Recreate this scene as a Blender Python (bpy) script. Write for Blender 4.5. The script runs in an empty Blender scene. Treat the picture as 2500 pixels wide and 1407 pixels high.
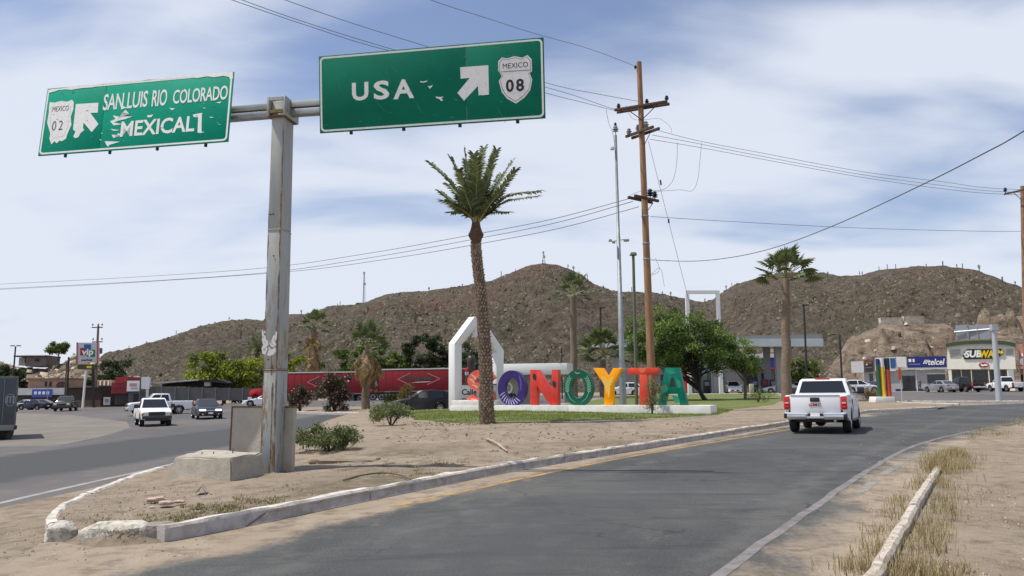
import bpy, bmesh, math, random
import numpy as np
from mathutils import Vector, Matrix, noise
from mathutils.geometry import delaunay_2d_cdt
rnd = random.Random(7); RS = np.random.RandomState(7)
PI = math.pi; rad = math.radians
sc = bpy.context.scene; COL = sc.collection
# ------------------------------------------------------------------ camera, sky, sun
FPX = 1944.0; PITCH = rad(7.29); ROLL = rad(0.5); CAMZ = 1.6
Fv = Vector((0, math.cos(PITCH), math.sin(PITCH))); R0 = Vector((1, 0, 0)); U0 = Vector((0, -math.sin(PITCH), math.cos(PITCH)))
Rv = R0*math.cos(ROLL) - U0*math.sin(ROLL); Uv = U0*math.cos(ROLL) + R0*math.sin(ROLL)
cam_d = bpy.data.cameras.new('camera'); cam = bpy.data.objects.new('camera', cam_d); COL.objects.link(cam)
cam_d.sensor_width = 36; cam_d.lens = 36*FPX/2500; cam_d.clip_end = 8000; cam_d.clip_start = .05
cam.matrix_world = Matrix(((Rv.x, Uv.x, -Fv.x, 0), (Rv.y, Uv.y, -Fv.y, 0), (Rv.z, Uv.z, -Fv.z, CAMZ), (0, 0, 0, 1)))
sc.camera = cam
SUN = Vector((-.47, -.04, 1)).normalized()
sun_el = math.asin(SUN.z); sun_az = math.atan2(SUN.x, SUN.y)
sl = bpy.data.lights.new('sun', 'SUN'); sl.energy = 4.9; sl.angle = rad(.5); sl.color = (1, .95, .88)
so = bpy.data.objects.new('sun', sl); COL.objects.link(so); so.rotation_euler = (-SUN).to_track_quat('-Z', 'Y').to_euler()
so.location = (0, 0, 60)
sc.view_settings.view_transform = 'Standard'; sc.view_settings.look = 'None'
sc.view_settings.gamma = 1; sc.view_settings.exposure = -0.03; sc.view_settings.use_curve_mapping = False
w = bpy.data.worlds.new('World'); sc.world = w; w.use_nodes = True
nt = w.node_tree; nt.nodes.clear(); N = nt.nodes.new; LK = nt.links.new
def wm(op, a, b=None, c=None):
    n = N('ShaderNodeMath'); n.operation = op
    for i, v in enumerate((a, b, c)):
        if v is None: continue
        if isinstance(v, (int, float)): n.inputs[i].default_value = v
        else: LK(v, n.inputs[i])
    return n.outputs[0]
out = N('ShaderNodeOutputWorld'); bg = N('ShaderNodeBackground'); LK(bg.outputs[0], out.inputs[0])
sky = N('ShaderNodeTexSky'); sky.sky_type = 'NISHITA'; sky.sun_disc = False
sky.sun_elevation = sun_el; sky.sun_rotation = sun_az; sky.air_density = 1.0; sky.dust_density = 1.2; sky.ozone_density = 1.5
bg.inputs[1].default_value = .1
tc = N('ShaderNodeTexCoord'); sep = N('ShaderNodeSeparateXYZ'); LK(tc.outputs['Generated'], sep.inputs[0])
zz = wm('ADD', wm('MAXIMUM', sep.outputs[2], 0.0), .22)
cx = wm('DIVIDE', sep.outputs[0], zz); cy = wm('DIVIDE', sep.outputs[1], zz)
cmb = N('ShaderNodeCombineXYZ'); LK(cx, cmb.inputs[0]); LK(cy, cmb.inputs[1])
mp = N('ShaderNodeMapping'); LK(cmb.outputs[0], mp.inputs[0]); mp.inputs['Rotation'].default_value = (0, 0, rad(-38)); mp.inputs['Scale'].default_value = (1.0, 2.0, 1); mp.inputs['Location'].default_value = (3.1, 1.7, 0)
n1 = N('ShaderNodeTexNoise'); LK(mp.outputs[0], n1.inputs[0]); n1.inputs['Scale'].default_value = .85; n1.inputs['Detail'].default_value = 3; n1.inputs['Roughness'].default_value = .42; n1.inputs['Distortion'].default_value = .5
n2 = N('ShaderNodeTexNoise'); LK(mp.outputs[0], n2.inputs[0]); n2.inputs['Scale'].default_value = 3.2; n2.inputs['Detail'].default_value = 6; n2.inputs['Roughness'].default_value = .55; n2.inputs['Distortion'].default_value = .5
cl = wm('ADD', wm('SUBTRACT', wm('MULTIPLY', n1.outputs[0], 1.5), .34), wm('MULTIPLY', n2.outputs[0], .26))
# thin high cloud thickens towards the horizon
hz = wm('SUBTRACT', 1.0, wm('MINIMUM', wm('MULTIPLY', wm('MAXIMUM', sep.outputs[2], 0.0), 2.0), 1.0))
cl2 = wm('ADD', cl, wm('MULTIPLY', hz, .60))
ramp = N('ShaderNodeMapRange'); ramp.interpolation_type = 'SMOOTHSTEP'; LK(cl2, ramp.inputs[0])
ramp.inputs[1].default_value = .48; ramp.inputs[2].default_value = .88; ramp.inputs[3].default_value = 0.06; ramp.inputs[4].default_value = .93
mx = N('ShaderNodeMix'); mx.data_type = 'RGBA'; LK(ramp.outputs[0], mx.inputs[0])
tint = N('ShaderNodeMix'); tint.data_type = 'RGBA'; tint.blend_type = 'MULTIPLY'; tint.inputs[0].default_value = 1; LK(sky.outputs[0], tint.inputs[6]); tint.inputs[7].default_value = (1.35, 1.32, 1.42, 1)
LK(tint.outputs[2], mx.inputs[6]); mx.inputs[7].default_value = (7.9, 8.4, 9.5, 1)
LK(mx.outputs[2], bg.inputs[0])
# ------------------------------------------------------------------ placing helpers
def ss(a, b, x):
    t = min(1, max(0, (x-a)/(b-a))); return t*t*(3-2*t)
def zg(x, y):
    s = (.020*max(x, -70) if x < 0 else .003*min(x, 60))
    return s*ss(-2, 14, y) + .75*ss(40, 112, y)
def ray(px, py): return Fv + Rv*((px-1250)/FPX) + Uv*((703.5-py)/FPX)
def P(px, py, D):
    d = ray(px, py); t = D/d.y; return Vector((d.x*t, D, CAMZ+d.z*t))
def Pz(px, py, z):
    d = ray(px, py); t = (z-CAMZ)/d.z; return Vector((d.x*t, d.y*t, z))
def med_h(x, y):
    return zg(x, y) + .13 + .16*ss(34, 50, y)*ss(10, -2, x)*ss(70, 56, y)
def G(px, py, h=zg):
    d = ray(px, py); lo, hi = .5, 400.0
    f = lambda t: CAMZ+d.z*t - h(d.x*t, d.y*t)
    # first crossing
    t0 = .5
    for k in range(4000):
        t1 = t0*1.02
        if f(t1) < 0: break
        t0 = t1
        if t0 > 900: break
    lo, hi = t0, t1
    for k in range(30):
        m = (lo+hi)/2
        if f(m) > 0: lo = m
        else: hi = m
    return Vector((d.x*lo, d.y*lo, h(d.x*lo, d.y*lo)))
def W(px, D, h=zg, py=940):
    p = P(px, py, D); return Vector((p.x, D, h(p.x, D)))
# ------------------------------------------------------------------ materials
MATS = {}
def M(name, col, rough=.7, metal=0, col2=None, scale=4, var=.5, bump=0, bscale=40, spec=.5, coat=0, detail=5, lo=.35, hi=.65, stretch=None, coords='Object', emis=None):
    if name in MATS: return MATS[name]
    m = bpy.data.materials.new(name); m.use_nodes = True; t = m.node_tree; b = t.nodes['Principled BSDF']
    b.inputs['Base Color'].default_value = (*col, 1); b.inputs['Roughness'].default_value = rough; b.inputs['Metallic'].default_value = metal
    b.inputs['Specular IOR Level'].default_value = spec; b.inputs['Coat Weight'].default_value = coat; b.inputs['Coat Roughness'].default_value = .05
    if emis: b.inputs['Emission Color'].default_value = (*col, 1); b.inputs['Emission Strength'].default_value = emis
    src = None
    if col2 is not None or bump:
        tcn = t.nodes.new('ShaderNodeTexCoord'); src = tcn.outputs[coords]
        if coords == 'World':
            pass
        if stretch:
            mpn = t.nodes.new('ShaderNodeMapping'); t.links.new(src, mpn.inputs[0]); mpn.inputs['Scale'].default_value = stretch; src = mpn.outputs[0]
    if col2 is not None:
        n = t.nodes.new('ShaderNodeTexNoise'); n.inputs['Scale'].default_value = scale; n.inputs['Detail'].default_value = detail; n.inputs['Roughness'].default_value = .65
        t.links.new(src, n.inputs[0])
        mr = t.nodes.new('ShaderNodeMapRange'); mr.inputs[1].default_value = lo; mr.inputs[2].default_value = hi; t.links.new(n.outputs[0], mr.inputs[0])
        mxn = t.nodes.new('ShaderNodeMix'); mxn.data_type = 'RGBA'; t.links.new(mr.outputs[0], mxn.inputs[0])
        mxn.inputs[6].default_value = (*col, 1); mxn.inputs[7].default_value = (*col2, 1); t.links.new(mxn.outputs[2], b.inputs['Base Color'])
    if bump:
        n = t.nodes.new('ShaderNodeTexNoise'); n.inputs['Scale'].default_value = bscale; n.inputs['Detail'].default_value = 4; t.links.new(src, n.inputs[0])
        bn = t.nodes.new('ShaderNodeBump'); bn.inputs['Strength'].default_value = bump; bn.inputs['Distance'].default_value = .02; t.links.new(n.outputs[0], bn.inputs['Height']); t.links.new(bn.outputs[0], b.inputs['Normal'])
    MATS[name] = m; return m
class NT:
    """small node helper for the ground materials"""
    def __init__(s, name):
        s.m = bpy.data.materials.new(name); s.m.use_nodes = True; s.t = s.m.node_tree; s.b = s.t.nodes['Principled BSDF']; MATS[name] = s.m
        s.pos = s.t.nodes.new('ShaderNodeNewGeometry').outputs['Position']
    def noise(s, scale, detail=5, rough=.6, stretch=None, dist=0, src=None):
        v = src or s.pos
        if stretch:
            mpn = s.t.nodes.new('ShaderNodeMapping'); s.t.links.new(v, mpn.inputs[0]); mpn.inputs['Scale'].default_value = stretch[:3]
            if len(stretch) > 3: mpn.inputs['Rotation'].default_value = (0, 0, stretch[3])
            v = mpn.outputs[0]
        n = s.t.nodes.new('ShaderNodeTexNoise'); n.inputs['Scale'].default_value = scale; n.inputs['Detail'].default_value = detail; n.inputs['Roughness'].default_value = rough; n.inputs['Distortion'].default_value = dist
        s.t.links.new(v, n.inputs[0]); return n.outputs[0]
    def vor(s, scale, feature='F1'):
        n = s.t.nodes.new('ShaderNodeTexVoronoi'); n.feature = feature; n.inputs['Scale'].default_value = scale; s.t.links.new(s.pos, n.inputs[0]); return n.outputs[0]
    def attr(s, name):
        n = s.t.nodes.new('ShaderNodeAttribute'); n.attribute_name = name; return n.outputs['Fac']
    def mr(s, v, a, b, c=0, d=1, smooth=True):
        n = s.t.nodes.new('ShaderNodeMapRange'); n.interpolation_type = 'SMOOTHSTEP' if smooth else 'LINEAR'
        s.t.links.new(v, n.inputs[0])
        for i, x in enumerate((a, b, c, d)): n.inputs[i+1].default_value = x
        return n.outputs[0]
    def math(s, op, a, b):
        n = s.t.nodes.new('ShaderNodeMath'); n.operation = op
        for i, v in enumerate((a, b)):
            if isinstance(v, (int, float)): n.inputs[i].default_value = v
            else: s.t.links.new(v, n.inputs[i])
        return n.outputs[0]
    def mix(s, f, a, b):
        n = s.t.nodes.new('ShaderNodeMix'); n.data_type = 'RGBA'
        if isinstance(f, (int, float)): n.inputs[0].default_value = f
        else: s.t.links.new(f, n.inputs[0])
        for i, v in ((6, a), (7, b)):
            if isinstance(v, tuple): n.inputs[i].default_value = (*v, 1)
            else: s.t.links.new(v, n.inputs[i])
        return n.outputs[2]
    def bump(s, h, strength=.5, dist=.02):
        n = s.t.nodes.new('ShaderNodeBump'); n.inputs['Strength'].default_value = strength; n.inputs['Distance'].default_value = dist
        s.t.links.new(h, n.inputs['Height']); s.t.links.new(n.outputs[0], s.b.inputs['Normal'])
    def color(s, c, rough=.9):
        s.t.links.new(c, s.b.inputs['Base Color']); s.b.inputs['Roughness'].default_value = rough; s.b.inputs['Specular IOR Level'].default_value = .3
        return s.m
SAND = (.265, .21, .148); SAND2 = (.165, .128, .088); SAND3 = (.325, .265, .195)
def sand_nodes(q):
    a = q.mr(q.noise(.55, 6), .35, .68); c = q.mix(a, SAND, SAND3)
    b = q.mr(q.noise(2.6, 6, .7), .45, .7); c = q.mix(b, c, SAND2)
    g = q.mr(q.noise(38, 4, .7), .55, .72); c = q.mix(q.math('MULTIPLY', g, .55), c, (.16, .125, .09))
    g = q.mr(q.noise(27, 3, .7), .62, .72); c = q.mix(q.math('MULTIPLY', g, .6), c, (.5, .45, .39))
    return c
q = NT('sand'); c = sand_nodes(q); dk = q.attr('dark'); c = q.mix(q.math('MULTIPLY', dk, q.mr(q.noise(5, 5, .7), .35, .6, .3, 1)), c, (.125, .105, .062))
fp = q.mr(q.noise(3.4, 5, .75, (1, 1.6, 1), .8), .55, .68); c = q.mix(q.math('MULTIPLY', fp, .55), c, (.15, .115, .085))
q.bump(q.math('ADD', q.noise(9, 6, .7), q.math('MULTIPLY', q.noise(45, 4, .7), .5)), .9, .05); q.color(c, .95)
q = NT('asphalt')
a = q.mr(q.noise(.35, 5, .6, (1, .25, 1, -.5)), .35, .65); c = q.mix(a, (.036, .039, .039), (.070, .072, .067))
a = q.mr(q.noise(1.6, 6, .7), .5, .75); c = q.mix(q.math('MULTIPLY', a, .6), c, (.125, .118, .105))
a = q.mr(q.noise(60, 3, .7), .4, .7); c = q.mix(q.math('MULTIPLY', a, .45), c, (.16, .155, .145))
a = q.mr(q.noise(.9, 6, .75, (.35, 1.6, 1, -.62), .8), .52, .66); c = q.mix(q.math('MULTIPLY', a, .6), c, (.034, .035, .036)); a = q.mr(q.noise(.22, 5, .7, (.3, 1.2, 1, -.55), .8), .54, .68); c = q.mix(q.math('MULTIPLY', a, .5), c, (.125, .118, .102))
tr_ = q.mr(q.math('ABSOLUTE', q.math('SUBTRACT', q.attr('across'), 2.3), 0), .0, 1.5, .55, 0); c = q.mix(q.math('MULTIPLY', tr_, q.mr(q.noise(.7, 5, .6, (.4, 2, 1, -.6)), .3, .7, .4, 1)), c, (.052, .055, .058))
for off in (.9, 4.6): tr_ = q.mr(q.math('ABSOLUTE', q.math('SUBTRACT', q.attr('across'), off), 0), .0, .35, .4, 0); c = q.mix(q.math('MULTIPLY', tr_, q.mr(q.noise(1.5, 5, .6), .35, .65)), c, (.14, .135, .125))
vn = q.t.nodes.new('ShaderNodeTexVoronoi'); vn.feature = 'DISTANCE_TO_EDGE'; vn.inputs['Scale'].default_value = .42
wn = q.t.nodes.new('ShaderNodeVectorMath'); wn.operation = 'ADD'; nn2 = q.t.nodes.new('ShaderNodeTexNoise'); nn2.inputs['Scale'].default_value = 1.4; nn2.inputs['Detail'].default_value = 5; q.t.links.new(q.pos, nn2.inputs[0]); q.t.links.new(q.pos, wn.inputs[0]); q.t.links.new(nn2.outputs[1], wn.inputs[1]); q.t.links.new(wn.outputs[0], vn.inputs[0])
ck = q.mr(vn.outputs[0], .0, .012, 1, 0); c = q.mix(q.math('MULTIPLY', ck, q.mr(q.noise(.3, 4), .45, .6, 0, .7)), c, (.022, .022, .022))
du = q.attr('dust'); nn = q.math('ADD', q.math('MULTIPLY', q.noise(1.1, 6, .65, (1, .5, 1, -.7)), 1.0), q.math('MULTIPLY', q.noise(14, 4, .7), .35))
f = q.mr(q.math('ADD', du, q.math('MULTIPLY', q.math('SUBTRACT', nn, .68), 1.5)), .32, .95)
c = q.mix(f, c, sand_nodes(q))
q.bump(q.noise(70, 4, .7), .5, .012); q.color(c, .88)
q = NT('old_asphalt')
a = q.mr(q.noise(.12, 5, .6, (1, .35, 1, .3)), .38, .62); c = q.mix(a, (.082, .079, .077), (.118, .109, .102))
a = q.mr(q.noise(1.3, 6, .7), .5, .75); c = q.mix(q.math('MULTIPLY', a, .5), c, (.21, .185, .16))
du = q.attr('dust'); f = q.mr(q.math('ADD', du, q.math('MULTIPLY', q.math('SUBTRACT', q.noise(.6, 6, .65), .5), 1.3)), .3, .95); c = q.mix(f, c, sand_nodes(q))
dk = q.attr('dark'); f = q.mr(q.math('ADD', dk, q.math('MULTIPLY', q.math('SUBTRACT', q.noise(.7, 5, .6, (.6, 2, 1, .2)), .5), 1.0)), .3, .8); c = q.mix(f, c, (.056, .058, .059))
q.bump(q.noise(50, 4, .7), .4, .012); q.color(c, .88)
q = NT('concrete_slab'); a = q.mr(q.noise(.35, 5, .6), .35, .65); c = q.mix(a, (.19, .17, .14), (.15, .135, .115)); a = q.mr(q.noise(3, 5, .7), .5, .7); c = q.mix(q.math('MULTIPLY', a, .5), c, (.14, .12, .1)); q.color(c)
q = NT('lawn_soil'); a = q.mr(q.noise(.5, 5, .65, (1, 2, 1)), .4, .62); c = q.mix(a, (.115, .16, .035), (.18, .185, .065)); a = q.mr(q.noise(7, 5, .7), .45, .7); c = q.mix(a, c, (.08, .105, .03))
a = q.mr(q.noise(.25, 4, .6), .56, .72); c = q.mix(a, c, (.22, .19, .1)); q.bump(q.noise(30, 4, .7), 1, .05); q.color(c, .95)
q = NT('hill_soil'); a = q.mr(q.noise(.022, 5, .6), .38, .62); c = q.mix(a, (.135, .103, .072), (.103, .09, .055))
a = q.mr(q.noise(.22, 6, .75), .42, .62); c = q.mix(a, c, (.20, .165, .125)); a = q.mr(q.noise(.5, 5, .75), .5, .66); c = q.mix(a, c, (.055, .047, .034))
a = q.mr(q.noise(.34, 5, .8), .60, .70); c = q.mix(a, c, (.30, .25, .19))
a = q.mr(q.attr('rock'), .1, .9); r = q.mix(q.mr(q.noise(.3, 6, .75), .4, .6), (.13, .078, .058), (.20, .13, .098)); c = q.mix(a, c, r)
q.bump(q.math('ADD', q.noise(.35, 6, .8), q.math('MULTIPLY', q.noise(1.4, 4, .8), .4)), 1.0, 2.2); q.color(c, .95)
q = NT('cut_rock'); sm = q.t.nodes.new('ShaderNodeMapping'); q.t.links.new(q.pos, sm.inputs[0]); sm.inputs['Rotation'].default_value = (0, rad(-24), rad(15)); sm.inputs['Scale'].default_value = (.5, .8, 2.6); sv = sm.outputs[0]
a = q.mr(q.noise(.16, 7, .7, None, .6, sv), .38, .62); c = q.mix(a, (.56, .45, .335), (.36, .27, .195)); a = q.mr(q.noise(.42, 7, .8, None, 1.0, sv), .52, .66); c = q.mix(a, c, (.10, .072, .052))
a = q.mr(q.noise(.33, 6, .8), .60, .70); c = q.mix(a, c, (.50, .42, .32)); a = q.mr(q.noise(.09, 4, .6), .55, .7); c = q.mix(a, c, (.12, .11, .065))
q.bump(q.noise(.5, 8, .85, None, 1.0, sv), 1.0, 2.5); q.color(c, .95)
sand = MATS['sand']; asphalt = MATS['asphalt']; old_asphalt = MATS['old_asphalt']
white = M('white_paint', (.78, .77, .73), .45, col2=(.66, .64, .58), scale=2, bump=.05)
bright_white = M('bright_white_paint', (.8, .8, .78), .4)
dark_metal = M('dark_metal', (.03, .028, .026), .6, .2)
galv = M('galvanised_steel', (.36, .38, .38), .5, .55, col2=(.26, .285, .29), scale=3, bump=.1)
conc = M('concrete', (.40, .36, .295), .9, col2=(.29, .26, .21), scale=3, bump=.5, bscale=25)
rubber = M('rubber', (.018, .018, .018), .8)
glass = M('tinted_glass', (.012, .014, .016), .06, spec=.8)
chrome = M('chrome', (.62, .62, .62), .18, .9)
alloy = M('alloy', (.45, .45, .46), .3, .8)
black_pl = M('black_plastic', (.022, .022, .022), .5)
red_lens = M('red_lens', (.55, .012, .01), .15, coat=.5)
clear_lens = M('clear_lens', (.7, .7, .66), .1, .2, coat=1)
# ------------------------------------------------------------------ mesh helpers
def tag(o, label=None, cat=None, group=None, kind=None):
    if label: o['label'] = label
    if cat: o['category'] = cat
    if group: o['group'] = group
    if kind: o['kind'] = kind
    return o
def empty(name, loc=(0, 0, 0), rz=0, label=None, cat=None, group=None, kind=None):
    o = bpy.data.objects.new(name, None); COL.objects.link(o); o.location = loc; o.rotation_euler = (0, 0, rz); o.empty_display_size = .2
    return tag(o, label, cat, group, kind)
def link(name, me, parent=None, label=None, cat=None, group=None, kind=None, loc=None, rot=None):
    o = bpy.data.objects.new(name, me); COL.objects.link(o)
    if parent: o.parent = parent
    if loc is not None: o.location = loc
    if rot is not None: o.rotation_euler = rot
    return tag(o, label, cat, group, kind)
def npmesh(name, V, Fc, mats, mi=None, smooth=False):
    """Fc: (n,k) int array with k = 3 or 4"""
    me = bpy.data.meshes.new(name); V = np.asarray(V, dtype=np.float32); Fc = np.asarray(Fc, dtype=np.int32); k = Fc.shape[1]
    me.vertices.add(len(V)); me.vertices.foreach_set('co', V.ravel()); me.loops.add(Fc.size); me.loops.foreach_set('vertex_index', Fc.ravel())
    me.polygons.add(len(Fc)); me.polygons.foreach_set('loop_start', np.arange(0, Fc.size, k, dtype=np.int32)); me.polygons.foreach_set('loop_total', np.full(len(Fc), k, dtype=np.int32))
    for m in (mats if isinstance(mats, (list, tuple)) else [mats]): me.materials.append(m)
    if mi is not None: me.polygons.foreach_set('material_index', np.asarray(mi, dtype=np.int32))
    me.update(calc_edges=True); me.validate()
    if smooth: me.polygons.foreach_set('use_smooth', np.ones(len(me.polygons), dtype=bool))
    return me
class MB:
    def __init__(s): s.v = []; s.f = []; s.m = []; s.cm = 0
    def mat(s, i): s.cm = i; return s
    def add(s, v, f):
        o = len(s.v); s.v += [tuple(x) for x in v]; s.f += [[o+i for i in g] for g in f]; s.m += [s.cm]*len(f); return s
    def box(s, c, d, rz=0, taper=1.0):
        x, y, z = [k/2 for k in d]; vs = []
        for zz, t in ((-z, 1), (z, taper)):
            for (a, b) in ((-x*t, -y*t), (x*t, -y*t), (x*t, y*t), (-x*t, y*t)):
                ca, sa = math.cos(rz), math.sin(rz); vs.append((c[0]+a*ca-b*sa, c[1]+a*sa+b*ca, c[2]+zz))
        return s.add(vs, [(3, 2, 1, 0), (4, 5, 6, 7), (0, 1, 5, 4), (1, 2, 6, 5), (2, 3, 7, 6), (3, 0, 4, 7)])
    def tube(s, pts, r, n=8, cap=True):
        pts = [Vector(p) for p in pts]; rs = r if isinstance(r, (list, tuple)) else [r]*len(pts); vs = []; fs = []; prev = None
        for i, p in enumerate(pts):
            t = (pts[min(i+1, len(pts)-1)]-pts[max(i-1, 0)]).normalized()
            if prev is None: a = t.cross(Vector((0, 0, 1)) if abs(t.z) < .95 else Vector((1, 0, 0))).normalized()
            else: a = (prev - t*prev.dot(t)).normalized()
            prev = a; b = t.cross(a)
            for k in range(n):
                an = 2*PI*k/n; vs.append(p+a*math.cos(an)*rs[i]+b*math.sin(an)*rs[i])
        for i in range(len(pts)-1):
            for k in range(n): fs.append((i*n+k, i*n+(k+1) % n, (i+1)*n+(k+1) % n, (i+1)*n+k))
        if cap: fs.append(tuple(range(n-1, -1, -1))); fs.append(tuple((len(pts)-1)*n+k for k in range(n)))
        return s.add(vs, fs)
    def prism(s, poly, mp, t0, t1):
        """poly: list of (a,b); mp(a,b,t) -> point; closed solid between t0 and t1"""
        n = len(poly); vs = [mp(a, b, t0) for a, b in poly]+[mp(a, b, t1) for a, b in poly]
        fs = [tuple(range(n)), tuple(range(2*n-1, n-1, -1))]+[(i, i+n, (i+1) % n+n, (i+1) % n) for i in range(n)]
        return s.add(vs, fs)
    def lathe(s, prof, c, n=16, axis='z'):
        vs = []; fs = []; m = len(prof)
        for r, h in prof:
            for k in range(n):
                a = 2*PI*k/n; x, y = r*math.cos(a), r*math.sin(a)
                vs.append({'z': (c[0]+x, c[1]+y, c[2]+h), 'y': (c[0]+x, c[1]+h, c[2]+y), 'x': (c[0]+h, c[1]+x, c[2]+y)}[axis])
        for i in range(m-1):
            for k in range(n): fs.append((i*n+k, i*n+(k+1) % n, (i+1)*n+(k+1) % n, (i+1)*n+k))
        return s.add(vs, fs)
    def mesh(s, name, mats, smooth=None, bevel=0, seg=2):
        me = bpy.data.meshes.new(name); me.from_pydata([tuple(v) for v in s.v], [], s.f)
        for m in (mats if isinstance(mats, (list, tuple)) else [mats]): me.materials.append(m)
        me.polygons.foreach_set('material_index', s.m)
        bm = bmesh.new(); bm.from_mesh(me); bmesh.ops.recalc_face_normals(bm, faces=bm.faces)
        if bevel:
            es = [e for e in bm.edges if len(e.link_faces) == 2 and e.calc_face_angle(0) > .5]
            bmesh.ops.bevel(bm, geom=es, offset=bevel, segments=seg, profile=.5, affect='EDGES', clamp_overlap=True)
        bm.to_mesh(me); bm.free()
        if smooth or bevel:
            me.polygons.foreach_set('use_smooth', np.ones(len(me.polygons), dtype=bool)); me.set_sharp_from_angle(angle=rad(smooth or 35))
        me.update(); return me
    def obj(s, name, mats, parent=None, label=None, cat=None, group=None, kind=None, smooth=None, bevel=0, seg=2, loc=None, rot=None):
        return link(name, s.mesh(name, mats, smooth, bevel, seg), parent, label, cat, group, kind, loc, rot)
def catmull(pts, step=None, n=8):
    pts = [Vector(p) for p in pts]; out = []
    for i in range(len(pts)-1):
        p0 = pts[max(i-1, 0)]; p1 = pts[i]; p2 = pts[i+1]; p3 = pts[min(i+2, len(pts)-1)]
        k = max(1, int((p2-p1).length/step)) if step else n
        for j in range(k):
            t = j/k; out.append(.5*((2*p1)+(p2-p0)*t+(2*p0-5*p1+4*p2-p3)*t*t+(3*p1-p0-3*p2+p3)*t**3))
    out.append(pts[-1]); return out
def copy_tree(o, parent=None):
    c = o.copy(); COL.objects.link(c)
    if parent: c.parent = parent
    for ch in o.children: copy_tree(ch, c)
    return c
# ------------------------------------------------------------------ ground
def g2(l, h=zg): return [G(px, py, h).to_2d() for px, py in l]
def w2(l): return [W(px, D).to_2d() for px, D in l]
nose_right = [(120, 1312), (165, 1328), (240, 1337), (400, 1325), (600, 1286), (850, 1233), (1150, 1171), (1400, 1126), (1650, 1085), (1915, 1040), (2120, 1009), (2290, 1000)]
med_right = g2(nose_right)
med_back = w2([(2335, 57), (2200, 62), (2120, 70), (2000, 84), (1905, 99), (1700, 100), (1520, 98), (1420, 75), (1330, 65), (1250, 61), (1100, 58), (1000, 57), (940, 55)])
med_left = g2([(888, 1016), (860, 1020), (795, 1038), (717, 1070), (640, 1093), (560, 1113), (400, 1152), (300, 1185), (200, 1226), (135, 1260), (108, 1295)])
MED = med_right+med_back+med_left
LAWN = w2([(1000, 51), (1012, 42.5), (1100, 38.0), (1190, 36.8), (1300, 36.4), (1400, 37), (1560, 38.6), (1650, 40.5), (1750, 43.5), (1790, 52), (1880, 60), (1915, 72), (1893, 97), (1700, 97.5), (1530, 95), (1424, 73), (1334, 63), (1250, 59), (1100, 56), (1010, 55)])
ISLAND = w2([(735, 64), (850, 58.5), (905, 56.5), (1000, 60), (1010, 66), (950, 73), (840, 77), (700, 78), (690, 70)])
kerb_right = g2([(2085, 1440), (2120, 1407), (2200, 1275), (2280, 1150), (2330, 1098), (2400, 1060), (2500, 1032), (2640, 1012)])
far_kerb = w2([(2205, 63.5), (2300, 62), (2500, 60), (2800, 56)])
edge_tan = g2([(0, 1240), (100, 1217)])
# main curved road
MAIN = [Vector((-2.2, -40)), Vector((-4.6, 2)), Vector((-5.3, 6))] + g2([(60, 1350)]) + med_right + w2([(2335, 57)]) + [v for v in far_kerb] + [Vector((95, 50)), Vector((140, 20)), Vector((110, 12))] + kerb_right[::-1] + [Vector((2.7, 2)), Vector((3.0, -40))]
LEFTROAD = [Vector((-90, 20)), Vector((-40, 16)), Vector((-16, 12.2))] + g2([(0, 1240), (150, 1208), (300, 1176)]) + med_left[::-1][4:] + med_back[::-1] + far_kerb + [Vector((95, 56)), Vector((180, 80)), Vector((180, 104))] + w2([(2600, 106), (2050, 106), (1990, 98), (1900, 99.8), (1480, 103), (1300, 122), (1100, 123), (640, 122), (400, 120), (230, 116), (40, 118), (-400, 122)]) + [Vector((-150, 90))]
PATCH = g2([(-250, 1080), (-40, 1092), (140, 1088), (240, 1068), (318, 1045), (310, 1030), (180, 1014), (40, 1009), (-250, 1012)])
def pip(pts, poly):
    x, y = pts[:, 0], pts[:, 1]; ins = np.zeros(len(pts), bool); n = len(poly)
    for i in range(n):
        x1, y1 = poly[i]; x2, y2 = poly[(i+1) % n]
        if y1 == y2: continue
        cnd = ((y1 > y) != (y2 > y)) & (x < (x2-x1)*(y-y1)/(y2-y1)+x1); ins ^= cnd
    return ins
def dist_poly(pts, poly, closed=True):
    d = np.full(len(pts), 1e9); n = len(poly)
    for i in range(n if closed else n-1):
        a = np.array(poly[i]); b = np.array(poly[(i+1) % n]); ab = b-a; t = np.clip(((pts-a)@ab)/max(ab@ab, 1e-9), 0, 1)
        d = np.minimum(d, np.hypot(*(pts-(a+t[:, None]*ab)).T))
    return d
polys = dict(med=MED, lawn=LAWN, island=ISLAND, main=MAIN, left=LEFTROAD, patch=PATCH)
polys = {k: [Vector((p[0], p[1])) for p in v] for k, v in polys.items()}
pts = []; edges = []
def addpoly(poly):
    o = len(pts); k = 0; idx = []
    for i in range(len(poly)):
        a, b = poly[i], poly[(i+1) % len(poly)]; L = (b-a).length; m = max(1, int(L/(.35 if min(a.length, b.length) < 30 else 1.5 if min(a.length, b.length) < 90 else 6)))
        for j in range(m): idx.append(len(pts)); pts.append(a.lerp(b, j/m))
    for i in range(len(idx)): edges.append((idx[i], idx[(i+1) % len(idx)]))
for v in polys.values(): addpoly(v)
def gridpts(x0, x1, y0, y1, s, skip=None):
    for x in np.arange(x0, x1, s):
        for y in np.arange(y0, y1, s):
            if skip and skip[0] < x < skip[1] and skip[2] < y < skip[3]: continue
            pts.append(Vector((x+rnd.uniform(-.3, .3)*s, y+rnd.uniform(-.3, .3)*s)))
gridpts(-9, 10, 4, 22, .24)
gridpts(-16, 18, 2, 42, .7, (-9, 10, 4, 22))
gridpts(-55, 60, -6, 78, 2.2, (-16, 18, 2, 42))
gridpts(-150, 160, -40, 170, 7, (-55, 60, -6, 78))
gridpts(-500, 500, -120, 600, 45, (-150, 160, -40, 170))
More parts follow.
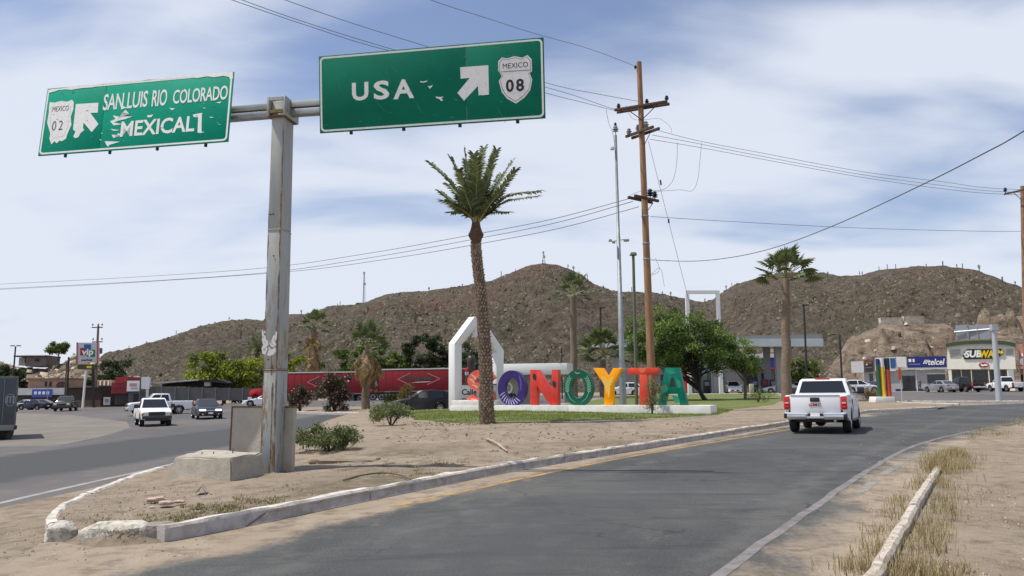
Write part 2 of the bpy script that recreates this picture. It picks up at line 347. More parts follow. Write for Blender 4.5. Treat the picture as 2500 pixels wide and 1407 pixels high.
for x in (-5000, -2000, -900, 0, 900, 2000, 5000):
    for y in (-3000, -900, 900, 2500, 5000): pts.append(Vector((x+y*.01, y+x*.01)))
vo, eo, fo, *_ = delaunay_2d_cdt(pts, edges, [], 0, 1e-4)
V2 = np.array([(v.x, v.y) for v in vo]); T = np.array([f for f in fo if len(f) == 3]); cen = V2[T].mean(1)
ins = {k: pip(cen, v) for k, v in polys.items()}
reg = np.zeros(len(T), int)
reg[ins['main']] = 1; reg[ins['left']] = 2; reg[ins['patch']] = 3; reg[ins['island']] = 5; reg[ins['med']] = 4; reg[ins['lawn']] = 6
ZG = np.array([zg(x, y) for x, y in V2]); ZM = np.array([med_h(x, y) for x, y in V2])
dmed = dist_poly(V2, polys['med']); ZM = np.where((V2[:, 1] < 10.4) & (V2[:, 0] < -2.2), ZG+(ZM-ZG)*np.clip(dmed/.3, 0, 1), ZM); dmain = dist_poly(V2, polys['main']); disl = dist_poly(V2, polys['island']); dleft = dist_poly(V2, polys['left'])
nz = np.array([noise.fractal(Vector((x*.9, y*.9, 0)), 1.0, 2.0, 4) for x, y in V2]); nz2 = np.array([noise.fractal(Vector((x*.25, y*.25, 5)), 1.0, 2.0, 3) for x, y in V2])
nz3 = np.array([noise.noise(Vector((x*3.1, y*3.1, 9))) for x, y in V2])
def region(name, ids, z, mat, kind, extra=None):
    sel = np.isin(reg, ids); t = T[sel]; u, inv = np.unique(t, return_inverse=True); tri = inv.reshape(-1, 3)
    a = V2[u]; v = np.column_stack([a, z[u]])
    e1 = v[tri[:, 1]]-v[tri[:, 0]]; e2 = v[tri[:, 2]]-v[tri[:, 0]]; up = np.cross(e1, e2)[:, 2] < 0; tri[up] = tri[up][:, ::-1]
    me = npmesh(name, v, tri, mat, smooth=True)
    for k, arr in (extra or {}).items():
        at = me.attributes.new(k, 'FLOAT', 'POINT'); at.data.foreach_set('value', arr[u].astype(np.float32))
    return link(name, me, kind=kind)
def sstep(a, b, x):
    t = np.clip((x-a)/(b-a), 0, 1); return t*t*(3-2*t)
fade = sstep(0, .8, np.minimum(np.minimum(dmed, dmain), np.minimum(dleft, disl)))
near = sstep(60, 25, np.hypot(V2[:, 0], V2[:, 1]))
weed_spots = [(300, 1290, 1.0), (420, 1275, 1.1), (520, 1250, .9), (620, 1235, .9), (760, 1195, .8), (880, 1160, .9), (1000, 1150, 1.0)]
dark = np.zeros(len(V2))
for px, py, r in weed_spots:
    p = G(px, py, med_h); dark = np.maximum(dark, .5*sstep(r*1.3, .1, np.hypot(V2[:, 0]-p.x, V2[:, 1]-p.y)))
p = G(960, 1108, med_h); dark = np.maximum(dark, .9*sstep(1.3, .3, np.hypot((V2[:, 0]-p.x)*.6, V2[:, 1]-p.y)))
band = sstep(.15, .5, dmed)*sstep(2.6, 1.0, dmed)*(V2[:, 0] > -4.5)*sstep(-.15, .35, nz+nz2*.6); band2 = sstep(1.5, 3, dmed)*sstep(9, 5, dmed)*(V2[:, 0] > -3.5)*(V2[:, 1] < 40)*sstep(.1, .5, nz2+nz*.5); dark = np.maximum(dark, np.maximum(.85*band, .45*band2))
region('ground', [0], ZG+fade*near*(.05*nz+.05*nz2+.012*nz3)-.0, sand, 'structure', dict(dark=dark*0))
region('median_ground', [4], ZM-.012+fade*near*(.05*nz+.07*nz2+.016*nz3)+.03*fade*sstep(25, 40, V2[:, 1])*nz2, sand, 'structure', dict(dark=dark))
region('island_ground', [5], ZG+.1+.1*sstep(0, 2.5, disl), sand, 'structure', dict(dark=dark*0+.25))
region('lawn', [6], ZM+.01*nz, MATS['lawn_soil'], 'structure')
# dust on the main road: left of the yellow line and right of the white line, and pure dust at the near left
yel = g2([(960, 1237), (1020, 1225), (1220, 1181), (1500, 1122), (1720, 1084), (1960, 1044), (2100, 1024)])
asph_l = g2([(250, 1440), (430, 1395), (600, 1352), (800, 1296), (1000, 1245), (1220, 1186), (1500, 1124), (1920, 1046), (2330, 1004)])
asph_l = [Vector((-1.6, -40)), Vector((-1.9, 4))]+asph_l[:-1]+w2([(2200, 55), (2345, 57.5), (2500, 60.5), (2800, 57)])
wl = [Vector((.2, -40)), Vector((.6, 3))]+g2([(1745, 1407), (1830, 1345), (1920, 1288), (2020, 1215), (2100, 1160), (2180, 1112), (2260, 1078), (2400, 1047), (2500, 1029), (2640, 1010)])
far = Vector((200, 30))
road_in = pip(V2, [(p.x, p.y) for p in asph_l]+[(110, 50), (110, 14)]+[(p.x, p.y) for p in wl[::-1]])
dl = dist_poly(V2, [(p.x, p.y) for p in asph_l], False); dr = dist_poly(V2, [(p.x, p.y) for p in wl], False)
side_r = dr < dl
dust = np.where(road_in, .32*sstep(1.2, 0, dl)+.12*sstep(1.0, 0, dr), np.where(side_r, .52+.46*sstep(0, 1.0, dr), .38+.62*sstep(0, .5, dl)))
region('road', [1], ZG, asphalt, 'structure', dict(dust=dust, across=dl))
d2 = .25*sstep(30, 14, V2[:, 1])*0 + .75*sstep(2.5, 0, np.abs(dleft))*(V2[:, 0] < -2)*sstep(20, 60, V2[:, 1])*0
dk = np.zeros(len(V2)); lane = g2([(-300, 1180), (100, 1130), (500, 1070), (760, 1035), (870, 1012)]); dk = sstep(4.5, 2.0, dist_poly(V2, [(p.x, p.y) for p in lane], False))
region('side_road', [2], ZG, old_asphalt, 'structure', dict(dust=d2, dark=dk))
region('concrete_apron', [3], ZG, MATS['concrete_slab'], 'structure')
# painted lines
def ribbon(name, path, wd, mat, dz=.003, h=zg, step=.5, smooth=12):
    c = catmull([Vector((p[0], p[1], 0)) for p in path], step); vs = []; fs = []
    for _ in range(smooth): c = [c[0]]+[(c[i-1]+c[i]*2+c[i+1])/4 for i in range(1, len(c)-1)]+[c[-1]]
    for i, p in enumerate(c):
        t = (c[min(i+1, len(c)-1)]-c[max(i-1, 0)]).normalized(); nrm = Vector((-t.y, t.x, 0)); jl = rnd.uniform(-.02, .02)
        for s in (-.5, .5):
            a = p+nrm*(s*wd+jl); vs.append((a.x, a.y, h(a.x, a.y)+dz))
    for i in range(len(c)-1): fs.append((2*i, 2*i+2, 2*i+3, 2*i+1))
    return link(name, npmesh(name, vs, fs, mat), kind='structure')
def worn(name, col, under, a=.45, b=.6, sc=3):
    q = NT(name); f = q.mr(q.math('ADD', q.math('MULTIPLY', q.noise(sc, 6, .75), .7), q.math('MULTIPLY', q.noise(30, 3, .7), .3)), a, b); c = q.mix(f, col, under); return q.color(c, .8)
yl = worn('yellow_paint', (.42, .24, .06), (.16, .125, .085), .42, .60)
wlp = worn('old_white_paint', (.21, .195, .185), (.10, .095, .09), .40, .66)
wl2 = worn('white_line_paint', (.33, .31, .30), (.16, .145, .13), .42, .68)
ribbon('yellow_line', yel, .13, yl)
ribbon('edge_line', [wl[2]+(wl[2]-wl[3])*2.2]+wl[2:], .12, wlp, smooth=40)
ribbon('edge_line', g2([(-300, 1298), (0, 1228), (150, 1194), (300, 1161), (400, 1139), (520, 1112)]), .16, wl2)
wl3 = worn('faint_line_paint', (.26, .24, .20), (.15, .135, .11), .42, .6)
pts2 = g2([(2010, 1268), (2085, 1212), (2150, 1164), (2205, 1128), (2262, 1099)])
for i in range(1, 4): ribbon('shoulder_dash', [pts2[i].lerp(pts2[i+1], .1), pts2[i].lerp(pts2[i+1], .8)], .15, wl3)
# kerbs
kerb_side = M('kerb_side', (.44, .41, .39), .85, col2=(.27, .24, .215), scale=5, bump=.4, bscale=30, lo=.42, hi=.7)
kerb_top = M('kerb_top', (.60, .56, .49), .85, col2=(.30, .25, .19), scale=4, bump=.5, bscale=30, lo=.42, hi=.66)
def kerb(path, label=None, hgt=.17, wd=.17, seglen=3.0, h=zg, side=1, jag=.012, base=-.15, first=0, step=.3, topmat=kerb_top):
    root = empty('kerb', kind='structure')
    if label: root['label'] = label
    c = catmull([Vector((p[0], p[1], 0)) for p in path], step); per = max(2, int(seglen/step)); i = 0
    while i < len(c)-1:
        j = min(len(c)-1, i+per+rnd.randint(-1, 1)); b = MB(); ring = []
        off = rnd.uniform(-.008, .008)
        for k in range(i, j+1):
            t = (c[min(k+1, len(c)-1)]-c[max(k-1, 0)]).normalized(); nrm = Vector((-t.y, t.x, 0))*side; p = c[k].copy()
            if k == i: p += t*.012
            if k == j: p -= t*.012
            z0 = h(p.x, p.y); jj = [noise.noise(Vector((p.x*4, p.y*4, q*7.3)))*jag*2 for q in range(4)]
            pr = [(0, base), (.01, hgt-.03+off), (.035, hgt+jj[0]+off), (wd-.03, hgt+jj[1]+off), (wd, hgt-.03+off), (wd, base)]
            ring.append([(p.x+nrm.x*(a+jj[2]), p.y+nrm.y*(a+jj[2]), z0+zz) for a, zz in pr])
        vs = [v for r in ring for v in r]; n = 6; b.v = vs
        for k in range(len(ring)-1):
            for m in range(n-1):
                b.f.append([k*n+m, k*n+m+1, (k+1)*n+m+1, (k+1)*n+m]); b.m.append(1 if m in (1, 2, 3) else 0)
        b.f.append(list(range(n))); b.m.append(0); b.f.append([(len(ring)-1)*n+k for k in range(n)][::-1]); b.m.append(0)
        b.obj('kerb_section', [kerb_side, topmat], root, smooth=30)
        i = j
    return root
kerb(g2(nose_right[3:]), side=1, hgt=.17, jag=.016)
kerb(med_left[1:-2], side=1, hgt=.15)
kerb(med_left[-3:]+g2([(118, 1308), (134, 1318)]), side=1, hgt=.14, jag=.012, step=.12, seglen=1.6, wd=.15)
kerb(w2([(2340, 57.2), (2270, 59), (2200, 62.2), (2120, 70.2)]), side=1)
kerb(far_kerb, side=1, hgt=.2)
kerb(w2([(1900, 99.5), (1700, 100.4), (1520, 98.4), (1420, 75.4), (1330, 65.4), (1250, 61.4), (1100, 58.4), (1000, 57.2)]), side=1, hgt=.15)
kerb(w2([(690, 70), (735, 64), (850, 58.5), (905, 56.5), (1000, 60)]), side=1, hgt=.2)
kerb(kerb_right[0:4], side=-1, hgt=.10, wd=.13, seglen=2.0, jag=.009, step=.2, base=-.2, topmat=M('dirty_kerb_top', (.52, .47, .39), .9, col2=(.28, .225, .165), scale=7, bump=.6, bscale=25, lo=.4, hi=.7))
# broken nose stones
def boulder(name, c, size, mat, seed, parent=None, sub=3, rough=.25, rz=0, **kw):
    bm = bmesh.new(); bmesh.ops.create_icosphere(bm, subdivisions=sub, radius=1)
    for v in bm.verts:
        n = noise.fractal(v.co*1.3+Vector((seed*3.7, 0, 0)), 1, 2, 4); q = v.co.copy()
        for a in range(3): q[a] = math.copysign(abs(q[a])**.75, q[a])
        v.co = q*(1+rough*n); v.co = Vector((v.co.x*size[0], v.co.y*size[1], v.co.z*size[2]))
    me = bpy.data.meshes.new(name); bm.to_mesh(me); bm.free(); me.materials.append(mat)
    me.polygons.foreach_set('use_smooth', np.ones(len(me.polygons), dtype=bool)); me.set_sharp_from_angle(angle=rad(28))
    return link(name, me, parent, loc=c, rot=(0, 0, rz), **kw)
chunk = M('lime_washed_rubble', (.52, .49, .42), .95, col2=(.27, .24, .18), scale=9, bump=.9, bscale=30, lo=.45, hi=.62)
p = G(285, 1325); boulder('kerb_rubble', (p.x-.05, p.y+.14, p.z+.06), (.44, .14, .15), chunk, 1, rz=.02, label='long broken whitewashed kerb lump at the tip of the median', cat='rubble')
p = G(136, 1322); boulder('kerb_rubble', (p.x+.01, p.y+.09, p.z+.05), (.17, .13, .15), chunk, 2, rz=.35, label='short whitewashed kerb lump at the corner of the median tip', cat='rubble')
p = G(375, 1322); boulder('kerb_rubble', (p.x, p.y+.10, p.z+.07), (.20, .12, .12), M('grey_rubble', (.30, .26, .23), .95, col2=(.18, .15, .13), scale=8, bump=.8), 5, rz=.1, label='dark grey kerb lump joining the whitewashed lump to the near kerb', cat='rubble')
# ------------------------------------------------------------------ hills
RIDGE = [(-900, 958), (150, 958), (235, 895), (270, 872), (300, 860), (400, 826), (500, 795), (560, 783), (600, 780), (640, 783), (700, 767), (760, 765), (800, 750), (850, 744), (900, 734), (940, 718), (1000, 711), (1060, 706), (1130, 695), (1200, 686), (1250, 667), (1290, 653), (1330, 645), (1370, 651), (1420, 672), (1450, 694), (1500, 712), (1560, 716), (1620, 718), (1670, 728), (1715, 739), (1740, 730), (1765, 713), (1800, 691), (1850, 680), (1900, 668), (1980, 666), (2050, 673), (2100, 671), (2150, 660), (2230, 650), (2300, 646), (2380, 656), (2440, 680), (2500, 706), (2700, 770), (3000, 830), (3400, 930)]
rpx = np.array([a for a, _ in RIDGE]); rpy = np.array([b for _, b in RIDGE])
def heightfield(name, px0, px1, nc, nr, D0, D1, topf, mat, amp, prof=lambda s: s, drop=True, back=60, rockf=None, nscale=.03, strata=0):
    V = []; rockv = []
    cols = np.linspace(px0, px1, nc)
    for px in cols:
        d0, d1 = D0(px), D1(px); top = P(px, topf(px), d1)
        b = P(px, 940, d0)
        for r in range(nr):
            s = r/(nr-5)
            if s <= 1: D = d0+(d1-d0)*s; x = b.x/d0*D*(1-s)+top.x/d1*D*s; zb = zg(x, D)-.3; z = zb+(top.z-zb)*prof(s)
            else: k = r-(nr-5); D = d1+back*k; x = top.x/d1*D; z = top.z-back*.35*k*ss(0, 2, k)-.5*k
            e = min(1, s*8)*(1 if s < .8 else max(.18, 1-(s-.8)*4.1)) if s <= 1 else .3
            h = noise.fractal(Vector((x*nscale*1.3, D*nscale*.5, 0)), 1.0, 2.1, 5)*1.1+(.55-2.2*abs(noise.noise(Vector((x*nscale*.9+D*.004, D*nscale*.22, 8)))))*.9
            f = noise.fractal(Vector((x*.22, D*.22, 3)), 1.0, 2.0, 4); z += e*(amp*.8*h*.5+f*amp*.22)
            if strata: z += e*strata*(noise.turbulence(Vector((x*.16+z*.12, D*.1, z*.28)), 5, False)-.75)
            V.append((x, D, z)); rockv.append(rockf(px, s) if rockf else 0)
    V = np.array(V); i = np.arange(nc-1)[:, None]*nr+np.arange(nr-1)[None, :]; i = i.ravel(); Fq = np.column_stack([i, i+nr, i+nr+1, i+1])
    me = npmesh(name, V, Fq, mat, smooth=True); at = me.attributes.new('rock', 'FLOAT', 'POINT'); at.data.foreach_set('value', np.array(rockv, dtype=np.float32))
    return link(name, me, kind='structure'), V.reshape(nc, nr, 3)
def rockf(px, s):
    v = ss(.72, 1.0, s)*(.8*math.exp(-((px-1330)/190)**2)+.6*math.exp(-((px-2280)/170)**2)+.4*math.exp(-((px-1860)/80)**2))
    v += .7*math.exp(-((px-1150)/260)**2)*math.exp(-((s-.78)/.12)**2); return v+.5*(noise.noise(Vector((px*.012, s*3, 0))))*ss(.3, .7, s)
hill, HV = heightfield('hill', -900, 3300, 620, 120, lambda px: 172+(20 if px < 1800 else 0), lambda px: 400+40*math.sin(px*.004)-60*ss(1700, 2100, px), lambda px: float(np.interp(px, rpx, rpy))+1.5*noise.noise(Vector((px*.06, 1, 1))), MATS['hill_soil'], 10, rockf=rockf)
# scrub on the hill: low bushes and rocks
def octas(C, S, mats, mi, name, squash=.8, smooth=False):
    """jittered rounded lumps, six quads each"""
    n = len(C); base = np.array([(x, y, z) for z in (-1, 1) for x, y in ((-1, -1), (1, -1), (1, 1), (-1, 1))], float)*.62; base[4:, :2] *= .62
    an = RS.uniform(0, 2*PI, n); ca, sa = np.cos(an), np.sin(an); B = base[None]*RS.uniform(.6, 1.4, (n, 8, 1))+RS.normal(0, .1, (n, 8, 3))
    st = RS.uniform(.7, 1.4, n)[:, None]; X = (B[..., 0]*st)*ca[:, None]-B[..., 1]*sa[:, None]; Y = (B[..., 0]*st)*sa[:, None]+B[..., 1]*ca[:, None]
    V = np.stack([X, Y, B[..., 2]*squash], -1)*S[:, None, None]+C[:, None, :]
    F = np.array([(0, 1, 5, 4), (1, 2, 6, 5), (2, 3, 7, 6), (3, 0, 4, 7), (4, 5, 6, 7)])[None]+(np.arange(n)*8)[:, None, None]
    return npmesh(name, V.reshape(-1, 3), F.reshape(-1, 4), mats, np.repeat(mi, 5), smooth=smooth)
scrub_m = [M('scrub_olive', (.082, .074, .043), .95), M('scrub_pale', (.14, .12, .075), .95), M('scrub_dark', (.048, .041, .026), .95), M('hill_stone', (.19, .14, .10), .95)]
nC, nR = HV.shape[:2]
def on_hill(n, smin, smax):
    ci = RS.uniform(0, nC-1.01, n); ri = RS.uniform(smin*(nR-5), smax*(nR-5), n); a = ci.astype(int); b = ri.astype(int); fa = (ci-a)[:, None]; fb = (ri-b)[:, None]
    return HV[a, b]*(1-fa)*(1-fb)+HV[a+1, b]*fa*(1-fb)+HV[a, b+1]*(1-fa)*fb+HV[a+1, b+1]*fa*fb
C = on_hill(70000, .02, .995); C = C[C[:, 2] > 1.5]; dn_ = np.array([noise.fractal(Vector((x*.018, y*.012, 2)), 1, 2, 4) for x, y, z in C]); C = C[RS.rand(len(C)) < np.clip(.62+dn_*1.3, .12, 1)]; S = RS.uniform(.0, 1.0, len(C))**2*.85+.2
mi = RS.choice(4, len(C), p=[.36, .16, .34, .14]); S[mi == 3] *= .8
link('scrub', octas(C, S*.9, scrub_m, mi, 'scrub', .8, True), label='low desert scrub and stones all over the brown hills', kind='stuff')
# saguaro cacti on the slopes and along the crest
b = MB()
def saguaro(p, h):
    h *= rnd.uniform(.45, .8); b.tube([p+Vector((0, 0, -.5)), p+Vector((0, 0, h*.9)), p+Vector((0, 0, h))], [h*.045+.04, h*.05+.05, .04], 5)
    for s in rnd.sample((-1, 1), rnd.choice((0, 1, 2))):
        z = h*rnd.uniform(.35, .6); b.tube([p+Vector((0, 0, z)), p+Vector((s*h*.13, 0, z)), p+Vector((s*h*.15, 0, h*.85))], h*.03+.03, 4)
CC = on_hill(170, .35, .97)
for c in CC:
    if c[2] > 6: saguaro(Vector(c), rnd.uniform(2.2, 4.2))
for px in [1052, 1133, 1168, 1388, 1401, 1440, 1521, 1545, 1581, 1640, 1776, 1790, 2103, 2112, 2150, 2172, 2192, 2268, 2338, 2352, 2395, 2483, 560, 432, 318, 290, 262, 742, 835, 2305, 1230]:
    ci = int((px+900)/4200*(nC-1)); saguaro(Vector(HV[ci, nR-6]), rnd.uniform(2.6, 5.0))
b.obj('saguaro_cacti', M('cactus_green', (.09, .10, .06), .9), label='saguaro cacti dotted over the hill slopes and crest', kind='stuff')
# right-hand cut rock face and left knoll
CT = [(1930, 952), (1985, 944), (2010, 905), (2035, 872), (2060, 836), (2090, 812), (2130, 794), (2165, 782), (2240, 778), (2300, 788), (2340, 796), (2400, 780), (2440, 772), (2500, 774), (2700, 800), (3000, 840)]
cpx = [a for a, _ in CT]; cpy = [b_ for _, b_ in CT]
rc, RV = heightfield('rock_cutting', 1930, 3000, 340, 80, lambda px: 134+6*math.sin(px*.01), lambda px: 178, lambda px: float(np.interp(px, cpx, cpy))+4*noise.noise(Vector((px*.05, 2, 1))), MATS['cut_rock'], 7, prof=lambda s: .8*s**.55+.2*s, nscale=.08, strata=5, back=8)
nc_, nr_ = RV.shape[:2]; ci = RS.randint(0, nc_-1, 1500); ri = RS.randint(2, nr_-5, 1500); Cb = RV[ci, ri]+RS.normal(size=(1500, 3))*.3; Sb = RS.uniform(0, 1, 1500)**5*.8+.15
link('fallen_rocks', octas(Cb, Sb*.9, [M('rock_pale', (.46, .38, .29), .95), M('rock_tan', (.36, .28, .21), .95), M('rock_dark', (.16, .12, .09), .95), scrub_m[0]], RS.choice(4, 1500, p=[.3, .35, .2, .15]), 'fallen_rocks', .6), label='loose rocks and ledges over the pale rock cutting', kind='stuff')
KT = [(-600, 880), (-200, 872), (0, 882), (40, 892), (112, 894), (150, 886), (175, 872), (215, 868), (250, 884), (285, 900), (330, 925), (360, 945), (400, 958)]
kpx = [a for a, _ in KT]; kpy = [b_ for _, b_ in KT]
kn, KV = heightfield('rocky_knoll', -600, 400, 220, 60, lambda px: 140, lambda px: 168, lambda px: float(np.interp(px, kpx, kpy))+1.5*noise.noise(Vector((px*.05, 7, 1))), MATS['cut_rock'], 2.5, prof=lambda s: s**.7, nscale=.08, strata=2.0, back=8)
kn.data.polygons.foreach_set('use_smooth', np.zeros(len(kn.data.polygons), dtype=bool)); ci = RS.randint(0, 219, 3500); ri = RS.randint(2, 55, 3500); link('knoll_rocks', octas(KV[ci, ri]+RS.normal(size=(3500, 3))*.3, RS.uniform(0, 1, 3500)**4*1.1+.15, [MATS['rock_pale'], MATS['rock_tan'], MATS['rock_dark'], scrub_m[0]], RS.choice(4, 3500, p=[.2, .3, .2, .3]), 'knoll_rocks', .6), label='loose rocks and scrub on the rocky knoll', kind='stuff')
p = P(2190, 776, 181); b = MB().box(p+Vector((-1.5, 0, -1.2)), (5.0, 1.2, 2.4)); b.box(p+Vector((3.6, .2, -1.0)), (4.5, 1.2, 2.5)); 
b.obj('water_tank_wall', M('lime_wall', (.66, .58, .45), .9, col2=(.38, .33, .25), scale=1), label='low pale masonry wall on the shoulder above the rock cutting', cat='wall')
# masts on the ridge
def lattice_mast(px, py0, py1, D, label, wd=1.0):
    b_ = P(px, py0, D); t = P(px, py1, D); root = empty('radio_mast', b_, label=label, cat='mast', group='radio masts on the hill crest'); m = MB(); h = t.z-b_.z
    for a in range(3):
        an = a*2*PI/3; m.tube([(wd/2*math.cos(an), wd/2*math.sin(an), -1), (.25*wd/2*math.cos(an), .25*wd/2*math.sin(an), h)], .11, 4)
    m.obj('mast_leg', M('mast_grey', (.30, .30, .31), .6), root, kind='stuff'); m = MB(); k = int(h/1.2)
    for i in range(k):
        for a in range(3):
            r0 = wd/2*(1-.75*i/k); r1 = wd/2*(1-.75*(i+1)/k); a0, a1 = a*2*PI/3, (a+1)*2*PI/3
            m.tube([(r0*math.cos(a0), r0*math.sin(a0), h*i/k), (r1*math.cos(a1), r1*math.sin(a1), h*(i+1)/k)], .06, 3)
    m.obj('mast_bracing', MATS['mast_grey'], root, kind='stuff')
    m = MB().box((0, 0, h-.6), (.9, .5, 1.1)); m.obj('antenna_panel', M('antenna_white', (.5, .5, .5)), root)
    m = MB().lathe([(.0, -.2), (.6, 0), (.62, .06)], (.4, 0, h*.6), 10, 'y'); m.obj('dish_antenna', MATS['antenna_white'], root)
lattice_mast(1327, 647, 614, 385, 'short radio mast on the highest hilltop', 1.6)
lattice_mast(888, 738, 664, 395, 'tall thin lattice radio mast on the lower ridge', 1.4)
# ------------------------------------------------------------------ foliage helpers
def leaf_mesh(name, C, size, mats, mi, aspect=.5, flat=.0, droop=0):
    n = len(C); a = RS.normal(size=(n, 3)); a[:, 2] = a[:, 2]*(1-flat)-droop; a /= np.linalg.norm(a, axis=1)[:, None]
    r = RS.normal(size=(n, 3)); b_ = np.cross(a, r); b_ /= np.linalg.norm(b_, axis=1)[:, None]
    s = (size*RS.uniform(.6, 1.4, n))[:, None]; a *= s; b_ *= s*aspect
    V = np.stack([C-a, C-b_*.9, C+a, C+b_*.9], 1).reshape(-1, 3); F = (np.arange(n)*4)[:, None]+np.arange(4)[None]
    return npmesh(name, V, F, mats, mi)
def clumpy(n, cen, rad3, k, cs, hollow=.35, zmin=None):
    d = RS.normal(size=(k, 3)); d /= np.linalg.norm(d, axis=1)[:, None]; r = RS.uniform(hollow, 1, k)**.6; cc = d*r[:, None]*np.array(rad3)
    i = RS.randint(0, k, n); c = cc[i]+RS.normal(size=(n, 3))*cs*np.array([1, 1, .7])
    if zmin is not None: c = c[c[:, 2] > zmin-cen[2]]
    return c+np.array(cen), i[:len(c)]
def tree(base, label, crowns, n, leaf, mats, trunk_r=.18, limbs=None, bark=None, cat='tree', group=None, name='tree', aspect=.45, k=45, cs=.35, trunk=None, flat=0):
    root = empty(name, base, label=label, cat=cat, group=group); b_ = MB(); bark = bark or M('bark', (.12, .09, .065), .95, col2=(.07, .055, .04), scale=6)
    top = max(c[0][2] for c in crowns)
    main = trunk or [(0, 0, -.2), (.05, 0, top*.3), (.0, .05, top*.55), (crowns[0][0][0]*.5, crowns[0][0][1]*.5, top*.8)]
    m = catmull(main, None, 4); b_.tube(m, [trunk_r*(1-.75*i/len(m)) for i in range(len(m))], 8)
    st = m[len(m)//3]
    for c, r in crowns:
        for _ in range(4):
            e = Vector(c)+Vector((rnd.uniform(-.7, .7)*r[0], rnd.uniform(-.7, .7)*r[1], rnd.uniform(-.3, .5)*r[2])); s0 = m[rnd.randint(len(m)//3, len(m)*3//4)]
            mid = s0.lerp(e, .5)+Vector((0, 0, -.1*r[2])); b_.tube(catmull([s0, mid, e], None, 3), [trunk_r*.45, trunk_r*.4, trunk_r*.35, trunk_r*.28, trunk_r*.2, trunk_r*.14, trunk_r*.08], 6)
    b_.obj('trunk', bark, root, smooth=60)
    allc = []; mi = []
    tot = sum(r[0]*r[1]*r[2] for _, r in crowns)
    for c, r in crowns:
        kk = max(8, int(k*r[0]*r[1]*r[2]/tot)); nn = int(n*r[0]*r[1]*r[2]/tot); cc, ii = clumpy(nn, c, r, kk, cs)
        tone = RS.choice(len(mats), kk)
        allc.append(cc); t = tone[ii[:len(cc)] % kk].copy(); sw = RS.rand(len(cc)) < .3; t[sw] = RS.choice(len(mats), sw.sum()); mi.append(t)
    C = np.concatenate(allc); mi = np.concatenate(mi)
    link('crown', leaf_mesh('crown', C, leaf, mats, mi, aspect, flat), root, kind='stuff')
    return root
def leafm(name, col, tr=.25):
    m = M(name, col, .65, spec=.25); m.node_tree.nodes['Principled BSDF'].inputs['Subsurface Weight'].default_value = 0
    b_ = m.node_tree.nodes['Principled BSDF']; t = m.node_tree; o = [n for n in t.nodes if n.type == 'OUTPUT_MATERIAL'][0]
    tl = t.nodes.new('ShaderNodeBsdfTranslucent'); tl.inputs[0].default_value = (col[0]*1.3, col[1]*1.3, col[2]*.8, 1); ms = t.nodes.new('ShaderNodeMixShader'); ms.inputs[0].default_value = tr
    t.links.new(b_.outputs[0], ms.inputs[1]); t.links.new(tl.outputs[0], ms.inputs[2]); t.links.new(ms.outputs[0], o.inputs[0]); return m
gm = [leafm('leaf_mid', (.095, .14, .04)), leafm('leaf_bright', (.15, .20, .055)), leafm('leaf_dark', (.035, .06, .018))]
gy = [leafm('leaf_yellow', (.30, .33, .04)), leafm('leaf_lime', (.21, .26, .035)), leafm('leaf_olive', (.08, .11, .02))]
gd = [leafm('leaf_deep', (.04, .06, .025)), leafm('leaf_greygreen', (.07, .09, .045)), leafm('leaf_blackish_green', (.022, .035, .015))]  # last tone is the darkest leaf green, mixed in at random
# ------------------------------------------------------------------ palms
frond_m = [leafm('frond_green', (.15, .18, .085), .2), leafm('frond_dark', (.075, .10, .045), .15), M('frond_rib', (.26, .25, .12), .6), leafm('frond_dry', (.38, .27, .14), .15)]
def date_frond(pts3, ln, parent, dry=False, n=46, vang=.9):
    c = catmull(pts3, None, 10); m = len(c); b_ = MB(); b_.mat(2); b_.tube(c, [max(.008, .05*(1-i/m)) for i in range(m)], 4)
    for k in range(n):
        t = .13+.87*k/n; i = min(m-2, int(t*(m-1))); p = c[i].lerp(c[i+1], t*(m-1)-i); d = (c[i+1]-c[i]).normalized(); side = d.cross(Vector((0, 0, 1)))
        if side.length < .2: side = d.cross(Vector((1, 0, 0)))
        side.normalize(); up = side.cross(d).normalized(); L = ln*(math.sin(min(1, t*1.25+.15)*PI*.86)**.6)*rnd.uniform(.85, 1.1)
        for s in (-1, 1):
            dr = (side*s*1.0*vang+up*.28+d*(.5+.6*t)).normalized(); dr = (dr+Vector((rnd.uniform(-.12, .12), rnd.uniform(-.12, .12), rnd.uniform(-.18, .05)))).normalized(); wdt = d*.042
            b_.mat(3 if dry else (1 if rnd.random() < .4 else 0)); e = p+dr*L+Vector((0, 0, -.26*L)); mid = p+dr*L*.5
            b_.add([p-wdt, mid-wdt*1.1, e, mid+wdt*1.1, p+wdt], [(0, 1, 2, 3, 4)])
    return b_.obj('frond', frond_m, parent)
def fan_frond_mesh(r, pet, n=16, dry=False, seed=0, drp=.35, fold=.5):
    q = random.Random(seed); b_ = MB(); b_.mat(2 if not dry else 3); b_.tube([(0, 0, 0), (pet*.5, 0, .03), (pet, 0, 0)], [.035, .025, .02], 4)
    for k in range(n):
        a = rad((-100+200*k/(n-1)) if not dry else (-125+250*k/(n-1))); a2 = a+rad(6); L = r*(.75+.25*math.cos(a*.7))*q.uniform(.85, 1.08); c0 = Vector((pet, 0, 0))
        d = Vector((math.cos(a), math.sin(a)*(.8 if not dry else fold), 0)); s = Vector((-d.y, d.x, 0))*.075*r*1.5; mid = c0+d*L*.6+Vector((0, 0, -.06*r)); e = c0+d*L+Vector((0, 0, -drp*r*(.6+.6*q.random())))
        b_.mat(3 if dry else q.choice((0, 0, 0, 1))); b_.add([c0, mid-s+Vector((0, 0, .02)), mid+Vector((0, 0, -.03)), mid+s+Vector((0, 0, .02)), e], [(0, 1, 2), (0, 2, 3), (1, 4, 2), (2, 4, 3)])
    return b_.mesh('frond', frond_m)
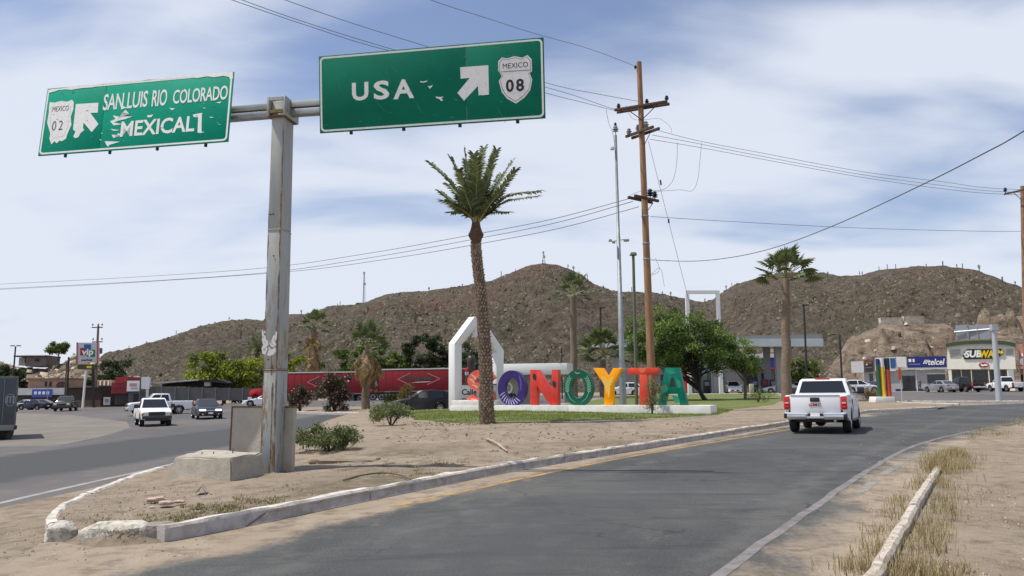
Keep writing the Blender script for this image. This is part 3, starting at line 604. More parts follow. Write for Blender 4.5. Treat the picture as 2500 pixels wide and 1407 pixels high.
FAN = [fan_frond_mesh(.85, 1.25, seed=i, drp=.12+.10*i) for i in range(3)]; DRY = [fan_frond_mesh(.95, .8, seed=10+i, dry=True, drp=.5) for i in range(3)]
def fan_palm(base, top, rt, rb, label, nf=30, scale=1.0, emin=-25, emax=85, ndry=0, dryz=1.2, bark=None, name='fan_palm', skirt_r=1, group='palm trees', swell=1.0):
    root = empty(name, base, label=label, cat='palm tree', group=group); top = Vector(top)-Vector(base); b_ = MB(); prof = []
    n = 26; pts_ = [Vector((0, 0, -.2)).lerp(top, i/n)+Vector((.04*math.sin(i*.7), .03*math.cos(i*.9), 0)) for i in range(n+1)]
    rr = [(rb*swell+(rt-rb*swell)*min(1, (i/n)*1.0))*(1.04 if i % 2 else .97) for i in range(n+1)]
    b_.tube(pts_, rr, 12); b_.obj('trunk', bark or M('palm_bark', (.24, .19, .14), .95, col2=(.13, .095, .065), scale=2.2, bump=.8, bscale=12, stretch=(1, 1, 5)), root, smooth=50)
    for i in range(nf):
        el = rad(emin+(emax-emin)*((i+.5)/nf)); az = i*2.399+rnd.uniform(-.2, .2); s = scale*rnd.uniform(.82, 1.1)
        o = link('frond', FAN[i % 3], root, loc=top+Vector((0, 0, .1*scale)), rot=(rnd.uniform(-.6, .6), -el, az)); o.scale = (s, s, s)
    for i in range(ndry):
        az = i*2.399; el = rad(rnd.uniform(-88, -50 if i % 3 else -35)); s = scale*rnd.uniform(.7, 1.05)*skirt_r
        o = link('dry_frond', DRY[i % 3], root, loc=top+Vector((0, 0, -dryz*rnd.random()**1.5))+Vector((math.cos(az)*rt*.6, math.sin(az)*rt*.6, 0)), rot=(rnd.uniform(-.5, .5), -el, az)); o.scale = (s, s*.8, s)
    return root
# the big date palm in front of the letters
pb = W(1190, 36.5, med_h); ptop = P(1162, 552, 36.2)
root = empty('date_palm', pb, label='tall date palm with scaly trunk standing in front of the first letters', cat='palm tree', group='palm trees')
tp = [Vector((0, 0, -.3))]+[P(x, y, 36.4)-pb for x, y in ((1187, 985), (1186, 900), (1180, 800), (1172, 700), (1163, 620), (1162, 580))]
tc_ = catmull(tp, None, 8); nT = len(tc_)
rr = [.35-.15*(i/nT)+.06*math.exp(-i*.6) for i in range(nT)]; MB().tube(tc_, rr, 16).obj('trunk', M('date_bark', (.13, .095, .07), .95, col2=(.075, .055, .04), scale=6, bump=.6), root, smooth=60)
b_ = MB(); zt = tc_[-1].z; row = 0; z = 0.0
while z < zt-.1:
    f = z/zt*(nT-1); i = min(nT-2, int(f)); c = tc_[i].lerp(tc_[i+1], f-i); r = (rr[i]+(rr[i+1]-rr[i])*(f-i))*.97
    nk = 13
    for k in range(nk):
        a = 2*PI*(k+.5*(row % 2))/nk+rnd.uniform(-.05, .05); a += rnd.uniform(-.07, .07); u = Vector((math.cos(a), math.sin(a), 0)); v = Vector((-u.y, u.x, 0)); wv = r*.2*rnd.uniform(.7, 1.25); o = rnd.uniform(.6, 1.5)*rnd.uniform(.035, .06)*(1 if z > 1 else 1.2)
        p0 = c+u*r+Vector((0, 0, rnd.uniform(-.03, .03))); b_.mat(rnd.choice((0, 0, 1)))
        b_.add([p0-v*wv+Vector((0, 0, .02)), p0+Vector((0, 0, -.07)), p0+v*wv+Vector((0, 0, .02)), p0+u*o+v*wv*.6+Vector((0, 0, .075)), p0+u*o-v*wv*.6+Vector((0, 0, .075)), p0+Vector((0, 0, .07))], [(0, 1, 4), (1, 3, 4), (1, 2, 3), (0, 4, 5), (4, 3, 5), (3, 2, 5)])
    z += .115; row += 1
b_.obj('bark_scale', [M('scale_tan', (.34, .27, .19), .9), M('scale_brown', (.21, .155, .105), .9)], root, kind='stuff')
tl = P(1162, 552, 36.3)-pb; b_ = MB(); b_.lathe([(.18, -.85), (.22, -.7), (.34, -.5), (.36, -.4), (.28, -.25), (.22, -.05), (.17, .25), (.05, .6)], tl, 14); b_.obj('crown_boss', M('boss_brown', (.075, .045, .028), .95, col2=(.13, .08, .04), scale=5, bump=1, bscale=18), root, smooth=40)
fr_ = [((1052, 398), (1095, 440), 1.5), ((1100, 385), (1135, 455), .5), ((1133, 366), (1145, 450), 0), ((1157, 376), (1157, 450), -1.2), ((1182, 361), (1168, 440), .6), ((1213, 366), (1190, 440), -.8), ((1205, 385), (1183, 455), 1.6), ((1250, 395), (1212, 455), .7), ((1258, 415), (1220, 470), -1.2), ((1316, 468), (1245, 478), .8), ((1312, 480), (1240, 492), 1.8), ((1075, 468), (1110, 497), 1.2), ((1085, 490), (1115, 505), -1.5), ((1120, 415), (1135, 470), -2.2), ((1235, 440), (1205, 475), -2.6), ((1175, 400), (1165, 470), 2.4), ((1145, 420), (1150, 480), 2.2), ((1225, 425), (1200, 470), 2.2), ((1095, 450), (1125, 485), 2.4), ((1165, 385), (1163, 450), -2.2), ((1140, 395), (1148, 460), 1.2), ((1195, 380), (1180, 450), .1), ((1105, 520), (1128, 520), .4), ((1240, 520), (1200, 520), 1.3)]
for (tx, ty), (mx_, my_), dd in [f_ for k_, f_ in enumerate(fr_) if k_ not in (14, 21)]:
    base_ = tl+Vector((rnd.uniform(-.12, .12), dd*.07, .15)); mid = P(mx_, my_, 36.3+dd*.45)-pb; tip = P(tx, ty, 36.3+dd)-pb
    date_frond([base_, base_.lerp(mid, .5)+Vector((0, 0, .08)), mid, tip], .72, root, n=58)
for k in range(6):
    a = rnd.uniform(0, 6.28); e = tl+Vector((.5*math.cos(a), .5*math.sin(a), rnd.uniform(1.0, 1.6))); MB().tube([tl+Vector((0, 0, .2)), tl.lerp(e, .5)+Vector((.1*math.cos(a), .1*math.sin(a), .1)), e], [.05, .035, .015], 5).obj('frond_stub', M('stub_yellow', (.36, .27, .07), .8), root)
bk = M('fan_bark', (.25, .195, .14), .95, col2=(.15, .11, .075), scale=2.5, bump=.9, bscale=10, stretch=(1, 1, 6))
fan_palm(W(1917, 68, med_h), P(1919, 682, 68), .30, .46, 'stout fan palm with pale trunk on the lawn behind the driving white pickup', nf=30, scale=1.4, emin=-4, bark=bk, swell=1.0, ndry=0, dryz=1.5)
fan_palm(W(1400, 84), P(1400, 722, 84), .30, .42, 'slim green headed fan palm rising behind the letters Y and O', nf=18, scale=1.3, emin=-18, bark=bk, ndry=0)
fan_palm(W(893, 65), P(896, 856, 65), .26, .36, 'small fan palm with brown hanging dead fronds in front of the red trailers', nf=20, scale=1.15, emin=8, ndry=48, dryz=.8, bark=M('fibre_bark', (.26, .19, .12), .95, col2=(.15, .11, .07), scale=3, bump=1), skirt_r=1.15)
fan_palm(W(768, 135), P(766, 800, 135), .5, .6, 'shaggy fan palm with a thick dead skirt beyond the red trailers', nf=20, scale=1.5, emin=-20, ndry=60, dryz=6.5, skirt_r=1.1)
fan_palm(W(1470, 88), P(1472, 868, 88), .3, .35, 'short bright green fan palm between the letter Y and the pole', nf=30, scale=1.6, emin=-15, ndry=0)
# date palm partly hidden by the sign post
p0 = W(628, 130); root = empty('date_palm', p0, label='bushy dark date palm partly hidden behind the sign post', cat='palm tree', group='palm trees'); tpp = P(628, 862, 130)-p0
MB().tube([(0, 0, -.3), tpp*.5, tpp], [.45, .4, .4], 10).obj('trunk', MATS['date_bark'], root, smooth=60)
for i in range(22):
    a = i*2.399; el = rad(8+72*(i/22)); L = 3.6; d = Vector((math.cos(a)*math.cos(el), math.sin(a)*math.cos(el), math.sin(el))); e = tpp+d*L+Vector((0, 0, -1.2*math.cos(el))); date_frond([tpp, tpp+d*L*.5+Vector((0, 0, .2)), e], .7, root, n=24)
# ------------------------------------------------------------------ trees and shrubs
def shrub(px, D, hgt, wid, n, leaf, mats, label, cat='shrub', name='shrub', h=zg, k=24, cs=.22, dep=None, flowers=None, aspect=.3, hollow=.2, open_=1.0):
    p = W(px, D, h); root = empty(name, p, label=label, cat=cat); b_ = MB()
    for i in range(9):
        a = i*2.4; e = Vector((math.cos(a)*wid*.35*rnd.random(), math.sin(a)*wid*.3*rnd.random(), hgt*rnd.uniform(.5, .85))); b_.tube([(0, 0, -.1), e*.5+Vector((0, 0, .05)), e], [.035, .022, .01], 5)
    b_.obj('stem', MATS['bark'], root)
    C, ii = clumpy(n, (0, 0, hgt*.54), (wid*.5, (dep or wid)*.45, hgt*.46), k, cs, hollow, zmin=.02); mi = RS.choice(len(mats), len(C))
    link('foliage', leaf_mesh('foliage', C, leaf, mats, mi, aspect), root, kind='stuff')
    if flowers:
        C2 = C[RS.choice(len(C), flowers)]+RS.normal(size=(flowers, 3))*.05; link('blossom', leaf_mesh('blossom', C2, .075, M('blossom_pink', (.60, .20, .27), .7), np.zeros(flowers, int), .8), root, kind='stuff')
    return root
ol = [leafm('oleander_green', (.05, .065, .03)), leafm('oleander_olive', (.085, .085, .05)), leafm('oleander_dark', (.03, .035, .02))]
MATS.get('bark') or M('bark', (.12, .09, .065), .95, col2=(.07, .055, .04), scale=6)
shrub(733, 66, 2.35, 2.1, 3500, .11, ol, 'smaller dark oleander bush at the tip of the island, next to the sign post', flowers=300, cs=.18)
shrub(817, 63.5, 3.1, 3.3, 7000, .11, ol, 'large dark oleander bush in pink flower before the red trailer', flowers=700, k=34, cs=.22)
shrub(968, 64, 2.6, 2.2, 2200, .11, ol+gm[:1], 'loose green bush behind the dark hatchback bonnet', k=16, cs=.2)
shrub(1000, 62, 2.3, 2.4, 1800, .10, [leafm('leaf_rust', (.2, .13, .04)), leafm('leaf_rust_dark', (.1, .08, .035))], 'rusty orange shrub behind the dark hatchback roof', k=14, cs=.2)
bg_ = [leafm('brush_green', (.13, .165, .065)), leafm('brush_pale', (.22, .24, .12)), leafm('brush_dark', (.075, .10, .04))]
shrub(955, 37, 1.0, 2.3, 3600, .07, bg_, 'feathery pale green bush on the soil in front of the dark hatchback', h=med_h, cs=.16, hollow=.1, k=26)
q_ = G(805, 1103, med_h); shrub(805, q_.y+.4, .62, 2.1, 5200, .045, bg_, 'low spreading green bush on the soil just behind the sign post', h=med_h, cs=.09, k=40, dep=1.6, aspect=.4)
shrub(2128, 70, .9, 2.4, 900, .12, [leafm('dry_brown', (.2, .14, .07)), leafm('dry_tan', (.32, .25, .13))], 'clump of dry brown grass at the foot of the coloured pillars', cat='dry shrub', h=med_h)
shrub(1850, 66, 1.1, 2.0, 500, .09, gm, 'thin young shrub on the lawn left of the stout palm', h=med_h, k=10)
shrub(1590, 45.5, 2.3, 1.5, 1300, .06, bg_+[leafm('twig_brown', (.16, .12, .06))], 'thin wispy weed growing in front of the letter T', h=med_h, k=14, cs=.16)
mz = [leafm('mesquite_mid', (.13, .20, .05)), leafm('mesquite_light', (.19, .26, .07)), leafm('mesquite_dark', (.045, .075, .02))]
bp = W(1712, 74, med_h)
tree(bp, 'wide mesquite tree with leaning black trunk beside the white frame', [((-4.4, 0, 6.7), (2.6, 2.4, 1.9)), ((-1.8, 0, 6.9), (2.5, 2.2, 1.8)), ((.4, .3, 5.8), (2.2, 2, 1.6)), ((-3.4, 0, 5.6), (3.3, 2.8, 2.5)), ((-5.4, .2, 4.6), (1.9, 2.0, 1.6)), ((-1.0, -.5, 5.2), (2.7, 2.4, 2.4)), ((1.2, 0, 4.6), (2.4, 2.2, 1.9)), ((-3.2, .5, 3.6), (2.6, 2.0, 1.2)), ((2.2, .4, 3.6), (1.6, 1.6, 1.1))], 38000, .12, mz, .24, aspect=.35, k=170, cs=.34, bark=M('black_bark', (.022, .018, .015), .8), trunk=[(.45, 0, -.2), (0, 0, .5), (-.35, 0, 1.6), (-.55, .1, 2.8), (-1.1, 0, 4.2)])
bp = W(1818, 76, med_h)
tree(bp, 'smaller mesquite tree with grey forked trunk to the right of the white frame', [((-.4, 0, 4.3), (1.9, 1.8, 1.5)), ((.2, .2, 3.2), (1.6, 1.4, 1.0)), ((-1.7, 0, 5.0), (1.4, 1.4, 1.2))], 9000, .12, mz, .17, aspect=.35, k=50, cs=.3, bark=M('grey_bark', (.13, .11, .09), .9))
bp = W(548, 124)
tree(bp, 'rounded yellow green tree behind the grey wall', [((-2.5, 0, 5.2), (3.6, 3, 2.9)), ((2.5, .3, 4.6), (3.4, 3, 2.7)), ((-1, 0, 3.3), (5.2, 3, 1.8)), ((-.8, 0, 6.6), (2.0, 2, 1.3))], 14000, .24, gy, .35, aspect=.5, k=70, cs=.5)
for i, (px, D, top, wd, mm, lab) in enumerate([(700, 142, 852, 6.5, gy, 'yellowish tree directly right of the sign post behind the trailer'), (845, 140, 842, 7.5, gm, 'mid green tree behind the first red trailer'), (925, 146, 828, 6.5, gm, 'green tree behind the gap between the two trailers'), (985, 150, 848, 6.5, gm, 'low green tree behind the second red trailer'), (1048, 150, 803, 7, gd, 'tall dark grey green tree left of the white arch'), (1085, 152, 832, 5.5, gd, 'dark tree touching the left edge of the white arch'), (1150, 150, 838, 4.5, gd, 'dark tree seen through the white arch'), (280, 146, 868, 4.2, gd, 'dusty dark tree to the right of the market sign'), (255, 140, 905, 4, gd, 'low dark tree under the market sign'), (1960, 150, 872, 5, gm, 'bright green tree beyond the fuel canopy'), (20, 150, 885, 4, gd, 'scrubby tree below the house on the knoll'), (640, 138, 905, 4, gd, 'dark bushy tree at the end of the grey wall'), (590, 133, 925, 4, gd, 'dark shrubby tree in front of the yellow green tree')]):
    bp = W(px, D); hh = P(px, top, D).z-bp.z
    tree(bp, lab, [((-wd*.28, 0, hh*.62), (wd*.5, wd*.45, hh*.36)), ((wd*.3, .3, hh*.55), (wd*.45, wd*.4, hh*.34)), ((0, 0, hh*.35), (wd*.6, wd*.4, hh*.25))], 6000, .26, mm, .25, aspect=.5, k=44, cs=.42, group='trees beyond the road')
bp = P(142, 880, 167); tree(bp, 'lone round tree standing on top of the rocky knoll', [((0, 0, 2.6), (2.2, 2, 1.1)), ((-.9, 0, 2.2), (1.5, 1.4, .8))], 3500, .2, gm, .18, k=30, cs=.3)
# ------------------------------------------------------------------ text and plane helpers
def text2d(s, bold=.0, shear=0.0, spacing=1.0):
    cu = bpy.data.curves.new('t', 'FONT'); cu.body = s; cu.offset = bold; cu.shear = shear; cu.space_character = spacing; cu.resolution_u = 3; cu.fill_mode = 'BOTH'; cu.extrude = .01
    o = bpy.data.objects.new('t', cu); COL.objects.link(o); dg = bpy.context.evaluated_depsgraph_get(); me = bpy.data.meshes.new_from_object(o.evaluated_get(dg))
    vs = [v.co.copy() for v in me.vertices]; fs = [list(p.vertices) for p in me.polygons]
    bpy.data.objects.remove(o); bpy.data.curves.remove(cu); bpy.data.meshes.remove(me)
    x0 = min(v.x for v in vs); x1 = max(v.x for v in vs); y0 = min(v.y for v in vs); y1 = max(v.y for v in vs)
    return [((v.x-x0)/(x1-x0), (v.y-y0)/(y1-y0), 1 if v.z > 0 else 0) for v in vs], fs
class Plane:
    """vertical or tilted plane; px() gives local coords of a photograph ray, at() a world point"""
    def __init__(s, o, a, u): s.o = Vector(o); s.a = Vector(a).normalized(); s.u = Vector(u).normalized(); s.n = s.a.cross(s.u)
    def px(s, px, py):
        d = ray(px, py); c = Vector((0, 0, CAMZ)); t = (s.o-c).dot(s.n)/d.dot(s.n); q = c+d*t-s.o; return q.dot(s.a), q.dot(s.u)
    def at(s, x, y, t=0): return s.o+s.a*x+s.u*y+s.n*t
def vplane(px0, D0, px1, D1, h=zg):
    A = W(px0, D0, h); B = W(px1, D1, h); d = (B-A); d.z = 0; return Plane(A, d, (0, 0, 1))
def ppoly(root, name, pl, poly, t0, t1, mat, px=True, bevel=0, **kw):
    o = Vector(root.location) if root else Vector((0, 0, 0)); pts_ = [pl.px(*p) for p in poly] if px else poly
    return MB().prism(pts_, lambda a, b, t: pl.at(a, b, t)-o, t0, t1).obj(name, mat, root, bevel=bevel, **kw)
def prect(root, name, pl, x0, y0, x1, y1, t0, t1, mat, bevel=0, **kw):
    """axis-aligned rectangle on the plane spanned by two photograph points"""
    ax, ay = pl.px(x0, y0); bx, by = pl.px(x1, y1); return ppoly(root, name, pl, [(ax, by), (bx, by), (bx, ay), (ax, ay)], t0, t1, mat, False, bevel, **kw)
def ptext(root, name, pl, s, bl, tr, t0, th, mat, bold=.02, shear=0, spacing=1.0, px=True, broken=0, **kw):
    o = Vector(root.location) if root else Vector((0, 0, 0)); (x0, y0) = pl.px(*bl) if px else bl; (x1, y1) = pl.px(*tr) if px else tr
    vs, fs = text2d(s, bold, shear, spacing); b_ = MB(); b_.add([pl.at(x0+v[0]*(x1-x0), y0+v[1]*(y1-y0), t0+v[2]*th)-o for v in vs], fs)
    return b_.obj(name, mat, root, **kw)
# ------------------------------------------------------------------ overhead road sign
sign_green = M('sign_green', (.0, .155, .09), .5, col2=(.0, .185, .11), scale=1.2, spec=.15)
sign_green2 = M('sign_green_lighter', (.0, .30, .18), .5, col2=(.0, .34, .21), scale=1.2, spec=.15)  # lighter, brighter green for the left sign
refl = M('reflective_white', (.88, .88, .84), .5, col2=(.72, .71, .66), scale=14, lo=.5, hi=.75)
ink = M('black_ink', (.02, .02, .02), .6)
scuff = M('scuff_pale_green', (.03, .26, .18), .6)
steel = M('weathered_steel', (.33, .36, .36), .55, .2, col2=(.40, .39, .34), scale=1.6, bump=.15, bscale=9, stretch=(3, 3, .5))
rust = M('rust', (.115, .06, .03), .9, col2=(.235, .16, .085), scale=9, bump=.5)
gp = G(666, 1146, med_h); groot = empty('road_sign', (gp.x*16.32/gp.y, 16.32, gp.z), label='rusty steel post carrying two green overhead direction signs', cat='road sign')
go = Vector(groot.location); yaw = -.18; ga = Vector((math.cos(yaw), math.sin(yaw), 0)); gn = Vector((math.sin(yaw), -math.cos(yaw), 0))
PH = 7.66-go.z
def frame_box(b_, c, la, ln, lz):   # box along the gantry axes
    c = Vector(c); vs = [c+ga*(sx*la/2)+gn*(sy*ln/2)+Vector((0, 0, sz*lz/2)) for sz in (-1, 1) for sx, sy in ((-1, -1), (1, -1), (1, 1), (-1, 1))]
    return b_.add(vs, [(3, 2, 1, 0), (4, 5, 6, 7), (0, 1, 5, 4), (1, 2, 6, 5), (2, 3, 7, 6), (3, 0, 4, 7)])
def tbox(b_, z0, z1, w0, w1, d0, d1):
    vs = [ga*(sx*w_/2)+gn*(sy*d_/2)+Vector((0, 0, z)) for z, w_, d_ in ((z0, w0, d0), (z1, w1, d1)) for sx, sy in ((-1, -1), (1, -1), (1, 1), (-1, 1))]
    return b_.add(vs, [(3, 2, 1, 0), (4, 5, 6, 7), (0, 1, 5, 4), (1, 2, 6, 5), (2, 3, 7, 6), (3, 0, 4, 7)])
qn = NT('post_paint'); a_ = qn.mr(qn.noise(1.0, 5, .6, (4, 4, .5)), .35, .65); c_ = qn.mix(a_, (.33, .37, .37), (.42, .42, .37))
r_ = qn.mr(qn.noise(1.5, 6, .75, (5, 5, .9)), .50, .60); tz = qn.t.nodes.new('ShaderNodeSeparateXYZ'); qn.t.links.new(qn.pos, tz.inputs[0])
low = qn.mr(tz.outputs[2], 4.6, 1.6, .18, .95); c_ = qn.mix(qn.math('MULTIPLY', r_, low), c_, (.24, .15, .07)); qn.bump(qn.noise(12, 5), .25, .01); post_m = qn.color(c_, .6); qn.b.inputs['Metallic'].default_value = .15
b_ = MB(); tbox(b_, -.4, 2.03, .30, .295, .50, .495); b_.obj('post_section', post_m, groot, bevel=.012)
b_ = MB(); tbox(b_, 2.035, 4.9, .293, .285, .49, .48); b_.obj('post_section', post_m, groot, bevel=.012)
b_ = MB(); tbox(b_, 4.905, PH, .283, .27, .475, .46); b_.obj('post_section', post_m, groot, bevel=.012)
for z0, z1, ww, dd in ((1.99, 2.07, .30, .50), (4.87, 4.93, .29, .488)):
    b_ = MB(); tbox(b_, z0, z0+.03, ww+.008, ww+.006, dd+.008, dd+.008); b_.obj('weld_band', rust if z0 < 3 else steel, groot, bevel=.01)
def jag_strip(c0, width_dir, z0, z1, wfun, outn, mat, name, t=.006):
    b_ = MB(); n = int((z1-z0)/.06); vs = []
    for i in range(n+1):
        z = z0+(z1-z0)*i/n; wv = wfun(z); f = (z+.4)/(PH+.4)
        base_ = c0(f)+Vector((0, 0, z))+outn*t; vs += [base_-width_dir*wv[0], base_+width_dir*wv[1]]
    for i in range(n): b_.f.append([2*i, 2*i+1, 2*i+3, 2*i+2]); b_.m.append(0)
    b_.v = vs; return b_.obj(name, mat, groot)
cw = lambda f: .15-.015*f; cd = lambda f: .25-.02*f
rn = lambda z, s, a: max(0.002, a*(.5+1.1*noise.noise(Vector((z*2.3, s, 0)))+.5*noise.noise(Vector((z*9, s, 2)))))
jag_strip(lambda f: ga*cw(f)+gn*cd(f), ga, .0, 7.1, lambda z: (rn(z, 1, .035 if z < 5 else .025), -.002), gn, rust, 'rust_streak')
jag_strip(lambda f: ga*cw(f)+gn*cd(f), gn, .0, 7.0, lambda z: (rn(z, 4, .022), -.002), ga, rust, 'rust_streak')
jag_strip(lambda f: -ga*cw(f)+gn*cd(f), ga, .2, 5.4, lambda z: (-.002, rn(z, 7, .022)), gn, rust, 'rust_streak')
jag_strip(lambda f: ga*.07+gn*cd(f), ga, .25, 1.75, lambda z: (rn(z, 11, .022), rn(z, 13, .022)), gn, rust, 'rust_streak')
jag_strip(lambda f: ga*.03+gn*cd(f), ga, 1.9, 2.6, lambda z: (rn(z, 15, .012), rn(z, 17, .014)), gn, rust, 'rust_streak')
pp = Plane(go+gn*.246, ga, (0, 0, 1))
torn = M('torn_paper', (.72, .71, .68), .8, col2=(.35, .36, .36), scale=14, lo=.56, hi=.62)
for poly in ([(640, 806), (643, 808), (645, 818), (649, 821), (650, 830), (655, 833), (656, 842), (650, 848), (654, 852), (648, 866), (641, 864), (639, 850), (643, 842), (640, 832)], [(658, 838), (664, 830), (667, 821), (672, 818), (674, 809), (677, 812), (676, 828), (671, 834), (675, 842), (668, 850), (662, 846)], [(652, 868), (658, 852), (667, 853), (672, 846), (674, 858), (668, 866), (660, 869)], [(644, 812), (648, 806), (649, 815)], [(656, 848), (661, 850), (657, 856)],):
    ppoly(groot, 'torn_poster', pp, poly, .004, .009, torn)
for px, py in ((660, 524), (667, 523), (668, 625), (655, 878)): ppoly(groot, 'bolt_hole', pp, [(px+2*math.cos(k), py+2*math.sin(k)) for k in (0, 1.05, 2.1, 3.14, 4.2, 5.2)], .002, .007, ink)
# head frame
zt = PH
b_ = MB()
for s in (-1, 1): frame_box(b_, (0, 0, zt-.13)+Vector((0, 0, 0)) if False else ga*(s*.18)+Vector((0, 0, zt-.13)), .05, .66, .42)
b_.obj('head_plate', steel, groot, bevel=.01, kind='stuff')
for s in (-1, 1):
    b_ = MB(); frame_box(b_, gn*(.31*s)+Vector((0, 0, zt+.02)), .31, .05, .07); b_.obj('head_rail', steel, groot)
    b_ = MB(); frame_box(b_, gn*(.31*s)+Vector((0, 0, zt-.25)), .31, .05, .07); b_.obj('head_rail', rust if s > 0 else steel, groot)
b_ = MB(); frame_box(b_, Vector((0, 0, zt-.34)), .38, .58, .03); b_.obj('cap_plate', rust, groot)
for k in range(6):
    s = -1 if k < 3 else 1; b_ = MB(); b_.tube([ga*(s*.20)+gn*(.22-.2*(k % 3))+Vector((0, 0, zt-.2)), ga*(s*.25)+gn*(.22-.2*(k % 3))+Vector((0, 0, zt-.2))], .022, 6); b_.obj('bolt', steel, groot)
PL = {'L': ((-8.121, 16.6, 7.58), -.175, .008, 4.503, 1.6, -.097), 'R': ((-1.634, 15.382, 7.67), -.183, -.004, 4.695, 1.6, .098)}
planes = {}
for k, (c, yw, rl, Wd, H, pit) in PL.items():
    a = Vector((math.cos(yw), math.sin(yw), 0)); n = Vector((math.sin(yw), -math.cos(yw), 0)); up = Vector((0, 0, 1))*math.cos(pit)+n*math.sin(pit)
    a2 = a*math.cos(rl)+up*math.sin(rl); u2 = up*math.cos(rl)-a*math.sin(rl); planes[k] = Plane(c, a2, u2)
# beams from the post head out along the signs (two channels each)
def beam(x0, x1, zz0, zz1, name='arm'):
    for s in (0, 1):
        b_ = MB(); zo = -.03-.17*s; p0 = ga*x0+Vector((0, 0, zz0+zo)); p1 = ga*x1+Vector((0, 0, zz1+zo)); hh = .065; dd = .09
        vs = [p+gn*(sy*dd)+Vector((0, 0, sz*hh)) for p in (p0, p1) for sz, sy in ((-1, -1), (-1, 1), (1, 1), (1, -1))]
        b_.add(vs, [(0, 1, 2, 3), (7, 6, 5, 4), (0, 4, 5, 1), (1, 5, 6, 2), (2, 6, 7, 3), (3, 7, 4, 0)]); b_.obj(name, steel if s == 0 else galv, groot, bevel=.008)
beam(-.21, -5.2, zt+.0, zt-.03); beam(.21, 5.2, zt+.0, zt-.03)
def rrect(w2_, h2_, r, n=5, ox=0, oy=0):
    p = []
    for cx_, cy_, a0 in ((w2_-r, h2_-r, 0), (-w2_+r, h2_-r, 90), (-w2_+r, -h2_+r, 180), (w2_-r, -h2_+r, 270)):
        for i in range(n+1): an = rad(a0+90*i/n); p.append((cx_+r*math.cos(an)+ox, cy_+r*math.sin(an)+oy))
    return p
def ring_mesh(outer, inner, pl, o, t0, t1):
    b_ = MB(); n = len(outer); vs = [pl.at(*p, t0)-o for p in outer]+[pl.at(*p, t0)-o for p in inner]+[pl.at(*p, t1)-o for p in outer]+[pl.at(*p, t1)-o for p in inner]; f = []
    for i in range(n):
        j = (i+1) % n; f += [(2*n+i, 2*n+j, 3*n+j, 3*n+i), (i, j, 2*n+j, 2*n+i), (n+j, n+i, 3*n+i, 3*n+j), (j, i, n+i, n+j)]
    return b_.add(vs, f)
def sub(parent, o): o.parent = parent; return o
def chips(pl, o, lst, r, n, mat_, parent, sz=(.012, .05), region_=None):
    b_ = MB()
    for i in range(n):
        cx_ = rnd.uniform(-r[0], r[0]); cy_ = rnd.uniform(-r[1], r[1])
        if region_ and not region_(cx_, cy_): continue
        s = rnd.uniform(*sz); k = rnd.randint(4, 6); st = rnd.uniform(1, 3); an0 = rnd.uniform(-.5, .4)
        poly = []
        for j in range(k):
            an = 2*PI*j/k; rr_ = s*rnd.uniform(.4, 1.1); x = rr_*math.cos(an)*st; y = rr_*math.sin(an)*.6; poly.append((cx_+x*math.cos(an0)-y*math.sin(an0), cy_+x*math.sin(an0)+y*math.cos(an0)))
        b_.prism(poly, lambda a, b, t: pl.at(a, b, t)-o, .0172, .0185)
    return b_.obj('paint_chip', mat_, parent, kind='stuff')
def sign(k, seam_px, green, lab):
    pl = planes[k]; _, _, _, Wd, H, _ = PL[k]; sx = pl.px(*seam_px)[0]
    main_left = abs(sx-(-Wd/2)) > abs(Wd/2-sx)
    xs = [(-Wd/2, sx-.003), (sx+.003, Wd/2)]; pan = []
    for (a, b) in xs: pan.append(ppoly(groot, 'sign_panel', pl, [(a, -H/2), (b, -H/2), (b, H/2), (a, H/2)], -.02, .012, green, False, .006))
    mainp = pan[0] if main_left else pan[1]; mainp['label'] = lab
    o = go; bd = ring_mesh(rrect(Wd/2-.025, H/2-.025, .09), rrect(Wd/2-.062, H/2-.062, .06), pl, o, .010, .015); bd.obj('border', refl, mainp)
    for f in (-.36, -.12, .13, .38): 
        b_ = MB(); c = pl.at(f*Wd, -.02, -.06)-o; e0 = pl.at(f*Wd, -H/2-.05, -.05)-o; e1 = pl.at(f*Wd, H/2-.05, -.05)-o
        b_.tube([e0, e1], .035, 4); b_.obj('stringer', dark_metal, groot)
    return pl, mainp, pan
pl, mp_, pan = sign('R', (1138, 200), sign_green, 'long green sign face reading USA with an arrow and route shield'); o = go
cR = lambda x, y: (x/3.846+750, y/3.846+60)
for s_, bl, tr in (('U', (425, 722), (576, 540)), ('S', (628, 712), (772, 524)), ('A', (812, 706), (1003, 510))): ptext(groot, 'lettering', pl, s_, cR(*bl), cR(*tr), .012, .005, refl, bold=.028).parent = mp_
def pp_(poly, t0=.0125, t1=.0165, mat=refl, par=None, name='arrow', c=cR): 
    x = ppoly(groot, name, pl, [c(*p) for p in poly], t0, t1, mat); x.parent = par or mp_; return x
pp_([(1438, 405), (1702, 385), (1708, 660), (1612, 670), (1605, 578), (1475, 718), (1412, 645), (1530, 503), (1443, 512)])
shR = [(1795, 350), (1830, 312), (1880, 322), (1947, 300), (2020, 315), (2070, 290), (2108, 330), (2112, 440), (2090, 460), (2115, 520), (2095, 620), (2040, 690), (1962, 745), (1880, 700), (1830, 640), (1800, 535), (1828, 490), (1808, 450), (1795, 440)]
def shrink(poly, f):
    cx_ = sum(p[0] for p in poly)/len(poly); cy_ = sum(p[1] for p in poly)/len(poly); return [(cx_+(x-cx_)*f, cy_+(y-cy_)*f) for x, y in poly]
sh = pp_(shR, name='route_shield')
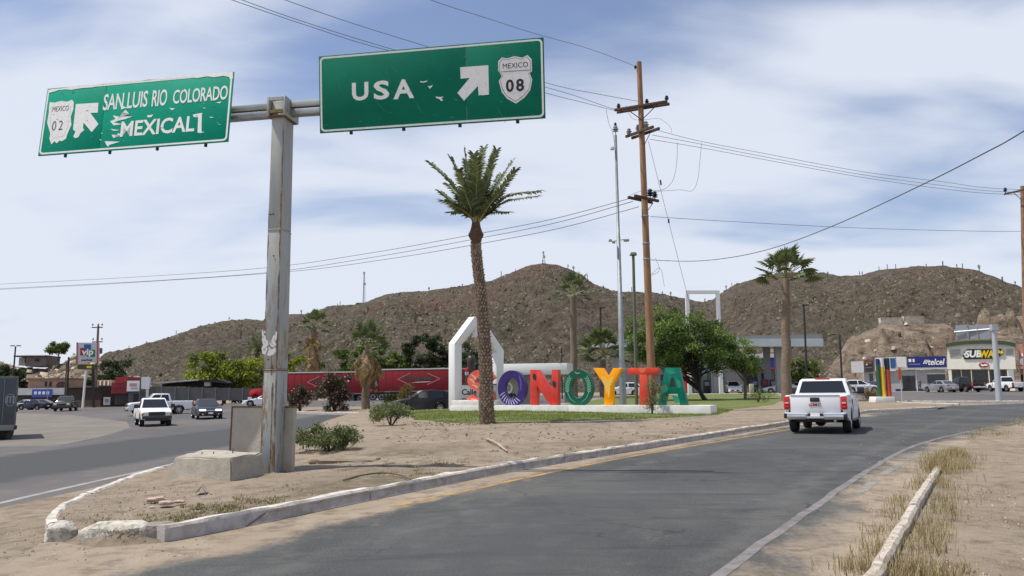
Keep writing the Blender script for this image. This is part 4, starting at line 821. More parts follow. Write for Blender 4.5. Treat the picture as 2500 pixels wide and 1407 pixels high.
# thin outline in the shield
def outline(poly, f0, f1, mat, name, c, par, t0=.0165, t1=.018):
    A_ = [pl.px(*c(*p)) for p in shrink(poly, f0)]; B_ = [pl.px(*c(*p)) for p in shrink(poly, f1)]; x = ring_mesh(A_, B_, pl, go, t0, t1).obj(name, mat, groot); x.parent = par
outline(shR, .93, .905, M('shield_grey', (.22, .16, .14), .6), 'shield_outline', cR, mp_)
ptext(groot, 'route_text', pl, 'MEXICO', cR(1838, 420), cR(2074, 352), .0165, .003, ink, bold=.0).parent = mp_
ptext(groot, 'route_number', pl, '08', cR(1868, 640), cR(2036, 508), .0165, .003, ink, bold=.028, spacing=1.25).parent = mp_
pp_([(1815, 452), (1815, 445), (2095, 427), (2095, 434)], .0165, .018, MATS['shield_grey'], name='shield_bar')
for poly in ([(1062, 545), (1068, 533), (1090, 540), (1130, 528), (1125, 540), (1095, 548)], [(1132, 578), (1150, 583), (1182, 572), (1168, 590), (1155, 606)], [(1208, 678), (1240, 684), (1284, 680), (1262, 697), (1278, 714), (1262, 722), (1240, 700), (1214, 694)]): pp_(poly, name='peel_patch')
chips(pl, go, None, (2.2, .72), 26, scuff, mp_, (.008, .03)); 
b_ = MB()
for i in range(22):
    x, y = rnd.uniform(-2.2, 1.8), rnd.uniform(-.6, .7); L = rnd.uniform(.08, .4); an = rnd.uniform(-1.3, -.8) if i % 3 else rnd.uniform(-.5, 0); d_ = (math.cos(an)*L, math.sin(an)*L); b_.prism([(x, y), (x+d_[0], y+d_[1]), (x+d_[0]+.006, y+d_[1]+.004), (x+.006, y+.004)], lambda a, b, t: pl.at(a, b, t)-go, .012, .0135)
b_.obj('scratch', M('scratch_green', (.02, .24, .16), .5), mp_, kind='stuff')
pl, mp_, pan = sign('L', (252, 290), sign_green2, 'lighter green sign face reading SAN LUIS RIO COLORADO and MEXICALI')
cL = lambda x, y: (x/3.517+80, y/3.517+50)
for s_, bl, tr in (('SAN LUIS', (603, 778), (1000, 605)), ('RIO', (1022, 745), (1165, 592)), ('COLORADO', (1203, 722), (1683, 560))):
    vs, fs = text2d(s_, .012, 0, .95); x0, y0 = pl.px(*cL(bl[0], bl[1])); x1, y1 = pl.px(*cL(tr[0], tr[1])); 
    MB().add([pl.at(x0+v[0]*(x1-x0), y0+v[1]*(y1-y0), .012+v[2]*.005)-go for v in vs], fs).obj('lettering', refl, mp_)
vs, fs = text2d('MEXICAL', .02, 0, 1.0); x0, y0 = pl.px(*cL(752, 1005)); x1, y1 = pl.px(*cL(1400, 820)); MB().add([pl.at(x0+v[0]*(x1-x0), y0+v[1]*(y1-y0), .012+v[2]*.005)-go for v in vs], fs).obj('lettering', refl, mp_)
pp_([(1378, 812), (1455, 798), (1452, 958), (1478, 962), (1440, 970), (1418, 965), (1424, 835), (1385, 832)], name='lettering', c=cL)
pp_([(375, 722), (568, 710), (562, 795), (498, 798), (568, 893), (510, 962), (440, 880), (435, 925), (446, 945), (415, 970), (395, 1005), (368, 1014), (352, 1000), (372, 960), (350, 940)], c=cL)
shL = [(150, 705), (190, 710), (250, 695), (300, 702), (340, 685), (357, 705), (352, 770), (330, 830), (336, 900), (300, 980), (290, 1018), (255, 1040), (235, 1035), (210, 1058), (190, 1040), (165, 1068), (148, 1020), (155, 975), (128, 880), (142, 800), (145, 740)]
pp_(shL, name='route_shield', c=cL)
outline(shL, .78, .77, M('faint_grey', (.45, .43, .38), .7), 'shield_outline', cL, mp_)
ptext(groot, 'route_text', pl, 'MEXICO', cL(172, 788), cL(316, 735), .0165, .003, ink, bold=-.012).parent = mp_
ptext(groot, 'route_number', pl, '02', cL(166, 950), cL(268, 862), .0165, .003, ink, bold=-.008, spacing=1.4).parent = mp_
for poly in ([(130, 600), (170, 598), (340, 572), (480, 560), (620, 540), (900, 517), (1100, 495), (1400, 468), (1720, 446), (1722, 500), (1700, 512), (1690, 490), (1640, 478), (1560, 492), (1500, 482), (1420, 498), (1300, 488), (1250, 500), (1100, 512), (1000, 512), (860, 535), (700, 545), (600, 552), (520, 578), (420, 585), (330, 600), (250, 590), (200, 612), (155, 622), (140, 632)],
             [(622, 1040), (752, 1045), (700, 1060), (665, 1070), (650, 1088), (635, 1068)], [(690, 818), (740, 830), (860, 828), (800, 850), (735, 865), (700, 880), (770, 895), (700, 905), (668, 870), (715, 850)], [(668, 935), (750, 945), (700, 952)], [(735, 850), (800, 770), (830, 805), (780, 790)], [(770, 740), (760, 770), (800, 755), (850, 760), (790, 745), (760, 720)], [(985, 820), (1040, 812), (1020, 835), (990, 836)], [(1175, 755), (1225, 760), (1200, 775)], [(1575, 708), (1625, 700), (1610, 715)], [(1520, 830), (1560, 836), (1530, 840)], [(680, 985), (740, 1000), (760, 985), (740, 970), (700, 1015)]): pp_(poly, name='peel_patch', c=cL)
chips(pl, go, None, (2.1, .7), 40, refl, mp_, (.006, .022), lambda x, y: -1.0 < x < 2.1 and -.6 < y < .15); chips(pl, go, None, (2.1, .7), 34, scuff, mp_, (.006, .026))
# ------------------------------------------------------------------ concrete block, plate, debris by the post
def blk():
    H_ = .46; p = [G(400, 1172, med_h), G(566, 1176, med_h), G(648, 1160, med_h)]; z0 = med_h(p[1].x, p[1].y)-.05
    A, B_, C_ = [Vector((q.x, q.y, z0)) for q in p]; D_ = A+(C_-B_); cen = (A+C_)/2; root = empty('concrete_block', (cen.x, cen.y, z0), label='broken tapered concrete block with bent rebar ends beside the sign post', cat='concrete block')
    o = Vector(root.location); top = [cen+(q-cen)*f+Vector((0, 0, H_+dz)) for q, f, dz in ((A, .80, -.02), (B_, .90, .0), (C_, .93, .03), (D_, .80, .05))]
    bm = bmesh.new(); vv = [bm.verts.new(q-o) for q in (A, B_, C_, D_)]+[bm.verts.new(q-o) for q in top]
    for f in ((3, 2, 1, 0), (4, 5, 6, 7), (0, 1, 5, 4), (1, 2, 6, 5), (2, 3, 7, 6), (3, 0, 4, 7)): bm.faces.new([vv[i] for i in f])
    bmesh.ops.bevel(bm, geom=bm.edges[:], offset=.025, segments=2, affect='EDGES'); bmesh.ops.subdivide_edges(bm, edges=bm.edges[:], cuts=4, use_grid_fill=True)
    for v in bm.verts:
        n = noise.noise_vector(v.co*5)*.012+noise.noise_vector(v.co*17)*.006
        if v.co.z > .3: n += Vector((0, 0, 1))*min(0, noise.noise(v.co*6))*.05
        v.co += n
    bmesh.ops.recalc_face_normals(bm, faces=bm.faces); me = bpy.data.meshes.new('block'); bm.to_mesh(me); bm.free(); me.materials.append(conc); me.polygons.foreach_set('use_smooth', np.ones(len(me.polygons), dtype=bool)); me.set_sharp_from_angle(angle=rad(35)); link('block_body', me, root)
    for i, (px, py, dx, hh) in enumerate(((493, 1115, 0, .10), (520, 1112, .01, .11), (545, 1116, .07, .08), (567, 1110, .02, .17))):
        q = P(px, py, cen.y+.05)-o; q.z = H_-.06; MB().tube([q, q+Vector((dx*.4, 0, hh*.6)), q+Vector((dx, 0, hh))], .011, 6).obj('rebar', rust, root)
blk()
# upright concrete-filled plate behind the post
pp0 = G(588, 1104, med_h); D0 = 17.3; pa = P(562, 1100, D0-.25); pb_ = P(712, 1140, D0-1.0); A = Vector((pa.x, pa.y, med_h(pa.x, pa.y))); B_ = Vector((pb_.x, pb_.y, A.z)); d_ = B_-A; d_.z = 0
pl = Plane(A, d_, Vector((0, .05, 1))); proot = empty('concrete_slab', A, label='upright square concrete slab in a rusted frame standing behind the sign post', cat='concrete slab'); L_ = d_.length; top_ = pl.px(565, 995)[1]
ppoly(proot, 'slab_body', pl, [(.0, -.25), (L_, -.25), (L_, top_), (0, top_)], -.09, 0, M('slab_concrete', (.46, .42, .34), .9, col2=(.36, .325, .26), scale=2.5, bump=.4, bscale=20, lo=.3, hi=.7), False, .01)
for n_, poly in (('frame_edge', [(-.03, -.2), (.0, -.2), (.0, top_), (-.03, top_)]), ('frame_edge', [(-.03, top_), (L_+.03, top_), (L_+.03, top_+.03), (-.03, top_+.03)])): ppoly(proot, n_, pl, poly, -.10, .012, rust, False)
# debris
def gmed(px, py): return G(px, py, med_h)
p = gmed(491, 1206); rt = empty('broken_tile', p+Vector((0, 0, .02)), .25, label='pale broken ridge tile lying on the soil in front of the block', cat='tile'); b_ = MB()
for s in (-1, 1): b_.add([(0, -.02, .10), (s*.09, -.03, 0), (s*.07, .22, .01), (0, .2, .11), (0, -.02, .085), (s*.08, -.03, -.01), (s*.06, .22, 0), (0, .2, .095)], [(0, 1, 2, 3), (7, 6, 5, 4), (0, 4, 5, 1), (1, 5, 6, 2), (2, 6, 7, 3)])
b_.obj('tile_shell', M('tile_clay', (.50, .44, .38), .9, col2=(.40, .34, .28), scale=8), rt)
pinkst = M('pink_stone', (.50, .36, .29), .95, col2=(.40, .30, .24), scale=6, bump=.5)
for i, (px, py, s) in enumerate(((382, 1222, .11), (405, 1230, .09), (438, 1226, .06), (372, 1240, .04))): p = gmed(px, py); boulder('stone', (p.x, p.y, p.z+s*.12), (s*1.2, s, s*.35), pinkst, 20+i, label=['largest pinkish flat stone half buried left of the broken tile', 'middle pinkish stone of the trio left of the broken tile', 'small pinkish stone nearest the broken tile', 'smallest pinkish stone below the largest one'][i], cat='stone')
p0, p1 = gmed(1188, 1077), gmed(1238, 1105); mid = p0.lerp(p1, .5)+Vector((-.05, 0, .1)); MB().tube(catmull([p0+Vector((0, 0, .06)), p0.lerp(p1, .3)+Vector((0, 0, .09)), mid+Vector((.1, 0, -.04)), p1+Vector((0, 0, .03))], None, 4), [.03, .035, .04, .03, .035, .04, .035, .03, .035, .04, .03, .025, .02], 6).obj('dead_branch', M('pale_wood', (.42, .35, .27), .9, col2=(.28, .2, .14), scale=5), label='short pale dead branch lying on the soil before the palm', cat='branch')
c = [gmed(838, 1182), gmed(880, 1170), gmed(930, 1163), gmed(975, 1168), gmed(1002, 1180)]; MB().tube(catmull([q+Vector((0, 0, .06)) for q in c], None, 4), .013, 6).obj('dead_branch', M('dark_wood', (.10, .08, .06), .9), label='thin curved dark dead branch near the kerb right of the post', cat='branch')
p = gmed(835, 1128); m_ = boulder('dirt_mound', (p.x, p.y+.35, p.z-.02), (.85, .45, .13), sand, 40, rough=.15, kind='stuff', label='low heap of reddish soil under the green bush'); 
# pebbles and dry weeds near the camera
def scatter_px(n, x0, x1, y0, y1, h, poly=None, out=None):
    r = []
    while len(r) < n:
        px, py = rnd.uniform(x0, x1), rnd.uniform(y0, y1); p = G(px, py, h)
        if poly is not None and not pip(np.array([[p.x, p.y]]), poly)[0]: continue
        if out is not None and pip(np.array([[p.x, p.y]]), out)[0]: continue
        r.append(p)
    return np.array([tuple(q) for q in r])
medpoly = [(p.x, p.y) for p in MED]
C1 = scatter_px(1300, 120, 1900, 1040, 1330, med_h, medpoly); C2 = scatter_px(900, 2100, 2500, 1040, 1407, zg); C3 = scatter_px(120, 0, 520, 1290, 1370, zg, None, medpoly); C2 = C2[~(C2[:, 0] < 3.3)]
C = np.concatenate([C1, C2, C3]); S = RS.uniform(.08, .14, len(C))**2
link('pebbles', octas(C, S, [M('pebble_pale', (.36, .31, .26), .9), M('pebble_brown', (.17, .13, .10), .9)], RS.choice(2, len(C), p=[.5, .5]), 'pebbles'), label='scattered pebbles and crumbs on the bare soil', kind='stuff')
lit_ = scatter_px(3200, 930, 1720, 1030, 1078, med_h, medpoly); dlw = dist_poly(lit_[:, :2], [(p.x, p.y) for p in LAWN]); lit_ = lit_[RS.rand(len(lit_)) < np.clip(1.6-dlw*.45, .08, 1)]
link('leaf_litter', octas(lit_, RS.uniform(.02, .06, len(lit_)), [M('litter_brown', (.10, .075, .05), .95), M('litter_tan', (.27, .2, .12), .95)], RS.choice(2, len(lit_), p=[.7, .3]), 'leaf_litter', .5), label='dark leaf litter and crumbs on the soil along the lawn edge', kind='stuff')
def blades(C, L, wd, mats, mi, lean=.5, name='grass'):
    n = len(C); az = RS.uniform(0, 2*PI, n); l = L*RS.uniform(.5, 1.2, n); t = RS.uniform(.1, 1, n)*lean; d = np.stack([np.cos(az)*t, np.sin(az)*t, np.ones(n)], 1); d /= np.linalg.norm(d, axis=1)[:, None]
    s = np.stack([-np.sin(az), np.cos(az), 0*az], 1)*wd/2; mid = C+d*l[:, None]*.55; e = C+d*l[:, None]+np.stack([np.cos(az), np.sin(az), -np.ones(n)*.6], 1)*(l*t*.4)[:, None]
    V = np.stack([C-s, C+s, mid+s*.7, mid-s*.7, e], 1).reshape(-1, 3); i = np.arange(n)*5
    F = np.concatenate([np.stack([i, i+1, i+2], 1), np.stack([i, i+2, i+3], 1), np.stack([i+3, i+2, i+4], 1)]); return npmesh(name, V, F, mats, np.concatenate([mi, mi, mi]))
def tufts(cs, per, r):
    out_ = []
    for c, k in cs: n = int(per*k); out_.append(np.array(c)+np.column_stack([RS.normal(0, r*k**.5, (n, 2)), np.zeros(n)]))
    return np.concatenate(out_)
dryg = [leafm('straw', (.30, .235, .12), .2), leafm('straw_pale', (.40, .33, .19), .2), leafm('straw_green', (.20, .19, .085), .2), leafm('straw_brown', (.20, .145, .075), .2)]
cs = []
def add_t(px, py, k, jx=8, jy=5, h=zg, n=1):
    for _ in range(n): cs.append((G(px+rnd.uniform(-jx, jx), py+rnd.uniform(-jy, jy), h), k))
for px, py, k, jx, jy, n in [(2315, 1135, 1.2, 45, 22, 34), (2290, 1165, .9, 30, 20, 14), (2330, 1110, 1.0, 22, 8, 12), (2240, 1190, .4, 14, 20, 12), (2190, 1250, .5, 18, 30, 16), (2150, 1330, .6, 18, 40, 20), (2100, 1395, .7, 22, 20, 14), (2300, 1240, .5, 22, 30, 24), (2265, 1320, .5, 24, 40, 34), (2230, 1395, .6, 34, 24, 26), (2330, 1400, .3, 40, 20, 14), (2300, 1180, .6, 20, 14, 14), (2420, 1055, .7, 40, 10, 22), (2480, 1032, .8, 30, 9, 22), (2370, 1075, .4, 20, 8, 8), (2400, 1180, .12, 60, 50, 10)]:
    add_t(px, py, k, jx, jy, n=n)
C = tufts(cs, 34, .15); C[:, 2] = [zg(x, y) for x, y in C[:, :2]]
tall = np.array([1.0 if abs(x-G(2315, 1135).x) < 1.3 and abs(y-G(2315, 1135).y) < 3 else .55 for x, y in C[:, :2]])
link('dry_grass', blades(C, .26*tall, .007, dryg, RS.choice(4, len(C), p=[.4, .25, .15, .2]), .6, 'dry_grass'), label='straw coloured dry grass growing along the right kerb', kind='stuff')
cs = []
for px, py, r_ in weed_spots: add_t(px, py, .5, 70, 22, med_h, 26)
for px, py in [(1170, 1160), (1290, 1140), (1420, 1112), (1540, 1090), (900, 1200), (1100, 1120), (1000, 1110), (720, 1190), (1650, 1075), (1060, 1165), (1230, 1145), (1350, 1125), (1480, 1102), (950, 1190), (850, 1205), (1200, 1100), (1350, 1085), (1500, 1065), (1750, 1055), (1050, 1060), (1150, 1055), (1300, 1050)]: add_t(px, py, .3, 70, 12, med_h, 12)
C = tufts(cs, 55, .09); keep = pip(C[:, :2], medpoly) & (dist_poly(C[:, :2], medpoly) > .2); C = C[keep]; C[:, 2] = [med_h(x, y)-.02 for x, y in C[:, :2]]
link('low_weeds', blades(C, .075, .014, [leafm('weed_dry', (.25, .21, .11), .2), leafm('weed_olive', (.15, .15, .06), .2), leafm('weed_brown', (.13, .10, .06), .2)], RS.choice(3, len(C), p=[.35, .3, .35]), 2.2, 'low_weeds'), label='low dry weeds along the median beside the kerb', kind='stuff')
# lawn grass blades
lp = np.array([(p.x, p.y) for p in LAWN]); n_ = 90000; C = np.column_stack([RS.uniform(lp[:, 0].min(), 14, n_), RS.uniform(38, 62, n_), np.zeros(n_)]); C = C[pip(C[:, :2], [tuple(p) for p in lp])]
pn = np.array([noise.fractal(Vector((x*.35, y*.5, 1)), 1, 2, 3) for x, y in C[:, :2]]); C = C[pn+RS.uniform(-.3, .6, len(C)) > 0]; C[:, 2] = [med_h(x, y)-.01 for x, y in C[:, :2]]
link('grass', blades(C, .10, .03, [leafm('turf_green', (.13, .19, .04), .3), leafm('turf_light', (.22, .26, .07), .3), leafm('turf_straw', (.26, .23, .11), .2)], RS.choice(3, len(C), p=[.45, .38, .17]), .7, 'grass'), label='short green grass on the lawn around the white plinth', kind='stuff')
# ------------------------------------------------------------------ white plinth, arch and the seven letters
PA, PB_ = W(1103, 52, med_h), W(1735, 44.5, med_h)
slab_pl = Plane(PA, Vector((PB_.x-PA.x, PB_.y-PA.y, 0)), (0, 0, 1)); zb = min(PA.z, PB_.z)
pr = empty('plinth', PA, label='long low white plinth under the coloured letters', cat='plinth')
def prs(x0, x1, ytop, name, depth=1.5, front=0, parent=pr, mat=white, zdrop=.4):
    ax, at_ = slab_pl.px(x0, ytop); bx, bt = slab_pl.px(x1, ytop+ (0)); o = Vector(parent.location)
    return MB().prism([(ax, -zdrop), (bx, -zdrop), (bx, bt), (ax, at_)], lambda a, b, t: slab_pl.at(a, b, t)-o, -depth, front).obj(name, mat, parent, bevel=.015)
ztop = slab_pl.px(1400, 990)[1]
def zpx(px): return slab_pl.px(px, 998)[0]
def slabbox(x0, x1, z0, z1, name, d0, d1, parent=pr, mat=white, bevel=.012):
    o = Vector(parent.location); return MB().prism([(x0, z0), (x1, z0), (x1, z1), (x0, z1)], lambda a, b, t: slab_pl.at(a, b, t)-o, d0, d1).obj(name, mat, parent, bevel=bevel)
xs = [zpx(1203), zpx(1387), zpx(1586), zpx(1735)]
for i in range(3): slabbox(xs[i]+.01, xs[i+1]-.01, -.6, ztop, 'plinth_block', -1.6, 0)
z2 = slab_pl.px(1150, 978)[1]
slabbox(zpx(1100), xs[0], -.4, z2*.5, 'step', -2.2, .12); slabbox(zpx(1102), xs[0]-.05, z2*.5, z2, 'step', -2.2, 0)
gloss = dict(rough=.4, coat=.12, spec=.2)
lm = {'S': M('coral_paint', (.72, .09, .07), col2=(.75, .2, .14), scale=2, **gloss), 'O1': M('violet_paint', (.045, .025, .16), **gloss), 'N': M('coral_red_paint', (.72, .075, .055), col2=(.60, .04, .03), scale=1.5, **gloss),
      'O2': M('bottle_green_paint', (.008, .10, .06), **gloss), 'Y': M('orange_paint', (.95, .36, .0), **gloss), 'T': M('red_paint', (.68, .05, .03), col2=(.72, .10, .05), scale=2, **gloss), 'A': M('emerald_paint', (.0, .19, .12), col2=(.0, .13, .085), scale=1.4, **gloss)}
mark_w = M('pale_lilac_mark', (.50, .48, .62), .5); mark_g = M('pale_green_mark', (.18, .42, .28), .5); mark_y = M('yellow_mark', (.95, .55, .10), .4); mark_p = M('pink_mark', (.80, .42, .30), .5)
let_pl = Plane(slab_pl.at(0, 0, -.45), slab_pl.a, (0, 0, 1)); TH = .38
side_dark = M('letter_side_dark', (.05, .035, .035), .5)
def lp_(px, py): return let_pl.px(px, py)
def letter(label, polys_, mat, x0, holes=None, name='letter', smooth=None, side=None):
    x, y = lp_(x0, 990); base_ = let_pl.at(x, ztop, 0); root = empty(name, base_, label=label, cat='letter', group='coloured letters on the white plinth'); b_ = MB()
    for poly in polys_:
        b_.prism([lp_(*p) for p in poly], lambda a, b, t: let_pl.at(a, max(b, ztop+.004), t)-base_, -TH, 0)
    b_.obj('letter_body', mat, root, bevel=.015 if not smooth else 0, smooth=smooth)
    return root, base_
def strip_poly(cx_, cy_, rx, ry, wx, a0, a1, n=28):
    o_ = [(cx_+rx*math.cos(rad(a0+(a1-a0)*i/n)), cy_-ry*math.sin(rad(a0+(a1-a0)*i/n))) for i in range(n+1)]; i_ = [(cx_+(rx-wx)*math.cos(rad(a0+(a1-a0)*i/n)), cy_-(ry-wx*1.05)*math.sin(rad(a0+(a1-a0)*i/n))) for i in range(n+1)]
    return o_, i_
def ring_letter(label, segs, mat, x0, **kw):
    x, y = lp_(x0, 990); base_ = let_pl.at(x, ztop, 0); root = empty('letter', base_, label=label, cat='letter', group='coloured letters on the white plinth'); b_ = MB()
    for o_, i_, closed in segs:
        n = len(o_); O_ = [lp_(*p) for p in o_]; I_ = [lp_(*p) for p in i_]
        vs = [let_pl.at(a, max(b, ztop+.004), t)-base_ for t in (0, -TH) for L_ in (O_, I_) for a, b in L_]; f = []
        for k in range(n if closed else n-1):
            j = (k+1) % n; f += [(k, j, n+j, n+k), (2*n+k, 3*n+k, 3*n+j, 2*n+j), (k, 2*n+k, 2*n+j, j), (n+k, n+j, 3*n+j, 3*n+k)]
        if not closed: f += [(0, n, 3*n, 2*n), (n-1, 3*n-1, 4*n-1, 2*n-1)]
        b_.add(vs, f)
    b_.obj('letter_body', mat, root, smooth=40); return root, base_
def mark(root, base_, poly, mat, name='painted_mark', t=.006):
    return MB().prism([lp_(*p) for p in poly], lambda a, b, tt: let_pl.at(a, b, tt)-base_, .0, t).obj(name, mat, root)
def stroke(root, base_, pts_, wd, mat, name='painted_mark'):
    c = catmull([Vector((x, y, 0)) for x, y in pts_], None, 5); l = []; r = []
    for i, p in enumerate(c):
        t = (c[min(i+1, len(c)-1)]-c[max(i-1, 0)]).normalized(); w_ = wd*(.4+.6*math.sin(PI*(i+.5)/len(c))); l.append((p.x-t.y*w_/2, p.y+t.x*w_/2)); r.append((p.x+t.y*w_/2, p.y-t.x*w_/2))
    return mark(root, base_, l+r[::-1], mat, name)
# S: a stroked curve
sc_pts = catmull([Vector((x, y, 0)) for x, y in ((1199, 928), (1190, 917), (1172, 912), (1156, 918), (1150, 931), (1158, 943), (1176, 950), (1192, 959), (1195, 971), (1186, 981), (1170, 984), (1155, 979), (1147, 968))], None, 3)
o_ = []; i_ = []
for k, p in enumerate(sc_pts):
    t = (sc_pts[min(k+1, len(sc_pts)-1)]-sc_pts[max(k-1, 0)]).normalized(); o_.append((p.x-t.y*9.5, p.y+t.x*9.5)); i_.append((p.x+t.y*9.5, p.y-t.x*9.5))
r_, bb = ring_letter('coral letter S with pale petals, partly behind the palm trunk', [(o_, i_, False)], lm['S'], 1170)
for a, b in (((1146, 925), (1158, 938)), ((1150, 915), (1162, 928)), ((1152, 940), (1166, 948)), ((1150, 974), (1168, 982)), ((1170, 972), (1178, 984)), ((1186, 972), (1176, 986))): stroke(r_, bb, [a, ((a[0]+b[0])/2+2, (a[1]+b[1])/2-1), b], 4, mark_p)
# O
o_, i_ = strip_poly(1249, 948.5, 34, 44, 17, 0, 360, 40); r_, bb = ring_letter('violet letter O with pale lilac rays', [(o_[:-1], i_[:-1], True)], lm['O1'], 1249)
for k in range(9):
    a = rad(200+k*13); p0 = (1249+17.5*math.cos(a), 948.5-27*math.sin(a)); p1 = (1249+32*math.cos(a+.12), 948.5-41*math.sin(a+.12)); stroke(r_, bb, [p0, ((p0[0]+p1[0])/2-1, (p0[1]+p1[1])/2), p1], 2.0, mark_w)
stroke(r_, bb, [(1267, 916), (1272, 935), (1270, 955)], 3, M('violet_painted_sheen', (.13, .10, .34), .3))  # sheen on the O put into the colour as a lighter stroke
# N
r_, bb = letter('coral red letter N with two black holes', [[(1294, 992), (1294, 903), (1311, 903), (1311, 992)], [(1310.6, 903), (1314, 903), (1347, 956), (1347, 992), (1342, 992), (1310.6, 942)], [(1346.6, 992), (1346.6, 903), (1363, 903), (1363, 992)]], lm['N'], 1328)
for cx_, cy_ in ((1305, 920), (1353, 938)): mark(r_, bb, [(cx_-4, cy_-8), (cx_+1, cy_-7), (cx_+5, cy_-2), (cx_+4, cy_+9), (cx_-1, cy_+8), (cx_-5, cy_+2)], ink, 'painted_spot')
# O
o_, i_ = strip_poly(1411.5, 947, 35, 45, 18, 0, 360, 40); r_, bb = ring_letter('dark green letter O with painted wheat ears', [(o_[:-1], i_[:-1], True)], lm['O2'], 1411)
for s, a0 in ((1, -75), (-1, -105)):
    pts_ = [(1411.5+27*math.cos(rad(a0+s*t)), 947-37*math.sin(rad(a0+s*t))) for t in (0, 30, 60, 85, 105)]; stroke(r_, bb, pts_, 1.6, mark_g)
    for t in range(58, 118, 9):
        for e in (-1, 1): p0 = (1411.5+27*math.cos(rad(a0+s*t)), 947-37*math.sin(rad(a0+s*t))); p1 = (1411.5+(27+5*e)*math.cos(rad(a0+s*(t+9))), 947-(37+5*e)*math.sin(rad(a0+s*(t+9)))); stroke(r_, bb, [p0, ((p0[0]+p1[0])/2, (p0[1]+p1[1])/2), p1], 2.4, mark_g)
stroke(r_, bb, [(1403, 908), (1409, 912), (1416, 910)], 3, mark_g)
# Y
r_, bb = letter('orange letter Y with a glossy yellow drip', [[(1475, 990), (1475, 940), (1448, 899), (1471, 899), (1484, 921), (1497, 899), (1518, 899), (1496, 940), (1496, 990)]], lm['Y'], 1484)
mark(r_, bb, [(1467, 918), (1478, 922), (1484, 928), (1492, 921), (1500, 920), (1494, 934), (1490, 942), (1489, 960), (1485, 972), (1482, 955), (1480, 966), (1477, 945), (1471, 932)], mark_y)
# T
r_, bb = letter('red letter T standing in front of the wooden pole', [[(1532, 915), (1532, 899), (1607, 898), (1607, 915)], [(1561, 914.5), (1580, 914.5), (1580, 990), (1561, 990)]], lm['T'], 1570)
mark(r_, bb, [(1559, 899), (1578, 899), (1574, 908), (1566, 912), (1560, 906)], M('red_light_mark', (.80, .16, .08), .4))
# A
r_, bb = letter('emerald letter A at the right end of the word', [[(1605, 990), (1624, 898), (1658, 898), (1678, 990), (1660, 990), (1654, 962), (1629, 962), (1623, 990)]], lm['A'], 1641)
x, y = lp_(1641, 932); mark(r_, bb, [(1634, 944), (1638, 924), (1641, 921), (1645, 924), (1649, 944)], ink, 'counter_recess')
for poly in ([(1616, 945), (1624, 938), (1632, 948), (1628, 958), (1617, 960)], [(1640, 965), (1655, 968), (1660, 980), (1650, 985)], [(1626, 905), (1640, 902), (1650, 912), (1634, 915)], [(1650, 925), (1660, 930), (1664, 945), (1655, 948)]): mark(r_, bb, poly, M('light_emerald', (.02, .26, .17), .35))
# arch
apl = vplane(1110, 54.2, 1230, 58.5, med_h); arch = empty('arch', apl.o, label='white pointed arch frame rising behind the palm trunk', cat='arch'); az0 = apl.o
T1 = .55
ppoly(arch, 'arch_leg', apl, [(1110, 1000), (1110, 838), (1127.5, 842), (1127.5, 1000)], -T1, 0, bright_white, bevel=.02)
ppoly(arch, 'arch_rafter', apl, [(1110, 838), (1158, 774), (1165, 773), (1165, 797), (1127.5, 842)], -T1+.001, -.001, bright_white, bevel=.02)
ppoly(arch, 'arch_rafter', apl, [(1165.2, 773), (1172, 774), (1197, 805), (1230.5, 856), (1212, 862), (1190, 820), (1165.2, 797)], -T1+.001, -.001, bright_white, bevel=.02)
ppoly(arch, 'arch_leg', apl, [(1212, 862), (1230.5, 856), (1228, 978), (1213, 978)], -T1, 0, bright_white, bevel=.02)
bell = P(1161, 812, 56.2)-az0; MB().lathe([(0, .36), (.13, .34), (.17, .2), (.21, -.2), (.28, -.34), (.24, -.34), (0, -.2)], bell, 14).obj('bell', bright_white, arch, smooth=40)
ppoly(arch, 'parapet', apl, [(1122, 975), (1122, 941), (1212, 940), (1212, 975)], -.45, -.06, bright_white, bevel=.015)
for y0 in (937, 973): ppoly(arch, 'ledge', apl, [(1118, y0+3), (1118, y0), (1213, y0), (1213, y0+3)], -.5, -.02 if y0 < 950 else -.03, M('brown_ledge', (.22, .13, .10), .8))
ptext(arch, 'lettering', apl, 'Calle', (1129, 965), (1165, 950), -.058, .01, ink, bold=.02)
# statue inside the arch
st = P(1150, 940, 56.4)-az0; b_ = MB(); dk_st = M('dark_bronze', (.05, .045, .04), .5, .4); b_.lathe([(.34, -.1), (.4, .3), (.3, 1.0), (.26, 1.5), (.30, 1.75), (.2, 2.0), (.09, 2.06), (.13, 2.16), (.14, 2.3), (.08, 2.42), (0, 2.46)], st, 12); b_.obj('statue', dk_st, arch, smooth=50)
b_ = MB(); b_.lathe([(0, .14), (.14, .1), (.16, -.05), (.1, -.16), (0, -.18)], P(1140, 903, 56)-az0, 8); b_.obj('red_flower', M('flower_red', (.5, .03, .03), .6), arch, smooth=60)
b_ = MB(); b_.lathe([(0, .1), (.15, .1), (.12, -.12), (0, -.12)], P(1140, 912, 56)-az0, 8); b_.obj('flower_pot', M('pale_blue_pot', (.45, .6, .65), .5), arch, smooth=60)
